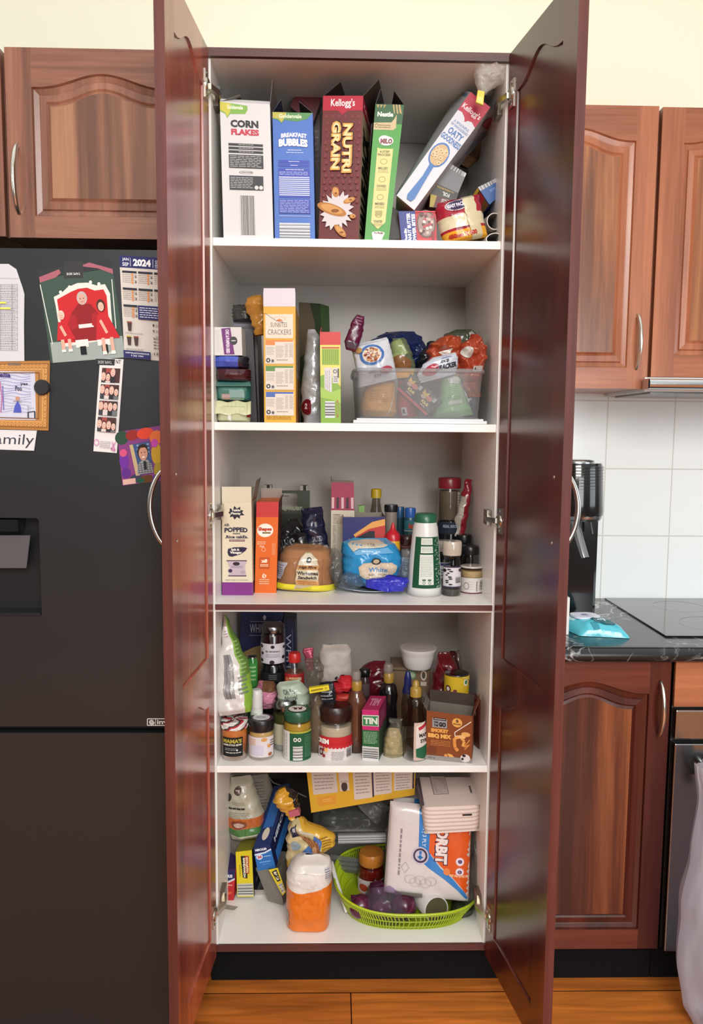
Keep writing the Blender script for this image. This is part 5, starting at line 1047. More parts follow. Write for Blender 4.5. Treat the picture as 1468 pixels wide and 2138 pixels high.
# breads
t = thing('bread_loaf', 'wholemeal sandwich loaf in a clear bag with a yellow band, third shelf', 'bread', tuple(XZ(635, .19, Z3)))
def loafcol(u, v): return 'c08a58' if v < .25 else ('b57c45' if (u*5) % 1 > .1 else 'a86c38')
bg = Bag(.20, (636, 1238), (640, 1136), [(0, 60, 58, .8), (.12, 62, 60, .95), (.5, 58, 56, 1), (.72, 54, 58, 1), (.9, 44, 50, .75), (1, 22, 30, .2)], .062, loafcol, 'food', 44, .003, 34, 40, Z3, sq=3.5, zmin=Z3+.001); bg.mb.build('loaf', t)
def breadwrap(u, v): return 'e8d83c' if v > .87 else 'ece4d8'
bg = Bag(.20, (636, 1240), (640, 1133), [(0, 68, 66, .75), (.08, 68, 66, .95), (.2, 63, 62, 1.0), (.5, 60, 59, 1.03), (.72, 57, 61, 1.03), (.9, 48, 53, .8), (1, 24, 34, .3)], .066, 'ece4d8', 'clear', 45, .006, 44, 60, Z3, sq=3.2); bg.mb.build('wrapping', t)
m2 = MB(); f = Cv(m2, lambda u, v, d: bg.surf(u, v, 1, d+.0024), 'film', True)
f.rect(.0, .83, 1, .97, 'dfd02e'); f.dash(.38, .88, .62, .94, 2, '6a6020', .3)
f.poly([(.36, .95), (.37, .4), (.4, .25), (.48, .14), (.58, .14), (.68, .25), (.73, .4), (.74, .8)], 'b9a88c'); f.poly([(.37, .42), (.41, .26), (.48, .16), (.58, .16), (.67, .26), (.72, .42)], 'cfc6b2')
f.rect(.37, .5, .74, .72, 'cbbda2'); f.rect(.37, .4, .74, .5, 'b98a5a'); f.txt('High Fibre', .41, .41, .7, .49, '4a2a18', b=.05); f.txt('Wholemeal', .38, .53, .73, .61, '2e2620', b=.04); f.txt('Sandwich', .4, .63, .71, .7, '2e2620', b=.04); f.ell(.55, .29, .045, .065, '2a3a36', 12); f.ell(.555, .28, .02, .03, 'd8d4c8', 8)
f.rect(.37, .72, .74, .83, 'c08a50'); f.dash(.4, .74, .7, .82, 2, '9a5c2c', .4); f.poly([(.02, .38), (.2, .36), (.12, .75), (.0, .72)], 'b7b2b8'); f.dash(.04, .42, .14, .7, 6, '6a6480', .35); m2.build('printed_label', t)
bg = Bag(.17, (704, 1225), (694, 1145), [(0, 4, 6, .5), (.4, 14, 16, 1), (.8, 10, 18, .8), (1, 4, 8, .3)], .015, 'dcdcdc', 'clear', 46, .01, z0=None); bg.mb.build('bag_tail', t)
m = MB().lathe(XZ(768, .20, 0), [(.001, Z3+.001), (.06, Z3+.001), (.095, Z3+.009), (.096, Z3+.0105), (.06, Z3+.003), (.001, Z3+.003)], 'c9ccd4', 'plastic', 48, cap=False); m.build('plate', None, label='white plate under the blue bag of white bread', cat='plate')
t = thing('bread_loaf', 'white sandwich loaf in a bright blue printed bag sitting on a plate', 'bread', tuple(XZ(775, .2, Z3)))
def wb(u, v): return '2a8cc4' if v > .1 else '4a9cc8'
bg = Bag(.20, (775, 1226), (777, 1123), [(0, 52, 58, .6), (.1, 60, 64, .9), (.45, 62, 66, 1), (.7, 64, 60, 1), (.9, 62, 48, .8), (1, 38, 30, .2)], .062, wb, 'film', 47, .007, 44, 50, Z3+.012, sq=3.4, zmin=Z3+.011)
f = bg.f; f.poly([(.06, .05), (.3, .02), (.72, .02), (.85, .1), (.75, .14), (.3, .17), (.2, .24)], 'c6bfae'); f.txt('White', .32, .05, .6, .12, '8f8a80', b=.02); f.poly([(.2, .25), (.3, .19), (.82, .15), (.88, .26), (.5, .27), (.24, .3)], '6aaad8'); f.dash(.34, .2, .66, .25, 1, 'b9d8ec')
f.poly([(.26, .55), (.36, .46), (.8, .45), (.88, .52), (.86, .66), (.78, .74), (.62, .82), (.36, .8), (.28, .74)], 'cdb9a2'); f.poly([(.31, .57), (.38, .49), (.78, .48), (.84, .54), (.82, .65), (.62, .78), (.38, .77), (.31, .7)], 'd8c6ae')
f.txt('White', .42, .56, .72, .66, '3f86bc', b=.02); f.txt('SANDWICH', .42, .69, .7, .735, '5a5048', b=.02); f.ell(.55, .43, .075, .075, '2a2826', 16); f.ell(.55, .43, .05, .05, 'c9b89a', 14); f.poly([(.34, .85), (.78, .85), (.78, .98), (.34, .98)], '5c9ccc'); f.dash(.4, .9, .7, .93, 1, 'b9d8ec'); f.rect(.84, .73, .92, .76, '9ac8e4')
bg.mb.build('wrapping', t)
bg = Bag(.13, (735, 1246), (722, 1196), [(0, 38, 26, .6), (.3, 34, 30, 1), (.6, 22, 26, .9), (1, 14, 8, .3)], .02, 'c8d4dc', 'clear', 48, .009, 40, 30, Z3+.01); bg.mb.build('clear_bag_tail', t)
bg = Bag(.11, (806, 1243), (812, 1200), [(0, 44, 36, .7), (.5, 44, 40, 1), (.8, 10, 44, .8), (1, 2, 40, .3)], .018, '2a2cae', 'film', 49, .009, 40, 24, Z3+.012); bg.mb.build('blue_bag_tail', t)
bg = Bag(.13, (838, 1225), (848, 1165), [(0, 16, 14, .7), (.5, 12, 16, 1), (1, 4, 8, .3)], .018, 'd0d8e0', 'clear', 50, .008, z0=None); bg.mb.build('clear_bag_tail', t)
# pink striped box + neighbours
k = Carton([(692, 1007), (739, 1008), (742, 1180), (690, 1180)], .30, .1, 'cfc4b0', Z3, side='5a2a36')
f = k.f; f.rect(0, 0, 1, .145, '9c3050'); f.rect(0, .145, 1, .28, '9c3050')
for i in range(5): f.rect(.02+.21*i, .15, .02+.21*i+.11, .262, ('d8b0b4', '3c2430')[i % 2])
f.txt('INGREDIENTS', .1, .32, .4, .332, '4a4440'); f.dash(.1, .34, .9, .42, 5, '8a8074', .35); f.dash(.08, .43, .2, .95, 2, '8a8074', .4, 2, True)
carton('snack_box', 'tall box with pink and cream striped top behind the navy assortment box', 'snack box', k, flaps=[('flap', k.flap('l', .15, .012, '3a2028')), ])
k = Carton([(716, 1080), (804, 1079), (806, 1160), (716, 1160)], .22, .12, '1d2464', Z3, side='4a3240', open_=True)
f = k.f; f.poly([(.25, .25), (.7, .07), (1, .03), (1, .13), (.6, .18), (.3, .3)], 'd99a4c'); f.poly([(.3, .28), (.62, .17), (1, .12), (1, 1), (.3, 1)], 'b52f2c'); f.poly([(.3, .3), (.62, .2), (.75, .2), (.78, 1), (.2, 1)], '1a1520')
for i in range(6): f.line([(.35+.07*i, .3), (.42+.07*i, .9)], .012, 'c0b8b4' if i % 2 else '4a3a4a')
f.ring(.9, .45, .05, .15, .6, '8a5a5c'); f.poly([(.0, .45), (.15, .3), (.28, .5), (.28, 1), (0, 1)], 'c8646a'); f.rect(.02, .55, .24, 1, 'b84a52'); k.mb.build('treat_box', None, label='open navy, orange and red carton behind the blue bread bag', cat='box')
B = 'c9c4b8'
jar('sauce_bottle', 'clear bottle with a yellow cap behind the navy and red carton', 'bottle', 785, .36, [(13, 1150), (13.5, 1090), (12.5, 1070), (9, 1050), (8.5, 1040)], Z3, '3a3028', 1088, [(11, 1039), (11, 1024), (10.5, 1021), (6, 1020)], 'b59a24', glass='c8c2b8')
k = Carton([(749, 1057), (761, 1055), (762, 1100), (750, 1100)], .36, .03, '7fa85c', Z3); k.f.dash(.2, .4, .8, .48, 1, '4a6a34'); k.mb.build('small_green_box', None, label='small light green box left of the yellow-capped bottle', cat='box')
jar('spice_shaker', 'beige shaker with a black cap behind the red-nozzle bottle', 'shaker', 816, .32, [(13, 1150), (13, 1068)], Z3, None, lid=[(14, 1068), (14.5, 1058), (13.5, 1053.5)], lidcol='1a1a1c', opaque=('8c8378', 'plastic'))
jar('chocolate_bottle', 'teal blue-capped bottle with a red script label, left of the white and green bottle', 'bottle', 856, .30, [(13, 1150), (13, 1086), (11.5, 1080)], Z3, None, lid=[(11.5, 1080), (11.5, 1063), (10.5, 1060)], lidcol='2458a4', opaque=('224f58', 'plastic'), lab=(1086, 1108), labcol='2f6a74', labfn=lambda f: (f.txt('Aero', .35, .2, .75, .75, 'b8412c', 0, .06), f.rect(0, .9, 1, 1, '9aa4a0')))
jar('chocolate_bottle', 'teal bottle with a blue cap half hidden behind the black-capped shaker', 'bottle', 834, .345, [(11, 1150), (11, 1080)], Z3, None, lid=[(10, 1080), (10, 1061), (9, 1058)], lidcol='24527c', opaque=('1d3c48', 'plastic'))
jar('sauce_bottle', 'yellow sauce bottle with a red pointed nozzle beside the blue bread bag', 'sauce bottle', 820, .21, [(15, 1160), (16, 1142), (15, 1128)], Z3, None, lid=[(15.5, 1128), (15.5, 1117), (12, 1112), (6, 1106), (4, 1098), (2, 1091)], lidcol='b8202c', opaque=('d9a62c', 'plastic'))
jar('dark_jar', 'dark maroon jar between the sauce bottle and the white and green bottle', 'jar', 850, .24, [(18, 1200), (18, 1130), (16, 1118)], Z3, None, lid=[(17, 1130), (17, 1119), (15, 1117)], lidcol='3c1c20', opaque=('34191c', 'gloss'), lab=(1135, 1160), labcol='4a2626', labfn=lambda f: f.dash(.2, .1, .8, .9, 4, '8a6a60', .3))
jar('tin_can', 'grey-lidded white tub half hidden left of the white and green bottle', 'tub', 852, .17, [(14, 1215), (14, 1162)], Z3, None, lid=[(15, 1162), (15, 1150), (13, 1147)], lidcol='6e6c6a', opaque=('b5b5b4', 'plastic'), lab=(1168, 1200), labcol='c4c4c4', labfn=lambda f: f.dash(.2, .1, .8, .9, 5, '6a6a6c', .3))
# white bottle with green band
def grn(f):
    R2 = random.Random(8); 
    f.rect(.24, .02, .66, .15, 'cfd4cc'); f.dash(.28, .05, .62, .13, 3, '6a8a70', .25); f.rect(.24, .18, .66, .31, 'cfd4cc'); f.dash(.28, .2, .62, .29, 3, '6a8a70', .25); f.rect(.22, .34, .66, .93, 'cfd4cc'); f.dash(.26, .38, .62, .78, 12, '8a9a8c', .22)
    f.rect(.32, .82, .42, .85, '3a5a44'); f.rect(.48, .82, .58, .85, '3a5a44'); f.ring(.37, .89, .04, .03, .7, '3a5a44', 10); f.ring(.53, .89, .04, .03, .7, '3a5a44', 10)
    for i in range(150): f.d -= .00018; x_, y_ = .7+.28*R2.random()**.8, R2.random(); f.poly([(x_, y_), (x_+.03, y_+.008), (x_+.012, y_+.02)], 'c9d6cc')
jar('powder_bottle', 'tall white bottle with a dark green lid and green label at the front', 'bottle', 887, .125, [(33, 1249), (36, 1243), (36, 1225), (33, 1180), (26, 1100), (23, 1090)], Z3, None, lid=[(22.5, 1092), (22.5, 1089), (23, 1074), (19, 1071.5)], lidcol='1f5c44', opaque=('d3d4d2', 'plastic'), lab=(1118, 1222), labcol='0f4a30', labfn=grn, ang=64, labang0=-50)
# big pepper jar on a black jar
jar('black_jar', 'black jar with a blue-grey label carrying the large red-lidded spice jar', 'jar', 938, .33, [(27, 1160), (28, 1100), (26, 1086)], Z3, None, opaque=('17181c', 'gloss'), lab=(1088, 1112), labcol='1c2430', labfn=lambda f: f.txt('REAL RECIPE', .25, .2, .75, .45, '8a94a8', 0, .04))
jar('spice_jar', 'large clear jar of ground pepper with a red lid, highest on the third shelf', 'spice jar', 938, .33, [(22, 1086), (23, 1078), (23.5, 1030), (21, 1019)], P(938, 1085, .33).z, '5e5040', 1024, [(23.5, 1019), (24, 1016), (24, 1001), (22, 997)], '7c1c26', lab=(1026, 1076), labcol='b0a8a0', labfn=lambda f: f.dash(.1, .1, .9, .9, 8, '5a5048', .35), ang=62, labang0=38, cmt='food')
bg = Bag(.30, (955, 1120), (978, 1000), [(0, 10, 14, .4), (.3, 12, 14, 1), (.7, 8, 12, 1), (1, 5, 8, .2)], .012, lambda u, v: '8c1f2c' if u > .5 or v < .3 else 'b0a89c', 'film', 52, .006); bg.f.rect(.1, .5, .5, .62, 'c9c4b8'); bg.mb.build('spice_packet', None, label='red and grey packet leaning on the right wall of the third shelf', cat='packet')
def shk(f):
    f.rect(0, .0, 1, .06, '3a2a40')
    R3 = random.Random(2)
    for i in range(9): f.ell(.32+.1*math.sin(i*1.7), .15+.09*i, .06+.04*R3.random(), .035, '1c1c22', 7)
    f.ell(.12, .2, .1, .08, '1c1c22'); f.ell(.85, .18, .1, .08, '2a2a30'); f.bars(.6, .5, .85, .82, '4a4a4a', True, 10, bg=None); f.line([(0, .98), (1, .98)], .02, '5a4a70')
jar('spice_grinder', 'tall clear spice grinder with a white label, in front beside the toothpick tub', 'grinder', 943, .115, [(19, 1246), (19.5, 1240), (19, 1200), (18, 1180), (18.5, 1172), (16, 1165), (19, 1158)], Z3, '4c4644', 1228, [(19, 1158), (20, 1150), (20, 1132), (18.5, 1129)], 'b9aea0', 'gloss', lab=(1180, 1222), labcol='cdc9ce', labfn=shk)
jar('spice_grinder', 'second clear spice grinder half hidden behind the front one', 'grinder', 925, .2, [(15, 1215), (15, 1170), (13, 1160), (15, 1150)], Z3, '3c3838', 1200, [(15, 1150), (15, 1132), (14, 1128)], 'a8a4a0', 'gloss', lab=(1172, 1205), labcol='b9b9c0', labfn=lambda f: (f.rect(0, .05, 1, .2, '2a3a70'), f.dash(.2, .4, .8, .9, 3, '4a4a50', .4)))
jar('spice_jar', 'small square-shouldered clear jar with a black lid, right of the front grinder', 'spice jar', 981, .19, [(17, 1200), (17.5, 1190), (17.5, 1168), (15, 1158)], Z3, '57504a', 1180, [(17, 1157), (18, 1152), (18, 1142), (16, 1139)], '151517')
jar('spice_jar', 'black-lidded jar behind the small clear jar at the right of the third shelf', 'spice jar', 968, .27, [(15, 1190), (15, 1130)], Z3, None, lid=[(16, 1132), (16.5, 1120), (15, 1116)], lidcol='121214', opaque=('1e1c1e', 'gloss'))
jar('spice_jar', 'jar with a dusty pink lid at the far right back of the third shelf', 'spice jar', 985, .29, [(13, 1190), (13, 1142)], Z3, None, lid=[(14, 1142), (14, 1136), (12, 1134)], lidcol='5a3c3a', opaque=('2a2526', 'gloss'))
def tp(f): f.dash(.3, .2, .5, .8, 4, 'b8a8a8', .2); f.ring(.25, .5, .1, .22, .85, '5a3a48', 14); f.bars(.72, .12, .9, .8, '6a6062', True, 14, bg=None); f.dash(.58, .2, .64, .8, 1, '5a4448', .4, 1, True); f.rect(0, .9, 1, .97, '6a2a48')
jar('toothpick_tub', 'small clear tub of toothpicks with a white label at the far right front', 'tub', 985, .155, [(23.5, 1241), (24, 1236), (24.5, 1190), (25, 1182)], Z3, 'c8a87c', 1190, [(25, 1183), (25, 1181), (20, 1180)], 'd0c8c0', 'gloss', lab=(1203, 1236), labcol='d6d0cc', labfn=tp)
# ================================================================== fourth shelf
def S4(px, py): return PZ(px, py, Z4)
k = Carton([(503, 1275), (592, 1275), (586, 1400), (500, 1400)], .38, .07, '171c48', Z4)
f = k.f; f.line([(.22, .105), (.95, .105)], .003, '8a8ca8'); f.line([(.22, .24), (.95, .24)], .003, '8a8ca8'); f.txt('WHITE MILL', .22, .13, .92, .215, 'b9bac8', b=.0); f.poly([(.52, .06), (.56, .04), (.6, .06), (.58, .09), (.54, .09)], 'b9bac8')
f.poly([(0, .42), (.3, .36), (1, .27), (1, 1), (0, 1)], '8a7248')
for i in range(8): f.ell(.1+.12*i, .7+.08*(i % 3), .09, .08, '6e5428' if i % 2 else '9c8450', 12)
k.mb.build('cornflour_box', None, label='navy and gold flour box at the back left of the fourth shelf', cat='flour box')
k = Carton([(592, 1293), (617, 1295), (620, 1400), (594, 1400)], .36, .09, '14193c', Z4)
k.f.txt('WHITE MILL', .2, .15, .6, .95, 'a9abc0', 90, .0); k.f.line([(.12, .1), (.12, .97)], .02, '6a6c8c', .3); k.f.line([(.72, .1), (.72, .97)], .02, '6a6c8c', .3); k.f.ell(.82, .45, .1, .03, 'a9abc0', 8)
k.mb.build('cornflour_box', None, label='second navy flour box standing sideways behind the black olive jar', cat='flour box')
def olv(f):
    for (a, b, r_) in ((.1, .15, .07), (.15, .5, .06), (.12, .85, .07), (.93, .2, .06), (.9, .7, .07), (.5, .92, .08)): f.ell(a, b, r_, r_*1.3, '2a2430', 12)
    f.ell(.52, .15, .06, .08, '1e1a26', 12); f.txt('BIJ ORIGINALS', .3, .34, .75, .44, '2a2630'); f.dash(.3, .5, .75, .7, 3, '8a8890', .3)
z_ = P(570, 1383, .25).z
jar('black_jar', 'black jar under the large black olive jar', 'jar', 570, .25, [(25, 1455), (26, 1440), (26, 1395), (22, 1384)], Z4, None, opaque=('0f1014', 'gloss'), lab=(1398, 1416), labcol='16181c', labfn=lambda f: f.dash(.4, .2, .65, .8, 3, '6a6c70', .4))
jar('olive_jar', 'large jar of dark fruit with a silver lid stacked on a black jar', 'jar', 570, .25, [(25, 1383), (25.5, 1378), (25.5, 1325), (22, 1317)], z_, '2b0f18', 1322, [(24, 1317), (24.5, 1314), (24.5, 1305), (22, 1302)], '77787a', 'metal', lab=(1338, 1379), labcol='cdc8d0', labfn=olv, cmt='gloss')
def bigb(u, v):
    if u > .74+.16*(v-.5): return '7fa83c' if v > .62 or u < .8 else '5c8038'
    return 'cdc9c6' if v > .1 else '9a8a80'
bg = Bag((.03, .12), (488, 1489), (468, 1285), [(0, 30, 36, .3), (.06, 32, 40, .8), (.25, 32, 44, 1), (.5, 24, 40, 1), (.72, 12, 24, .8), (.88, 5, 12, .6), (1, 2, 4, .3)], .03, bigb, 'film', 60, .006, 44, 70)
f = bg.f; f.bars(.25, .38, .6, .82, '4a4a50', n=14, bg=None); f.dash(.75, .25, .95, .6, 9, '9ab87a', .3, 2); f.dash(.68, .6, .92, .8, 5, '6e7468', .5, 3); f.dash(.3, .14, .6, .22, 3, '9c7a80', .3)
bg.mb.build('flour_bag', None, label='tall white and green bag with a large barcode, leftmost on the fourth shelf', cat='bag')
jar('drink_can', 'green can behind the white and green bag', 'can', 527, .22, [(11, 1450), (11.5, 1440), (11.5, 1378), (9, 1372)], Z4, None, lid=[(9.5, 1373), (9.5, 1370), (7, 1370)], lidcol='8a8c8a', lidmt='metal', opaque=('2f7a34', 'gloss'), lab=(1382, 1430), labcol='3a8a3c', labfn=lambda f: f.dash(.2, .1, .8, .8, 4, '9cc48a', .4))
jar('sauce_jar', 'clear bottle with a bright red cap and red label behind the mint bag', 'bottle', 615, .20, [(20, 1450), (21, 1430), (21, 1405), (18, 1396), (11, 1386), (10, 1382)], Z4, '6a4034', 1400, [(13, 1381), (13.5, 1378), (13, 1365), (11, 1362)], 'c0282a', lab=(1402, 1424), labcol='a8282a', labfn=lambda f: (f.dash(.3, .2, .7, .6, 1, 'd8b080', .5), f.ell(.2, .6, .1, .3, 'd07a50', 8), f.rect(.65, .3, .8, .6, 'd8c0a0')))
sbag('pink and silver wrapped sweet behind the clear tied bag', .28, (648, 1400), (643, 1353), [(0, 8, 8, .8), (.6, 9, 9, 1), (.9, 12, 12, .4), (1, 10, 10, .1)], .01, 'b04a62', 61, .004, mt='foil', cat='sweet', name='wrapped_sweet')
sbag('shiny pink foil ball packet between the tall white bag and the mint bag', .16, (556, 1476), (556, 1421), [(0, 18, 16, .5), (.3, 24, 24, 1), (.6, 25, 22, 1), (1, 14, 16, .4)], .03, lambda u, v: 'c9849c' if v > .3 else ('6a4a34' if u > .3 else 'b06a80'), 62, .012, cat='packet', name='sweet_packet')
def ohs(f): f.txt('Oh So', .24, .14, .62, .27, '4a5450', 0, .02); f.txt('Natural', .26, .3, .64, .42, '4a5450', 0, .02); f.dash(.28, .48, .6, .54, 1, '8a9a90'); f.txt('RAW', .7, .58, .95, .7, '2a302c', 0, .06); f.txt('ALMON', .62, .74, .98, .9, '2a302c', 0, .06)
sbag('pale mint snack bag behind the jars in the middle left of the fourth shelf', .14, (618, 1500), (608, 1421), [(0, 34, 36, .5), (.3, 34, 36, 1), (.7, 32, 34, 1), (.92, 32, 22, .7), (1, 24, 16, .3)], .025, 'a9b7a4', 63, .004, None, deco=ohs)
t = thing('food_bag', 'clear food bag twisted shut with a bright yellow clip on the fourth shelf', 'food bag', tuple(S4(668, 1560)))
bg = Bag(.10, (668, 1560), (664, 1448), [(0, 20, 22, .4), (.2, 26, 24, 1), (.6, 22, 20, 1), (.85, 12, 10, .7), (1, 4, 5, .4)], .03, '7d6a50', 'food', 64, .004, z0=Z4); bg.mb.build('contents', t)
bg = Bag(.10, (668, 1562), (660, 1436), [(0, 24, 26, .5), (.2, 30, 28, 1), (.6, 26, 24, 1), (.85, 15, 12, .8), (1, 5, 6, .4)], .035, 'cfc8bc', 'clear', 65, .006, 40, 60, Z4); bg.mb.build('wrapping', t)
bg = Bag(.09, (660, 1438), (650, 1374), [(0, 5, 6, .4), (.3, 14, 16, .8), (.65, 20, 24, 1), (1, 12, 14, .2)], .02, 'd8d4cc', 'clear', 66, .009, 40, 40, fq=45); bg.mb.build('twisted_top', t)
m = MB(); q = [P(645, 1437, .06), P(686, 1431, .06), P(688, 1441, .06), P(647, 1448, .06)]; m.hexa(q, (0, .012, 0), 'd8c92c', 'plastic'); c = quadcv(m, q, 'plastic'); c.line([(.08, .55), (.7, .5)], .05, '8a7c1c', .3); c.rect(.78, .25, .9, .75, 'b8a828'); m.build('clip', t)
def wm(u, v): return 'b9b2ab' if v < .58 else ('232a5e' if v < .8 else '1a1c26')
def wmf(f): f.txt('WHITE MILL', .18, .5, .82, .56, '2a2630', 0, .03); f.ell(.52, .455, .05, .025, '2a2630', 8); f.ell(.55, .78, .1, .07, '3f5aa8', 12); f.txt('SR', .4, .72, .6, .85, 'c0c4d8', 0, .04)
sbag('white paper flour bag with a navy lower half, behind the red sweets', .24, (702, 1480), (700, 1345), [(0, 36, 36, .8), (.3, 36, 36, 1), (.62, 32, 33, 1), (.68, 34, 34, .9), (.9, 33, 34, .8), (1, 26, 24, .3)], .035, wm, 67, .006, mt='paper', deco=wmf, cat='flour bag', name='flour_bag')
for (x, y, w_, h_, cc, lb) in ((722, 1417, 17, 24, 'b52630', 'shiny red wrapped sweet beside the navy half of the flour bag'), (705, 1428, 15, 16, 'a3202a', 'smaller red wrapped sweet left of the shiny red one'), (715, 1452, 24, 18, 'a8322c', 'orange-red wrapper under the two red sweets')):
    sbag(lb, .12, (x, y+h_/1), (x, y-h_*.3), [(0, w_*.5, w_*.5, .4), (.3, w_, w_, 1), (.7, w_, w_, 1), (1, w_*.6, w_*.6, .3)], .018, cc, x, .01, cat='sweet', name='wrapped_sweet')
sbag('small black packet with white letters under the red sweets', .10, (684, 1468), (680, 1424), [(0, 18, 18, .5), (.5, 20, 20, 1), (1, 14, 16, .3)], .015, '1c2228', 68, .006, deco=lambda f: f.dash(.2, .3, .8, .8, 3, 'a0a6a8', .4), cat='packet', name='black_packet')
jar('salt_shaker', 'white plastic shaker behind the orange paste jar', 'shaker', 536, .10, [(12.5, 1520), (13, 1480), (12.5, 1473)], Z4, None, lid=[(12.5, 1474), (12.5, 1446), (11, 1441), (8, 1439)], lidcol='d0cfcd', opaque=('c4c4c0', 'plastic'), lab=(1478, 1500), labcol='c9ccc4', labfn=lambda f: f.dash(.3, .3, .6, .9, 3, '8a9a6a', .4))
def mam(f): f.txt("MAMA'S", .05, .08, .95, .3, 'a89a3c', 0, .06); f.txt('HOME STYLE AJVAR', .05, .34, .95, .46, 'd0ccc0', 0, .07); f.dash(.15, .55, .7, .7, 2, '9a9a94', .4); f.ell(.72, .66, .04, .05, 'd8d8d0', 8); f.dash(.2, .74, .9, .85, 1, 'b0b0a8', .5)
def foilcap(t, c, pr):
    def fn(u, v):
        a = 2*PI*u; r = .033*(1-.0*v) if v > .35 else .033*v/.35; z = pr[-1][1]+.014-(.0 if v < .35 else (v-.35)*.03)
        n_ = noise.noise(Vector((math.cos(a)*3, math.sin(a)*3, v*5)))*.003; return Vector((c.x+(r+n_)*math.cos(a), c.y+(r+n_)*math.sin(a), z+n_*1.4))
    MB().grid(fn, 60, 20, lambda u, v: ('d8d4d0', '3a3430', 'b02a3a', 'e4e0dc', 'd0ccc8')[int((u*23+v*7)) % 5], 'paper', True, True).build('paper_cover', t)
jar('paste_jar', 'jar of orange paste with crumpled paper over its lid, front left of the fourth shelf', 'jar', 490, .065, [(24, 1588), (27, 1583), (27.5, 1520), (25, 1512)], Z4, 'cc7434', 1513, lab=(1530, 1569), labcol='17181a', labfn=mam, extra=foilcap, cmt='food', ang=44, labang0=-52)
def pnl(f): f.rect(0, 0, 1, 1, 'd2ccd0'); f.dash(.1, .1, .35, .5, 5, 'c8925a', .45); f.ell(.62, .12, .1, .1, 'c8955a', 10); f.ell(.78, .45, .07, .1, 'c8955a', 10); f.ell(.82, .88, .08, .09, '9a5c34', 10); f.dash(.82, .15, 1, .5, 3, '4a3a38', .4); f.rect(.2, .42, .6, .9, 'c4bfd0')
def lidtxt(cv): cv.ell(.5, .5, .36, .36, 'c9ccd0'); cv.dash(.3, .4, .7, .6, 2, '4a4c50', .4)
jar('nut_butter_jar', 'small jar of pale nut butter with a black lid beside the orange paste jar', 'jar', 546, .068, [(23, 1588), (26, 1583), (26.5, 1530), (24.5, 1522)], Z4, 'c9a468', 1522, [(26, 1521), (27, 1519), (27, 1503), (25, 1498)], '17171a', lab=(1530, 1571), labcol='d2ccd0', labfn=pnl, lidfn=lidtxt)
jar('pickle_jar', 'jar of olives with a silver lid behind the green-lidded jar', 'jar', 596, .125, [(24, 1571), (26, 1566), (26, 1490), (24, 1478)], Z4, '4a4c26', 1486, [(25.5, 1478), (26, 1475), (26, 1463), (23, 1458)], '8c8e8c', 'metal', lab=(1504, 1546), labcol='b9b59c', labfn=lambda f: (f.poly([(.6, .1), (.66, .1), (.7, .5), (.6, .5)], '3a3420'), f.ring(.7, .75, .05, .12, .6, '5a5430')), cmt='gloss')
def grl(f): f.rect(0, 0, .3, 1, 'cfcfcb'); f.dash(.08, .1, .24, .9, 2, '9a9a98', .3, 1, True); f.rect(.3, .0, 1, .06, 'a9a83a'); f.ring(.46, .27, .05, .07, .5, 'd8dcd4'); f.ring(.57, .27, .05, .07, .5, 'd8dcd4'); f.bars(.4, .5, .66, .97, '6a6a68', True, 8, bg='d8d8d4'); f.dash(.72, .12, .95, .9, 14, '6a9a78', .25)
def glt(cv): cv.ell(.5, .5, .4, .4, '3a2a26'); cv.ell(.5, .5, .36, .36, 'd8d4cc'); cv.txt('JUL', .28, .3, .72, .6, '5a1a1c', 180, .12)
jar('relish_jar', 'jar of yellow relish with a green lid and green label at the front', 'jar', 621, .068, [(27, 1592), (29.5, 1586), (30, 1510), (27, 1500)], Z4, 'b08c34', 1504, [(27.5, 1500), (28.5, 1497), (28.5, 1485), (26, 1480)], '23523a', lab=(1517, 1577), labcol='1f5234', labfn=grl, lidfn=glt, cmt='gloss')
def crm(f):
    f.rect(0, 0, 1, .36, 'b8242a')
    for i in range(12): f.ell(.04+.085*i, .36, .045, .09, 'b8242a', 12)
    f.txt('CREM', .02, .08, .36, .28, 'ece4e0', 0, .08); f.ring(.16, .62, .06, .14, .55, '5a1c1c'); f.ell(.24, .5, .04, .07, '8a2424', 8); f.ell(.24, .75, .04, .07, '8a2424', 8); f.dash(.42, .55, .7, .9, 6, '8a8486', .35); f.bars(.76, .46, .9, .86, '3a3436', True, 12, bg=None); f.ell(.3, .5, .05, .08, 'e8b06a', 8)
jar('spread_jar', 'large jar of cream spread with a dark brown lid and red scalloped label', 'jar', 700, .085, [(31, 1592), (35.5, 1586), (36, 1530), (35, 1506), (31, 1498)], Z4, 'c2b09a', 1509, [(33, 1500), (35.5, 1497), (35.5, 1476), (32, 1469)], '2c1714', lab=(1526, 1578), labcol='d6cdcc', labfn=crm, cmt='food')
c_, p_ = vessel(700, .085, [(30, 1556), (34, 1540), (33, 1510), (30, 1503)], None)
def bottle(label, cx, Y, body, cap, col, capcol='9a7c34', capmt='plastic', clearcap=None, z0=Z4, lab=None, labcol='ccc', labfn=None, name='sauce_bottle', glass=None, fill=None, a0=None):
    t = jar(name, label, 'bottle', cx, Y, body, z0, col, fill, cap, capcol, capmt, lab, labcol, labfn, opaque=None if glass else (col, 'gloss'), glass=glass or 'ffffff', cmt='gloss', labang0=a0, ang=72 if a0 is None else 95)
    if clearcap:
        c, pr = vessel(cx, Y, clearcap, None); m = MB().lathe(c, pr, 'e8e4dc', 'milky', 20); m.build('cap_cover', t)
    return t
bottle('brown squeeze bottle with a gold and clear cap, right of the large cream jar', 744, .105, [(18, 1576), (20, 1570), (19, 1530), (18, 1490), (20, 1462), (14, 1446), (10, 1440)], [(10, 1440), (11, 1436), (11, 1424), (9, 1421)], '5a3626', clearcap=[(9, 1421), (9.5, 1405), (8, 1401)])
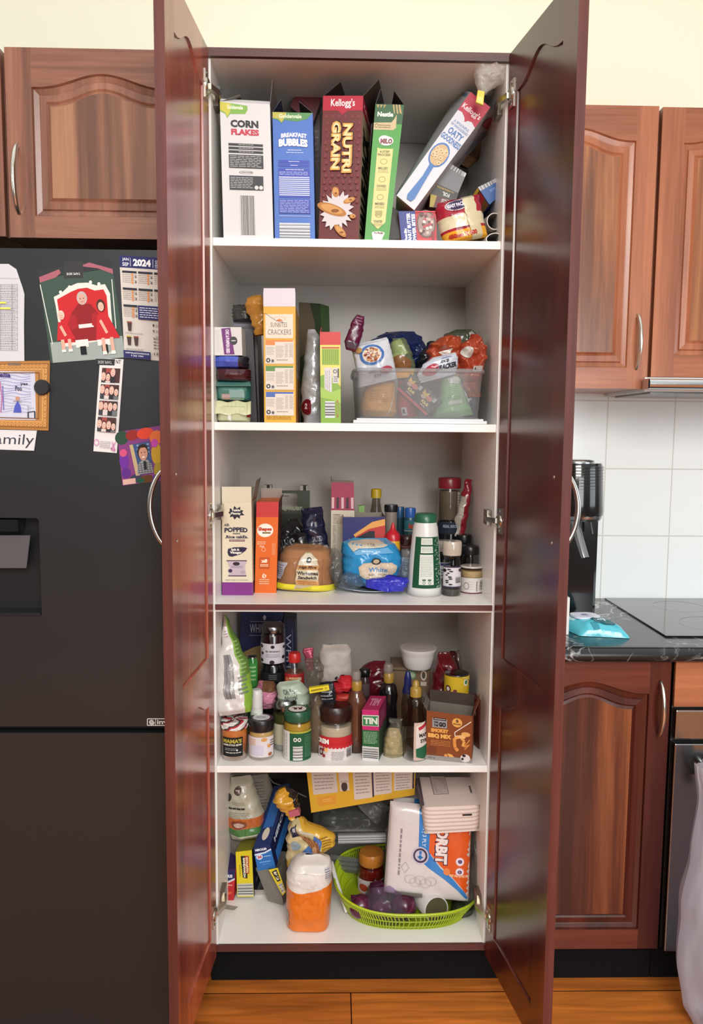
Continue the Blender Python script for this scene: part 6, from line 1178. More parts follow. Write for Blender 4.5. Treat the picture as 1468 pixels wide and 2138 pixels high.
bottle('dark bottle with a gold and clear cap behind the pink and green tea box', 811, .19, [(18, 1540), (19, 1500), (17, 1470), (20, 1450), (16, 1430), (10, 1424)], [(10, 1424), (11, 1420), (11, 1407), (9, 1404)], '140f12', clearcap=[(9.5, 1404), (10, 1390), (8, 1386)])
bottle('small black-capped bottle between the two gold-capped bottles', 761, .24, [(10, 1500), (11, 1480), (11, 1425), (8, 1412)], [(9, 1412), (11, 1411), (11, 1398), (9, 1396)], '3a2a2c', capcol='101012', lab=(1425, 1450), labcol='4a3a3c')
bottle('clear bottle with a dark blue pointed cap behind the syrup bottle', 850, .13, [(12, 1575), (13, 1560), (12, 1500), (13, 1470), (10, 1450), (9, 1446)], [(11, 1446), (11, 1440), (8, 1432), (7.5, 1415), (5, 1404), (3, 1401)], None, capcol='16205a', glass='d8d4cc')
def syr(f): f.poly([(.1, .1), (.55, 0), (.95, .05), (1, .6), (.95, 1), (.45, .95), (.1, .7)], 'cfc5be'); f.poly([(.2, .12), (.75, .02), (.8, .1), (.25, .2)], 'b02a3a'); f.txt('MAPLE', .25, .28, .9, .38, '2a2422', 0, .04); f.txt('SYRUP', .3, .43, .95, .53, '2a2422', 0, .04); f.poly([(.1, .68), (.85, .55), (.95, .7), (.55, .98), (.12, .9)], '1f5a3c'); f.ell(.85, .78, .14, .12, '9a7a4c', 10)
bottle('waisted maple syrup bottle with a gold cap touching the brown nut mix box', 867, .06, [(21, 1590), (24.5, 1584), (25, 1545), (22, 1510), (15, 1478), (19, 1458), (12, 1453)], [(12, 1453), (12, 1438), (10, 1434), (7, 1433), (7, 1424), (4, 1420)], '2a1612', glass='d4d0cc', fill=1548, lab=(1502, 1578), labcol='bfa79a', labfn=syr, a0=-12)
# pink green tea box
k = Carton([(756, 1482), (791, 1483), (791, 1590), (757, 1587)], (.045, .035, .035, .045), .11, 'c9c7c4', Z4, side='7a2a4c', top='b0285c')
f = k.f; f.rect(0, 0, 1, .1, 'b8286a'); f.rect(0, .32, 1, .4, 'b8286a'); f.rect(.05, .12, .95, .31, '2f7a48'); f.txt('TIN', .1, .15, .92, .28, 'd0d8cc', 0, .05); f.rect(0, .4, 1, .73, '1f5a34'); f.dash(.08, .43, .9, .68, 9, '9ac0a0', .35); f.rect(.0, .73, 1, 1, 'c9c9c8'); f.bars(.04, .75, .96, .98, '4a4c4e', True, 9, bg=None)
k.t.txt('TIM', .2, .2, .8, .7, 'd88aa8', 0, .05); k.r.rect(0, 0, 1, .42, '8a2450'); k.r.rect(0, .42, 1, 1, '2c4a32'); k.r.dash(.2, .1, .8, .35, 4, 'c07a98', .3, 1, True)
k.mb.build('tea_box', None, label='small upright box in pink, green and white at the front of the fourth shelf', cat='box')
t = thing('oats_bag', 'small clear bag of pale flakes beside the syrup bottle', 'bag', tuple(S4(820, 1585)))
bg = Bag(.07, (820, 1586), (822, 1520), [(0, 18, 22, .4), (.15, 20, 22, 1), (.6, 18, 19, 1), (1, 10, 12, .3)], .02, 'd0c29a', 'food', 70, .003, z0=Z4, fq=90); bg.mb.build('flakes', t)
bg = Bag(.07, (820, 1587), (824, 1500), [(0, 20, 24, .5), (.2, 22, 24, 1), (.6, 20, 20, .9), (.8, 10, 14, .5), (1, 12, 18, .2)], .023, 'dcd8cc', 'clear', 71, .008, z0=Z4); bg.mb.build('wrapping', t)
# back right
k = Carton([(820, 1393), (899, 1396), (897, 1500), (822, 1500)], .27, .1, '6e5844', Z4)
k.f.ell(.5, .12, .12, .08, '5c7a5a'); k.f.ell(.5, .12, .09, .05, '9aa88e'); k.f.ell(.82, .12, .08, .09, 'c0b4a4', 14); k.f.ell(.82, .12, .05, .06, '4a3c30', 10); k.f.rect(.74, .23, .9, .3, 'b9ac9c'); k.f.line([(0, .05), (.4, .05)], .01, '3c2e24'); k.mb.build('brown_box', None, label='plain brown carton under the white lidded tub', cat='box')
t = thing('noodle_tub', 'white plastic bowl with a clear film lid on top of the brown carton', 'tub', tuple(XZ(873, .26, P(873, 1396, .25).z)))
c_, p_ = vessel(873, .27, [(27, 1396), (30, 1388), (34, 1372), (34.5, 1368), (36, 1360), (39, 1354), (38.5, 1351)], P(860, 1393, .27).z+.001); MB().lathe(c_, p_, 'cfccca', 'plastic', 40).build('bowl', t)
z_ = P(873, 1353, .27).z; MB().lathe(Vector((c_.x, .27, 0)), [(.0395/.89*.98, z_), (.0405/.89*.98, z_+.002), (.038, z_+.003), (.02, z_+.0022)], 'c9c6c4', 'plastic', 40).build('film_lid', t)
sbag('dark red bag behind the dark bottles at the back of the fourth shelf', .3, (785, 1470), (785, 1380), [(0, 36, 30, .8), (.5, 34, 32, 1), (.85, 32, 26, .8), (1, 6, 20, .3)], .03, '5c1420', 72, .009)
sbag('dark red snack bag behind the tinned corn', .22, (918, 1500), (920, 1362), [(0, 26, 30, .8), (.5, 22, 34, 1), (.85, 12, 34, .9), (1, 4, 20, .3)], .035, lambda u, v: '5a1018', 73, .01, Z4, deco=lambda f: (f.dash(.2, .5, .6, .8, 5, 'a8868a', .25, 2), f.line([(.1, .1), (.9, .4)], .01, '8a2a34')))
sbag('maroon netting bag at the back right of the fourth shelf', .27, (945, 1440), (943, 1360), [(0, 20, 20, .8), (.5, 16, 18, 1), (1, 4, 8, .3)], .025, '3a1014', 74, .01, z0=None)
sbag('grey wrapper leaning on the right wall behind the cans', .33, (958, 1440), (956, 1358), [(0, 12, 10, .8), (.5, 8, 8, 1), (1, 3, 4, .3)], .015, '6a6058', 75, .006)
def cn(f): f.rect(0, 0, 1, 1, 'c8a824'); f.ell(.22, .68, .09, .2, '5a2430', 14); f.ell(.22, .68, .05, .12, 'd8cfc0', 10); f.ell(.42, .75, .05, .1, '7a3a3a', 10); f.ell(.72, .3, .08, .2, 'dcdccc', 14); f.ell(.72, .3, .05, .12, '4a7a4a', 10); f.poly([(.5, 0), (1, 0), (1, .35), (.7, .12)], 'd8bc50')
zc = P(951, 1476, .16).z
for (y0, y1, cx, yy, lb, fn_) in ((1476, 1448, 951, .16, 'lower yellow tin of corn behind the open brown box', lambda f: [f.ell(.2+.6*R.random(), .2+.7*R.random(), .05, .1, R.choice(('d8a030', 'e0b850', 'b87a20')), 8) for _ in range(30)]), (1447, 1404, 953, .16, 'upper yellow tin of corn with a shiny ring-pull top, behind the open brown box', cn)):
    c_, p_ = vessel(cx, yy, [(25, y0), (25.5, y0-1), (25.5, y1+1), (25, y1)], None)
    t = thing('tin_can', lb, 'tin can', (c_.x, yy, p_[0][1]), None)
    m = MB().lathe(c_, [(p_[0][0]-.001, p_[0][1]), (p_[0][0]+.0006, p_[0][1]+.0008), (p_[0][0], p_[0][1]+.002), (p_[0][0], p_[-1][1]-.002), (p_[0][0]+.0006, p_[-1][1]-.0008), (p_[0][0]-.001, p_[-1][1]), (p_[0][0]-.003, p_[-1][1]-.003), (.001, p_[-1][1]-.003)], '8e9090', 'metal', 40); m.build('tin', t)
    m = MB(); r_ = p_[0][0]+.0004; f = cylcv(m, (c_.x, yy), r_, p_[0][1]+.003, p_[-1][1]-.003, -88, 88); m.grid(lambda u, v: f.fn(u, v, 0), 30, 4, 'c8a42c', 'paper'); fn_(f); m.build('label', t)
c_, p_ = vessel(951, .16, [(25, 1500), (25, 1476)], Z4)
jar('tin_can', 'tin at the bottom of the can stack, hidden behind the open brown box', 'tin can', 951, .16, [(25, 1540), (25, 1477)], Z4, None, opaque=('77787a', 'metal'))
# nut mix box (open)
k = Carton([(891, 1483.5), (987, 1495.5), (985, 1601), (889, 1589)], (.045, .02, .02, .045), .075, '7c4020', Z4, side='8a4c2a', open_=True, inner='6e665e')
f = k.f; f.rect(.13, .13, .45, .32, '8f8f92'); f.rect(.15, .12, .43, .17, '1c1a1a'); f.dash(.17, .13, .41, .16, 1, 'b9b9b9'); f.txt('ON', .16, .19, .26, .24, '1c1a1a', 0, .09); f.txt('THE', .16, .255, .26, .3, '1c1a1a', 0, .09); f.txt('GO', .27, .2, .43, .3, '1c1a1a', 0, .12)
f.ell(.67, .175, .11, .095, 'd9a052'); f.txt('5', .64, .11, .7, .17, '2a1a12', 0, .05); f.txt('PACKS', .59, .19, .75, .22, '2a1a12', 0, .05); f.txt('SMOKEY', .1, .34, .49, .42, 'd99a4a', 0, .1); f.txt('BBQ MIX', .04, .445, .55, .55, 'e0a858', 0, .1); f.dash(.1, .58, .53, .7, 4, 'c9854a', .3)
f.line([(.97, .12), (.62, .38), (.63, .46), (.72, .44)], .008, 'e6dcd0'); f.line([(.62, .5), (.62, .6), (.64, .7), (.7, .76)], .035, 'd08a44'); f.line([(.62, .5), (.75, .46), (.83, .55), (.8, .66)], .03, 'd99a50'); f.ell(.86, .4, .1, .05, 'd9a45c', 12); f.ell(.78, .46, .08, .04, 'e0b070', 12); f.line([(.95, .5), (.82, .68), (.95, .6), (.84, .72)], .01, 'd08a44')
f.poly([(.47, .83), (.57, .85), (.63, .91), (.6, .95), (.52, .93)], 'd9a050'); f.ell(.44, .88, .04, .035, 'cf8a4a', 10); f.ell(.13, .8, .11, .08, '6a3620', 12); f.rect(0, .9, 1, 1, '8b8480'); f.txt('225 g', .05, .93, .2, .97, '3a3430'); f.ell(.86, .9, .105, .085, 'cfc4c6', 18); f.ell(.83, .85, .04, .03, '2a1c20', 10); f.ell(.8, .92, .03, .03, '2a1c20', 8)
k.r.rect(0, .0, 1, .9, '84482a'); k.r.dash(.2, .2, .8, .5, 7, 'c9a080', .3); k.r.rect(.3, .6, .8, .75, 'b98a6a')
carton('nut_mix_box', 'open brown smoky nut mix box at the front right of the fourth shelf', 'snack box', k, flaps=[k.flap('l', .5, .03, '6c6660', taper=.0), k.flap('b', .1, .03, '3a2c26'), k.flap('r', .35, .04, '8a4f38')])
k = Carton([(975, 1450), (999, 1462), (999, 1560), (978, 1560)], (.17, .11, .11, .17), .03, '5c2a20', Z4); k.f.ell(.5, .3, .3, .1, 'b09a8a', 10); k.f.dash(.2, .5, .8, .8, 4, '8a6a5a', .4); k.mb.build('spice_packet', None, label='dark red-brown upright packet against the right wall behind the open brown box', cat='packet')
# ================================================================== cupboard floor
def bc(u, v): return 'aaa694' if v < .6 else ('b5602a' if v < .78 else ('3f7038' if v < .9 else 'b9b8a8'))
def bf(f): f.ell(.42, .16, .14, .07, '4a342c'); f.dash(.34, .14, .5, .18, 1, 'b9b0a0'); f.ell(.1, .27, .1, .06, '33302c'); f.dash(.2, .34, .6, .4, 2, '8a8678', .3); f.dash(.1, .42, .6, .46, 1, '2a2824', .7, 5); f.dash(.1, .5, .7, .6, 4, '7a766a', .25); f.ell(.35, .7, .22, .07, '7a3a2c'); f.ell(.35, .7, .15, .04, 'b9a090')
sbag('beige, orange and green bag of dried beans leaning at the left of the cupboard floor', (.22, .24), (512, 1748), (505, 1619), [(0, 28, 30, .3), (.08, 32, 36, .8), (.4, 36, 42, 1), (.7, 34, 30, 1), (.9, 26, 24, .8), (1, 24, 18, .4)], .035, bc, 80, .007, deco=bf, nu=36, nv=50)
sbag('brown paper packet behind the bag of dried beans', .33, (560, 1720), (545, 1617), [(0, 24, 30, .6), (.5, 30, 24, 1), (1, 26, 14, .4)], .02, '8c857a', 81, .005, mt='paper', deco=lambda f: f.dash(.2, .1, .7, .6, 9, '5c564c', .2), cat='packet', name='paper_packet')
k = Carton([(560, 1625), (650, 1625), (655, 1800), (565, 1800)], .40, .06, '1a1715', None); 
o = k.mb.build('dark_tray', None, label='dark tray standing on edge at the back left of the cupboard floor', cat='tray')
m = MB().tube([P(557, 1617, .36), P(570, 1634, .355), P(600, 1645, .35), P(620, 1655, .35), P(640, 1664, .345)], .0022, '6a6864', 'plastic'); m.build('black_strap', None, label='thin dark plastic edge curving behind the clipped yellow bag', cat='strap')
# round tray
c_ = XZ(543, .27, Z5)
m = MB().lathe((c_.x, .29, 0), [(.001, Z5+.0015), (.075, Z5+.0005), (.088, Z5+.006), (.092, Z5+.022), (.0935, Z5+.022), (.0895, Z5+.005), (.0755, Z5-.0)][:5]+[(.09, Z5+.0215), (.086, Z5+.008), (.001, Z5+.004)], 'cdc8c0', 'plastic', 48, cap=False); m.build('round_tray', None, label='round white plastic turntable tray under the bag boxes', cat='tray')
# storage bags red
k = Carton([(457.5, 1815), (491, 1816), (488, 1878), (458, 1876)], .185, .0, 'b5262a', Z5, vec=(.03, .17, .07))
f = k.f; f.poly([(0, 0), (1, 0), (1, .28), (.6, .38), (0, .34)], '1a2050'); f.line([(1, .3), (.6, .4), (0, .37)], .02, 'c8c0c8', .6); f.txt('HERCULES', .05, .16, .85, .26, 'd4d0dc', 0, .08); f.ell(.2, .47, .17, .1, '2a2a60', 16); f.txt('15', .1, .42, .32, .52, 'e8e0e0', 0, .06); f.dash(.45, .47, .85, .54, 1, 'd8a8a0', .5); f.txt('storage', .08, .7, .85, .8, 'd86a3a', 0, .06); f.dash(.3, .6, .55, .65, 1, 'd86a3a'); f.rect(.2, .88, .26, .95, 'd8b0a8')
k.t.rect(0, 0, 1, 1, '151b44'); k.t.poly([(0, 1), (.3, .3), (1, .2), (1, 1)], '2a2048'); k.mb.build('storage_bag_box', None, label='navy and red storage bag box standing at the far left of the cupboard floor', cat='bag box')
k = Carton([(476, 1790), (498, 1776), (498, 1812), (480, 1818)], (.23, .23, .23, .23), .06, 'b0342c', None); k.f.dash(.3, .3, .9, .8, 2, 'd89a50', .4); k.f.ell(.25, .75, .2, .18, 'd8d0d0', 10); k.mb.build('storage_bag_box', None, label='second red storage bag box half hidden behind the navy and red one', cat='bag box')
k = Carton([(472, 1752), (497, 1776), (500, 1800), (478, 1790)], (.24, .22, .22, .24), .08, '6e665e', None, vec=(.05, .08, .03)); k.mb.build('cardboard_flap_box', None, label='grey cardboard box end sticking up left of the yellow sandwich bag box', cat='box')
k = Carton([(492, 1779), (526, 1775), (530, 1867), (495.5, 1867)], .19, .0, 'd4c022', Z5+.007, side='1c1d30', vec=(.02, .15, .0))
f = k.f; f.poly([(.3, .1), (.72, .11), (.66, .6), (.38, .58)], '141414'); f.poly([(.55, .1), (.8, .12), (.78, .5), (.58, .48)], 'a8281e'); f.txt('GOLIATH', .6, .13, .74, .47, 'e0dcb0', 90, .07); f.txt('SANDWICH', .43, .14, .56, .57, 'e8e4c8', 90, .08); f.dash(.2, .28, .28, .55, 1, '5a5218', .4, 1, True); f.rect(.0, .7, 1, 1, 'c9be5a'); f.bars(.04, .71, .98, .97, '5a5c5c', True, 7, bg='c9c9c2'); k.t.rect(0, 0, 1, 1, '8a8430'); k.r.dash(.2, .5, .6, .9, 2, '8a8ca0', .4)
k.mb.build('sandwich_bag_box', None, label='upright yellow sandwich bag box with black and red lettering', cat='bag box')
k = Carton([(529, 1771), (564, 1765), (576, 1812), (538, 1818)], (.17, .17, .16, .16), .0, '2467ac', None, side='141c48', vec=(.045, .14, .11))
f = k.f; f.poly([(0, 0), (1, 0), (1, .15), (.6, .25), (0, .28)], '16204e'); f.line([(1, .17), (.6, .27), (0, .3)], .02, 'c8d4e8', .6); f.txt('HERCULES', .08, .06, .75, .16, 'dce0ec', 0, .07); f.ell(.25, .42, .19, .12, 'c8d0e0', 16); f.txt('24', .13, .36, .37, .48, 'b8342c', 0, .1); f.dash(.5, .4, .9, .47, 1, '9ac0e8', .5); f.dash(.2, .62, .8, .7, 1, '6aa8e0', .6); f.dash(.35, .75, .7, .79, 1, '6aa8e0'); f.line([(.5, .9), (.9, .8)], .01, '3f86c8')
k.t.rect(0, 0, 1, 1, '1a2a58'); k.t.rect(.2, .1, .8, .7, '2a5c9c'); k.t.ell(.5, .8, .2, .1, 'c0b8a8'); k.r.rect(0, 0, 1, 1, '10183c'); k.r.txt('HERCULES', .15, .1, .85, .3, 'c9cede', 0, .04); k.r.rect(.1, .55, .9, 1, '2a64a8')
k.mb.build('storage_bag_box', None, label='blue box of 24 bags lying tilted on top of the bag boxes', cat='bag box')
# open carton with yellow flap
k = Carton([(534, 1812), (578, 1818), (592, 1870), (560, 1870)], (.17, .15, .15, .17), .1, '77736c', Z5+.008, open_=True)
fl = MB().slab([P(561, 1816, .13), P(580, 1812, .13), P(597, 1862, .12), P(590, 1870, .12)], .0012, 'd0bc2a'); c = quadcv(fl, [P(561, 1816, .129), P(580, 1812, .129), P(597, 1862, .119), P(590, 1870, .119)]); c.poly([(.2, .1), (.8, .05), (.8, .5), (.3, .5)], '1a1818'); c.txt('BAGS', .35, .12, .7, .45, 'd8d4b8', 90, .06); c.bars(.2, .6, .9, .95, '6a6a68', True, 6, bg='bdbdb4')
carton('sandwich_bag_box', 'open grey-sided bag box with a yellow flap left of the orange flour bag', 'bag box', k, flaps=[('yellow_flap', fl), ('roll', MB().lathe(P(572, 1858, .19), [(.018, 0), (.018, .03)], '7d8078', 'hazy', 20, axis=(.2, 1, .1)))])
# yellow bag with pink clip
t = thing('biscuit_bag', 'yellow and blue milk biscuit bag closed with a pink clip', 'biscuit bag', tuple(P(640, 1790, .17)))
bg = Bag(.15, (630, 1812), (618, 1706), [(0, 26, 10, .3), (.15, 32, 30, .8), (.4, 26, 74, 1), (.6, 24, 78, 1), (.75, 20, 44, .9), (.9, 14, 18, .8), (1, 9, 9, .4)], .03, lambda u, v: 'd0a43a' if (v > .75 or u > .72) else 'c9b88a', 'film', 83, .008, 50, 50)
f = bg.f; f.poly([(.12, .1), (.42, .05), (.4, .25), (.12, .3)], '151a3c'); f.txt('Milk', .22, .1, .38, .18, 'e0e0e8', 0, .05); f.poly([(.3, .6), (.7, .3), (.75, .35), (.68, .62), (.45, .75)], '3f66a4')
for i in range(7): f.poly([(.36+.035*i, .22+.03*i), (.42+.035*i, .2+.03*i), (.52+.03*i, .42+.03*i), (.46+.03*i, .5+.02*i)], 'a8744a' if i % 2 else '7c4e2e')
f.ell(.58, .55, .05, .07, 'b98a60', 12); f.ell(.2, .45, .1, .1, '8a9aa4', 12); f.ell(.3, .75, .08, .08, 'c08a5c', 12); f.ell(.15, .8, .1, .1, 'b9a050', 12); f.dash(.74, .35, .92, .6, 5, '6a5420', .3); f.poly([(.6, .1), (.75, .22), (.72, .3), (.55, .18)], 'bdb8ac')
bg.mb.build('body', t)
bg = Bag(.15, (614, 1704), (588, 1645), [(0, 8, 8, .5), (.3, 16, 20, 1), (.6, 26, 24, 1), (.85, 22, 18, .7), (1, 6, 10, .3)], .025, lambda u, v: 'c8942c' if u < .8 else '2a2420', 'film', 84, .012, 30, 40); bg.mb.build('gathered_top', t)
m = MB(); q = [P(602, 1696, .12), P(622, 1690, .12), P(627, 1702, .12), P(606, 1707, .12)]; m.hexa(q, (0, .03, 0), 'b05a6c', 'plastic'); m.build('clip', t)
# orange flour bag
t = thing('flour_bag', 'orange paper flour bag with its white top folded down, on the cupboard floor', 'flour bag', tuple(XZ(643, .08, Z5)))
def ff(u, v): return 'd8701c' if v > .37+.045*math.sin(u*4.5) else 'd8d2cc'
bg = Bag(.085, (642, 1951), (648, 1783), [(0, 38, 42, .8), (.03, 43, 46, .95), (.3, 46, 47, 1), (.6, 47, 48, 1), (.72, 47, 47, 1), (.85, 42, 46, .9), (.95, 28, 42, .5), (1, 10, 20, .2)], .05, ff, 'film', 85, .0045, 60, 150, Z5, sq=5, zmin=Z5+.0005)
f = bg.f; f.rect(.0, .72, .07, .92, 'a8a49c'); f.dash(.01, .73, .06, .9, 5, '6a645c', .4); f.poly([(.82, .1), (.96, .08), (.98, .22), (.88, .25)], 'c4c0c4'); f.dash(.84, .1, .95, .22, 5, '5a5a6a', .35)
bg.mb.build('bag', t)
bg = Bag(.04, (648, 1862), (648, 1826), [(0, 8, 22, .3), (.3, 34, 30, .7), (.8, 36, 22, .7), (1, 26, 4, .2)], .008, 'd9d4ce', 'paper', 86, .003, 24, 14); bg.mb.build('folded_flap', t)
# clear plastic items behind
t = thing('clear_container', 'clear plastic storage container behind the flour bag and basket', 'container', tuple(XZ(720, .38, Z5)))
a, b = XZ(610, .36, Z5+.05), XZ(840, .36, Z5+.05)
def cc(u, v): 
    A = 2*PI*u+PI/4; cx, sx = math.cos(A), math.sin(A); g = .008*v; x = math.copysign(abs(cx)**.25, cx)*((b.x-a.x)/2+g); y = math.copysign(abs(sx)**.25, sx)*(.07+g); return Vector(((a.x+b.x)/2+x, .42+y, Z5+.001+.12*v))
MB().grid(cc, 80, 6, 'b9bcbc', 'milky', True, True).build('walls', t)
m = MB()
for i in range(26): x = a.x+.02+(b.x-a.x-.04)*i/25; m.box((x, .343, Z5+.10), (x+.003, .346, Z5+.118), 'a9abab', 'plastic')
m.box((a.x, .34, Z5+.116), (b.x, .352, Z5+.122), 'b9bcbc', 'plastic'); m.build('ribbed_rim', t)
sbag('crumpled clear plastic bags above the basket, under the yellow box', .30, (735, 1745), (735, 1680), [(0, 60, 64, .7), (.4, 70, 76, 1), (.8, 66, 78, .9), (1, 30, 70, .3)], .05, 'd5d5d3', 87, .012, mt='clear', fq=22, nu=60, nv=40, cat='bag', name='clear_bags')
sbag('folded grey plastic sheet leaning behind the paper towels', .27, (770, 1700), (800, 1672), [(0, 40, 30, .8), (1, 22, 20, .3)], .02, '8f8f8c', 88, .008, mt='hazy', cat='plastic', name='plastic_sheet')
m = MB()
for i in range(7): m.slab([P(706, 1744+2.6*i, .19+.002*i), P(806, 1742+2.6*i, .19+.002*i), P(806, 1743.8+2.6*i, .19+.002*i), P(706, 1746+2.6*i, .19+.002*i)], .01, 'c4c6c8' if i % 2 else '8c8e90', 'plastic')
m.build('foil_tray_stack', None, label='stack of thin silvery tray edges between the biscuit bag and the paper towels', cat='trays')
m = MB().tube([P(692, 1800, .2), P(700, 1830, .17), P(712, 1868, .14), P(724, 1905, .115)], [.006, .006, .006, .005], 'cfccc6', 'plastic', 10, .5); m.build('plastic_rod', None, label='long white plastic handle resting inside the left end of the green basket', cat='handle')
m = MB()
for i in range(3): m.slab([P(690, 1784+9*i, .26), P(748, 1792+9*i, .26), P(750, 1800+9*i, .25), P(690, 1793+9*i, .25)], .02, 'c9cac6', 'milky')
m.build('food_cover', None, label='loose clear plastic lids stacked left of the orange-lidded jar', cat='lids')
# basket
bc_ = Vector((XZ(846, .2, Z5+.04).x, .185, 0)); ra, rb = (P(996, 1893, .185).x-P(700, 1880, .185).x)/2, .155
def bk(a, v, o=0.): 
    q = 2.6; k = .86+.14*v; r1, r2 = (ra+o)*k, (rb+o)*k; cx, sx = math.cos(a), math.sin(a)
    return Vector((bc_.x+math.copysign(abs(cx)**(2/q), cx)*r1, bc_.y+math.copysign(abs(sx)**(2/q), sx)*r2, Z5+.003+v*(.050+.018*max(0, -cx)**2+.02*max(0., sx))))
t = thing('basket', 'lime green woven oval plastic basket at the right of the cupboard floor', 'basket', (bc_.x, bc_.y, Z5))
G1 = 'a3b81e'
m = MB()
for i in range(150):
    a = 2*PI*i/150; m.tube([bk(a, 0), bk(a+.02, .5), bk(a, 1)], .0017, G1, 'plastic', 5)
for v in (.12, .5, .88):
    for o in (-.0016, .0016): m.tube([bk(2*PI*i/96, v, o*(1 if i % 2 else -1)) for i in range(97)], .0016, '8fa61a', 'plastic', 5)
m.build('woven_wall', t)
MB().tube([bk(2*PI*i/96, 1.02) for i in range(97)], .0034, 'a9bf24', 'plastic', 8).build('rim', t)
m = MB(); m.add([bk(2*PI*i/96, 0)+Vector((0, 0, .0)) for i in range(96)]+[bk(2*PI*i/96, 0)-Vector((0, 0, .0025)) for i in range(96)], [tuple(range(96)), tuple(range(191, 95, -1))]+[(i, (i+1) % 96, (i+1) % 96+96, i+96) for i in range(96)], '93a81c', 'plastic'); m.build('base', t)
# jar in basket
jar('pasta_sauce_jar', 'jar of red pasta sauce with an orange lid standing in the green basket', 'jar', 775, .24, [(26, 1866), (29, 1858), (29, 1820), (27, 1808), (24, 1800)], Z5+.004, '6a1810', 1806, [(25.5, 1800), (26.5, 1797), (26.5, 1782), (24, 1777)], 'b5722c', 'plastic', lab=(1824, 1858), labcol='c4bcba', labfn=lambda f: (f.rect(.45, .05, 1, .95, '3c1c20'), f.dash(.5, .12, .95, .5, 3, 'b9a8a4', .4), f.line([(.5, .65), (.97, .65)], .02, 'd0c8c4', 1), f.line([(.5, .8), (.97, .8)], .02, 'd0c8c4', 1), f.ell(.25, .45, .14, .22, 'a83c24', 12), f.ell(.15, .85, .12, .12, 'c89a84', 10)), cmt='gloss')
def onion(cx, cy, r, Y, lb, sd, col='4c1430'):
    c = P(cx, cy, Y); rr = r/S(cx, cy, Y); c.z = max(c.z, Z5+.006+rr*.86)
    def fn(u, v):
        a = 2*PI*u; b_ = PI*v; q = math.sin(b_)**.9; rad = rr*q; z = rr*.9*math.cos(b_)
        if v < .12: z += rr*.3*(1-v/.12)**2
        rad *= 1+.015*math.sin(a*9+sd); p = Vector((rad*math.cos(a), rad*math.sin(a), z)); p.rotate(Matrix.Rotation(.9, 3, Vector((math.cos(sd), math.sin(sd), 0)))); return c+p
    t = thing('red_onion', lb, 'onion', tuple(c-Vector((0, 0, rr))), 'red onions in the green basket')
    MB().grid(fn, 40, 24, lambda u, v: col if (u*18) % 1 > .15 else '662244', 'skin_onion', True, True).build('skin', t)
    e = fn(0, 1); d_ = (e-c).normalized(); m = MB()
    for i in range(9): m.tube([e-d_*.001, e+d_*.005+Vector((.003*math.cos(i), .001, .003*math.sin(i)))], .0006, 'a8927c', 'matte', 5)
    m.build('root_tuft', t)
    return c, rr
onion(753, 1892, 25, .095, 'large red onion at the left front inside the green basket', 4.2)
onion(796, 1899, 22, .09, 'middle front red onion of the three along the basket front', 1.5, '551a36')
onion(843, 1896, 27, .10, 'right front red onion beside the white paper roll', 2.6, '46122c')
onion(790, 1862, 24, .15, 'red onion at the back of the pile, below the sauce jar', 3.4, '431230')
bg = Bag(.105, (805, 1918), (795, 1850), [(0, 50, 58, .8), (.4, 60, 60, .95), (.75, 36, 40, .8), (1, 16, 20, .3)], .05, 'dccfe8', 'clear', 90, .004, 50, 34, None, zmin=Z5+.006); bg.mb.build('onion_bag', None, label='thin purple-tinted net bag around the red onions', cat='net bag')
# roll in the basket
a_ = P(911, 1899, .075); b_ = P(880, 1865, .17); ax = (a_-b_).normalized(); a_.z += 0
m = MB().lathe(b_, [(.034, 0), (.034, (a_-b_).length), (.033, (a_-b_).length+.001)], 'c8c4c2', 'paper', 36, axis=ax)
e = a_+ax*.0012; u_ = ax.cross(Vector((0, 0, 1))).normalized(); v_ = u_.cross(ax)
m.add([e+u_*.031*math.cos(2*PI*i/30)+v_*.031*math.sin(2*PI*i/30) for i in range(30)], [tuple(range(30))], '9c9b86', 'clear')
m.add([e-ax*.0008+u_*.032*math.cos(2*PI*i/30)+v_*.032*math.sin(2*PI*i/30) for i in range(30)], [tuple(range(30))], 'a3a190', 'paper')
m.build('snack_tube', None, label='white tube lying in the basket with its pale translucent lid facing forward', cat='tube')
sbag('dark green item in the right end of the basket', .11, (965, 1905), (965, 1882), [(0, 24, 22, .8), (.6, 22, 24, 1), (1, 10, 10, .3)], .03, '26301c', 91, .004, cat='vegetable', name='green_vegetable')
sbag('clear plastic bag hanging down at the right of the paper towels', .12, (985, 1895), (995, 1760), [(0, 26, 10, .6), (.2, 16, 14, 1), (.6, 12, 10, .9), (1, 4, 4, .3)], .025, 'd4d4d2', 92, .008, mt='clear', nu=40, nv=50, cat='bag', name='clear_bag')
# paper towels
k = Carton([(822, 1664), (880, 1668), (875, 1800), (808, 1800)], .21, .08, 'c9c4c4', None); k.f.rect(.75, 0, .98, 1, '2a72b4')
k.mb.build('paper_towel_pack', None, label='back pack of paper towels with a blue stripe, half hidden behind the front pack', cat='paper towels')
def tw(q, Y, th, n=(40, 40)):
    C4 = [P(*p, y) for p, y in zip(q, Y)]; nn = (C4[3]-C4[0]).cross(C4[1]-C4[0]).normalized()
    def s_(u, v, side=1, d=0): 
        p = C4[0].lerp(C4[1], u).lerp(C4[3].lerp(C4[2], u), v); e = (max(0, 1-abs(2*u-1)**7)*max(0, 1-abs(2*v-1)**7))**.4
        b = noise.noise(p*26)*.003*e
        return p+nn*((th*e*.5+b if side > 0 else -th*e*.5)+d)
    return s_
s_ = tw([(815, 1672), (985, 1690), (979, 1882), (801, 1862)], (.15, .13, .10, .12), .05)
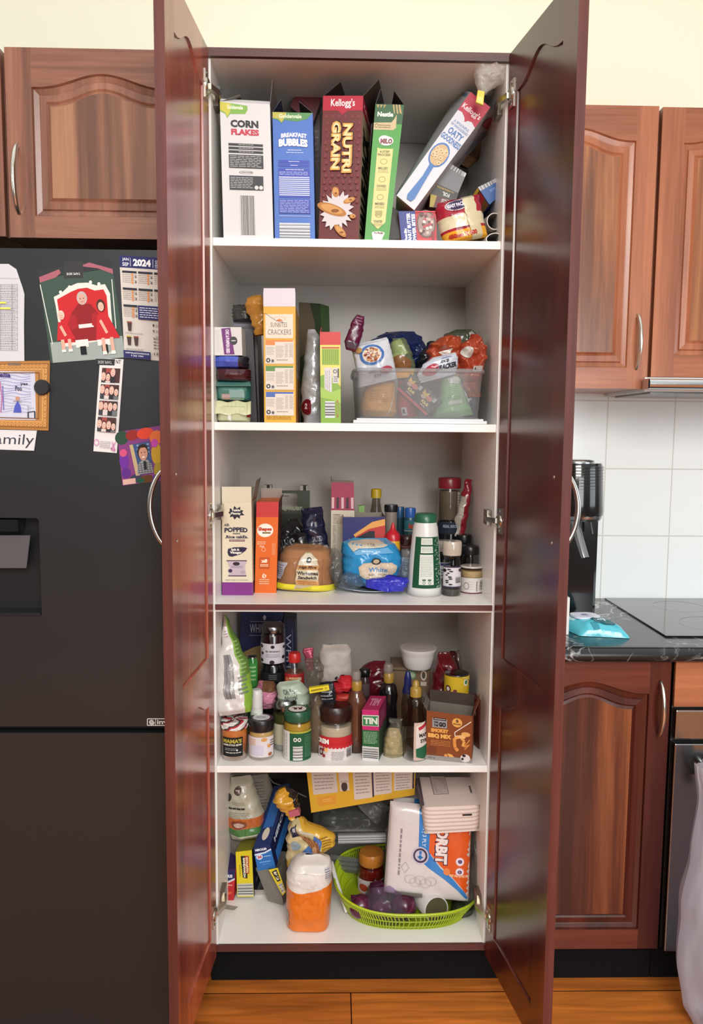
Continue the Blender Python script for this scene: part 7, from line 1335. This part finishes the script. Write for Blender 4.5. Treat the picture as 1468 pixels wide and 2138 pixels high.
m = MB().grid(lambda u, v: s_(u, v), 50, 50, 'd0c9c8', 'film'); m.grid(lambda u, v: s_(u, v, -1), 20, 20, 'c9c4c4', 'film')
f = Cv(m, lambda u, v, d: s_(u, v, 1, d+.0004), 'film', True)
f.poly([(.36, 0), (.52, 0), (.52, .5), (.64, .63), (.8, .74), (.93, .86), (1, .97), (1, .99), (.85, .85), (.68, .74), (.5, .64), (.38, .56)], '2a7cc4'); f.poly([(.5, .0), (1, .0), (1, .95), (.9, .82), (.78, .71), (.64, .61), (.5, .47)], 'd8581c')
f.txt('ORBIT', .56, .19, .73, .6, '2a1440', 90, .2); f.txt('ORBIT', .575, .2, .72, .59, 'e8dcd8', 90, .07); f.txt('PACK | 3 PLY', .4, .1, .46, .42, 'c9d8e8', 90, .02)
f.ell(.4, .52, .1, .095, 'c4bccc', 24); f.ring(.4, .52, .085, .08, .72, '3a3450', 24); f.poly([(.385, .47), (.415, .47), (.415, .53), (.44, .53), (.4, .57), (.36, .53), (.385, .53)], '2a72b8')
for y_ in (.54, .65): f.ell(.87, y_, .05, .045, 'e0d0dc', 16); f.ell(.87, y_, .025, .02, '3a2a60', 10)
f.ell(.72, .66, .04, .04, 'e0844a', 14); f.dash(.75, .72, .97, .66, 1, 'e8a880'); f.dash(.14, .25, .19, .75, 1, '8a8088', .4, 1, True, 14); f.ring(.23, .66, .05, .06, .9, '9a949c', 4)
for i in range(5): f.ring(.3+.06*i, .78+.03*(i % 2), .07, .05, .9, 'bdb6b6', 16)
f.rect(.13, .93, .45, .985, '77736e')
m.build('paper_towel_pack', None, label='front pack of paper towels with an orange and blue print above the basket', cat='paper towels')
# napkins
q = [(881, 1684), (1005, 1680), (1003, 1733), (884, 1741)]
s2 = tw([(868, 1620), (988, 1620), (1006, 1682), (881, 1684)], (.235, .225, .075, .085), .012)
t = thing('napkin_pack', 'block of white paper napkins in plastic wedged under the fourth shelf', 'napkins', tuple(P(943, 1742, .1)))
C0 = [P(868, 1622, .235), P(988, 1622, .225), P(1006, 1681, .075), P(881, 1686, .08)]
dn_ = [Vector((.0, .0, -.065))]*4
D0 = [P(881, 1690, .24), P(990, 1690, .235), P(1003, 1735, .08), P(885, 1742, .085)]
def nap(u, v, w_):
    p = C0[0].lerp(C0[1], u).lerp(C0[3].lerp(C0[2], u), v); r_ = D0[0].lerp(D0[1], u).lerp(D0[3].lerp(D0[2], u), v); return p.lerp(r_, w_)
m = MB()
def napn(u, v, side):
    a = 2*PI*u; q_ = 7; x = .5+.5*math.copysign(abs(math.cos(a))**(2/q_), math.cos(a)); y = .5+.5*math.copysign(abs(math.sin(a))**(2/q_), math.sin(a)); e = .03*(abs(2*v-1)**5)
    p = nap(.5+(x-.5)*(1-e), .5+(y-.5)*(1-e), v); n_ = .0007*math.sin(v*42); return p+Vector((0, n_*2, 0))
m.grid(lambda u, v: napn(u, v, 0), 80, 40, 'd9c9c2', 'paper', True, True)
for w_ in (0, 1): m.grid(lambda u, v: nap(.01+.98*u, .01+.98*v, w_)+Vector((0, 0, (.001*noise.noise(Vector((u*5, v*5, 0)))) if w_ == 0 else 0)), 10, 10, 'dcd0ca', 'paper')
cv = Cv(m, lambda u, v, d: nap(u, v, 0)+Vector((0, -d, d+.0012)), 'paper'); cv.rect(.25, .0, .5, .62, 'c4bab4'); cv.dash(.28, .05, .48, .55, 8, '77706a', .25, 3, True); cv.line([(.25, 0), (.25, .62), (.5, .6), (.5, 0)], .004, '5a5450'); cv.dash(.86, .35, .92, .6, 1, '5a5450', .5, 3, True)
cf = Cv(m, lambda u, v, d: nap(u, 1, v)+Vector((0, -d-.001, 0)), 'paper'); cf.rect(.68, .3, .84, .36, '1e1a20', .002)
m.build('napkins', t)
m = MB().slab([P(869, 1625, .2), P(876, 1622, .22), P(886, 1680, .085), P(880, 1690, .08)], .002, '4a424c', 'film'); m.build('dark_label', t)
# yellow carton under the shelf
k = Carton([(639, 1600), (868, 1600), (866, 1660), (650, 1697)], .19, .14, 'cfa02c', None, side='3c3020')
f = k.f; f.rect(.04, .05, .27, .62, 'c4b8b0'); f.dash(.06, .1, .24, .55, 6, '8a7e7c', .3); f.rect(.07, .68, .25, .88, 'd08f30'); f.dash(.12, .74, .2, .82, 2, 'e0b060'); f.rect(.29, .0, .38, .6, 'c9bcb4'); f.ell(.335, .5, .03, .12, '3a3030', 12); f.rect(.3, .35, .37, .4, 'b0a49c')
for i in range(3): f.rect(.42+.19*i, .05, .59+.19*i, .86-.05*i, 'c9bdb4'); f.dash(.44+.19*i, .15, .57+.19*i, .75, 7, '8a7e7c', .3, i); f.rect(.595+.19*i, .1, .61+.19*i, .85-.05*i, '2a2848' if i != 1 else 'd8a83c')
k.mb.build('muesli_bar_box', None, label='large yellow carton with nutrition panels wedged under the fourth shelf', cat='box')
m = MB(); m.box((XZ(660, .2, Z5+.2).x, .205, Z5+.085), (XZ(655, .2, Z5).x+.01, .21, Z5+.09), '888888', 'plastic')
m2 = MB().slab([P(470, 1888, .12), P(497, 1893, .1), P(489, 1900, .09), P(466, 1897, .1)], .0008, 'd0cecb', 'clear'); m2.build('plastic_scrap', None, label='scrap of clear plastic on the floor of the cupboard at the left', cat='plastic')
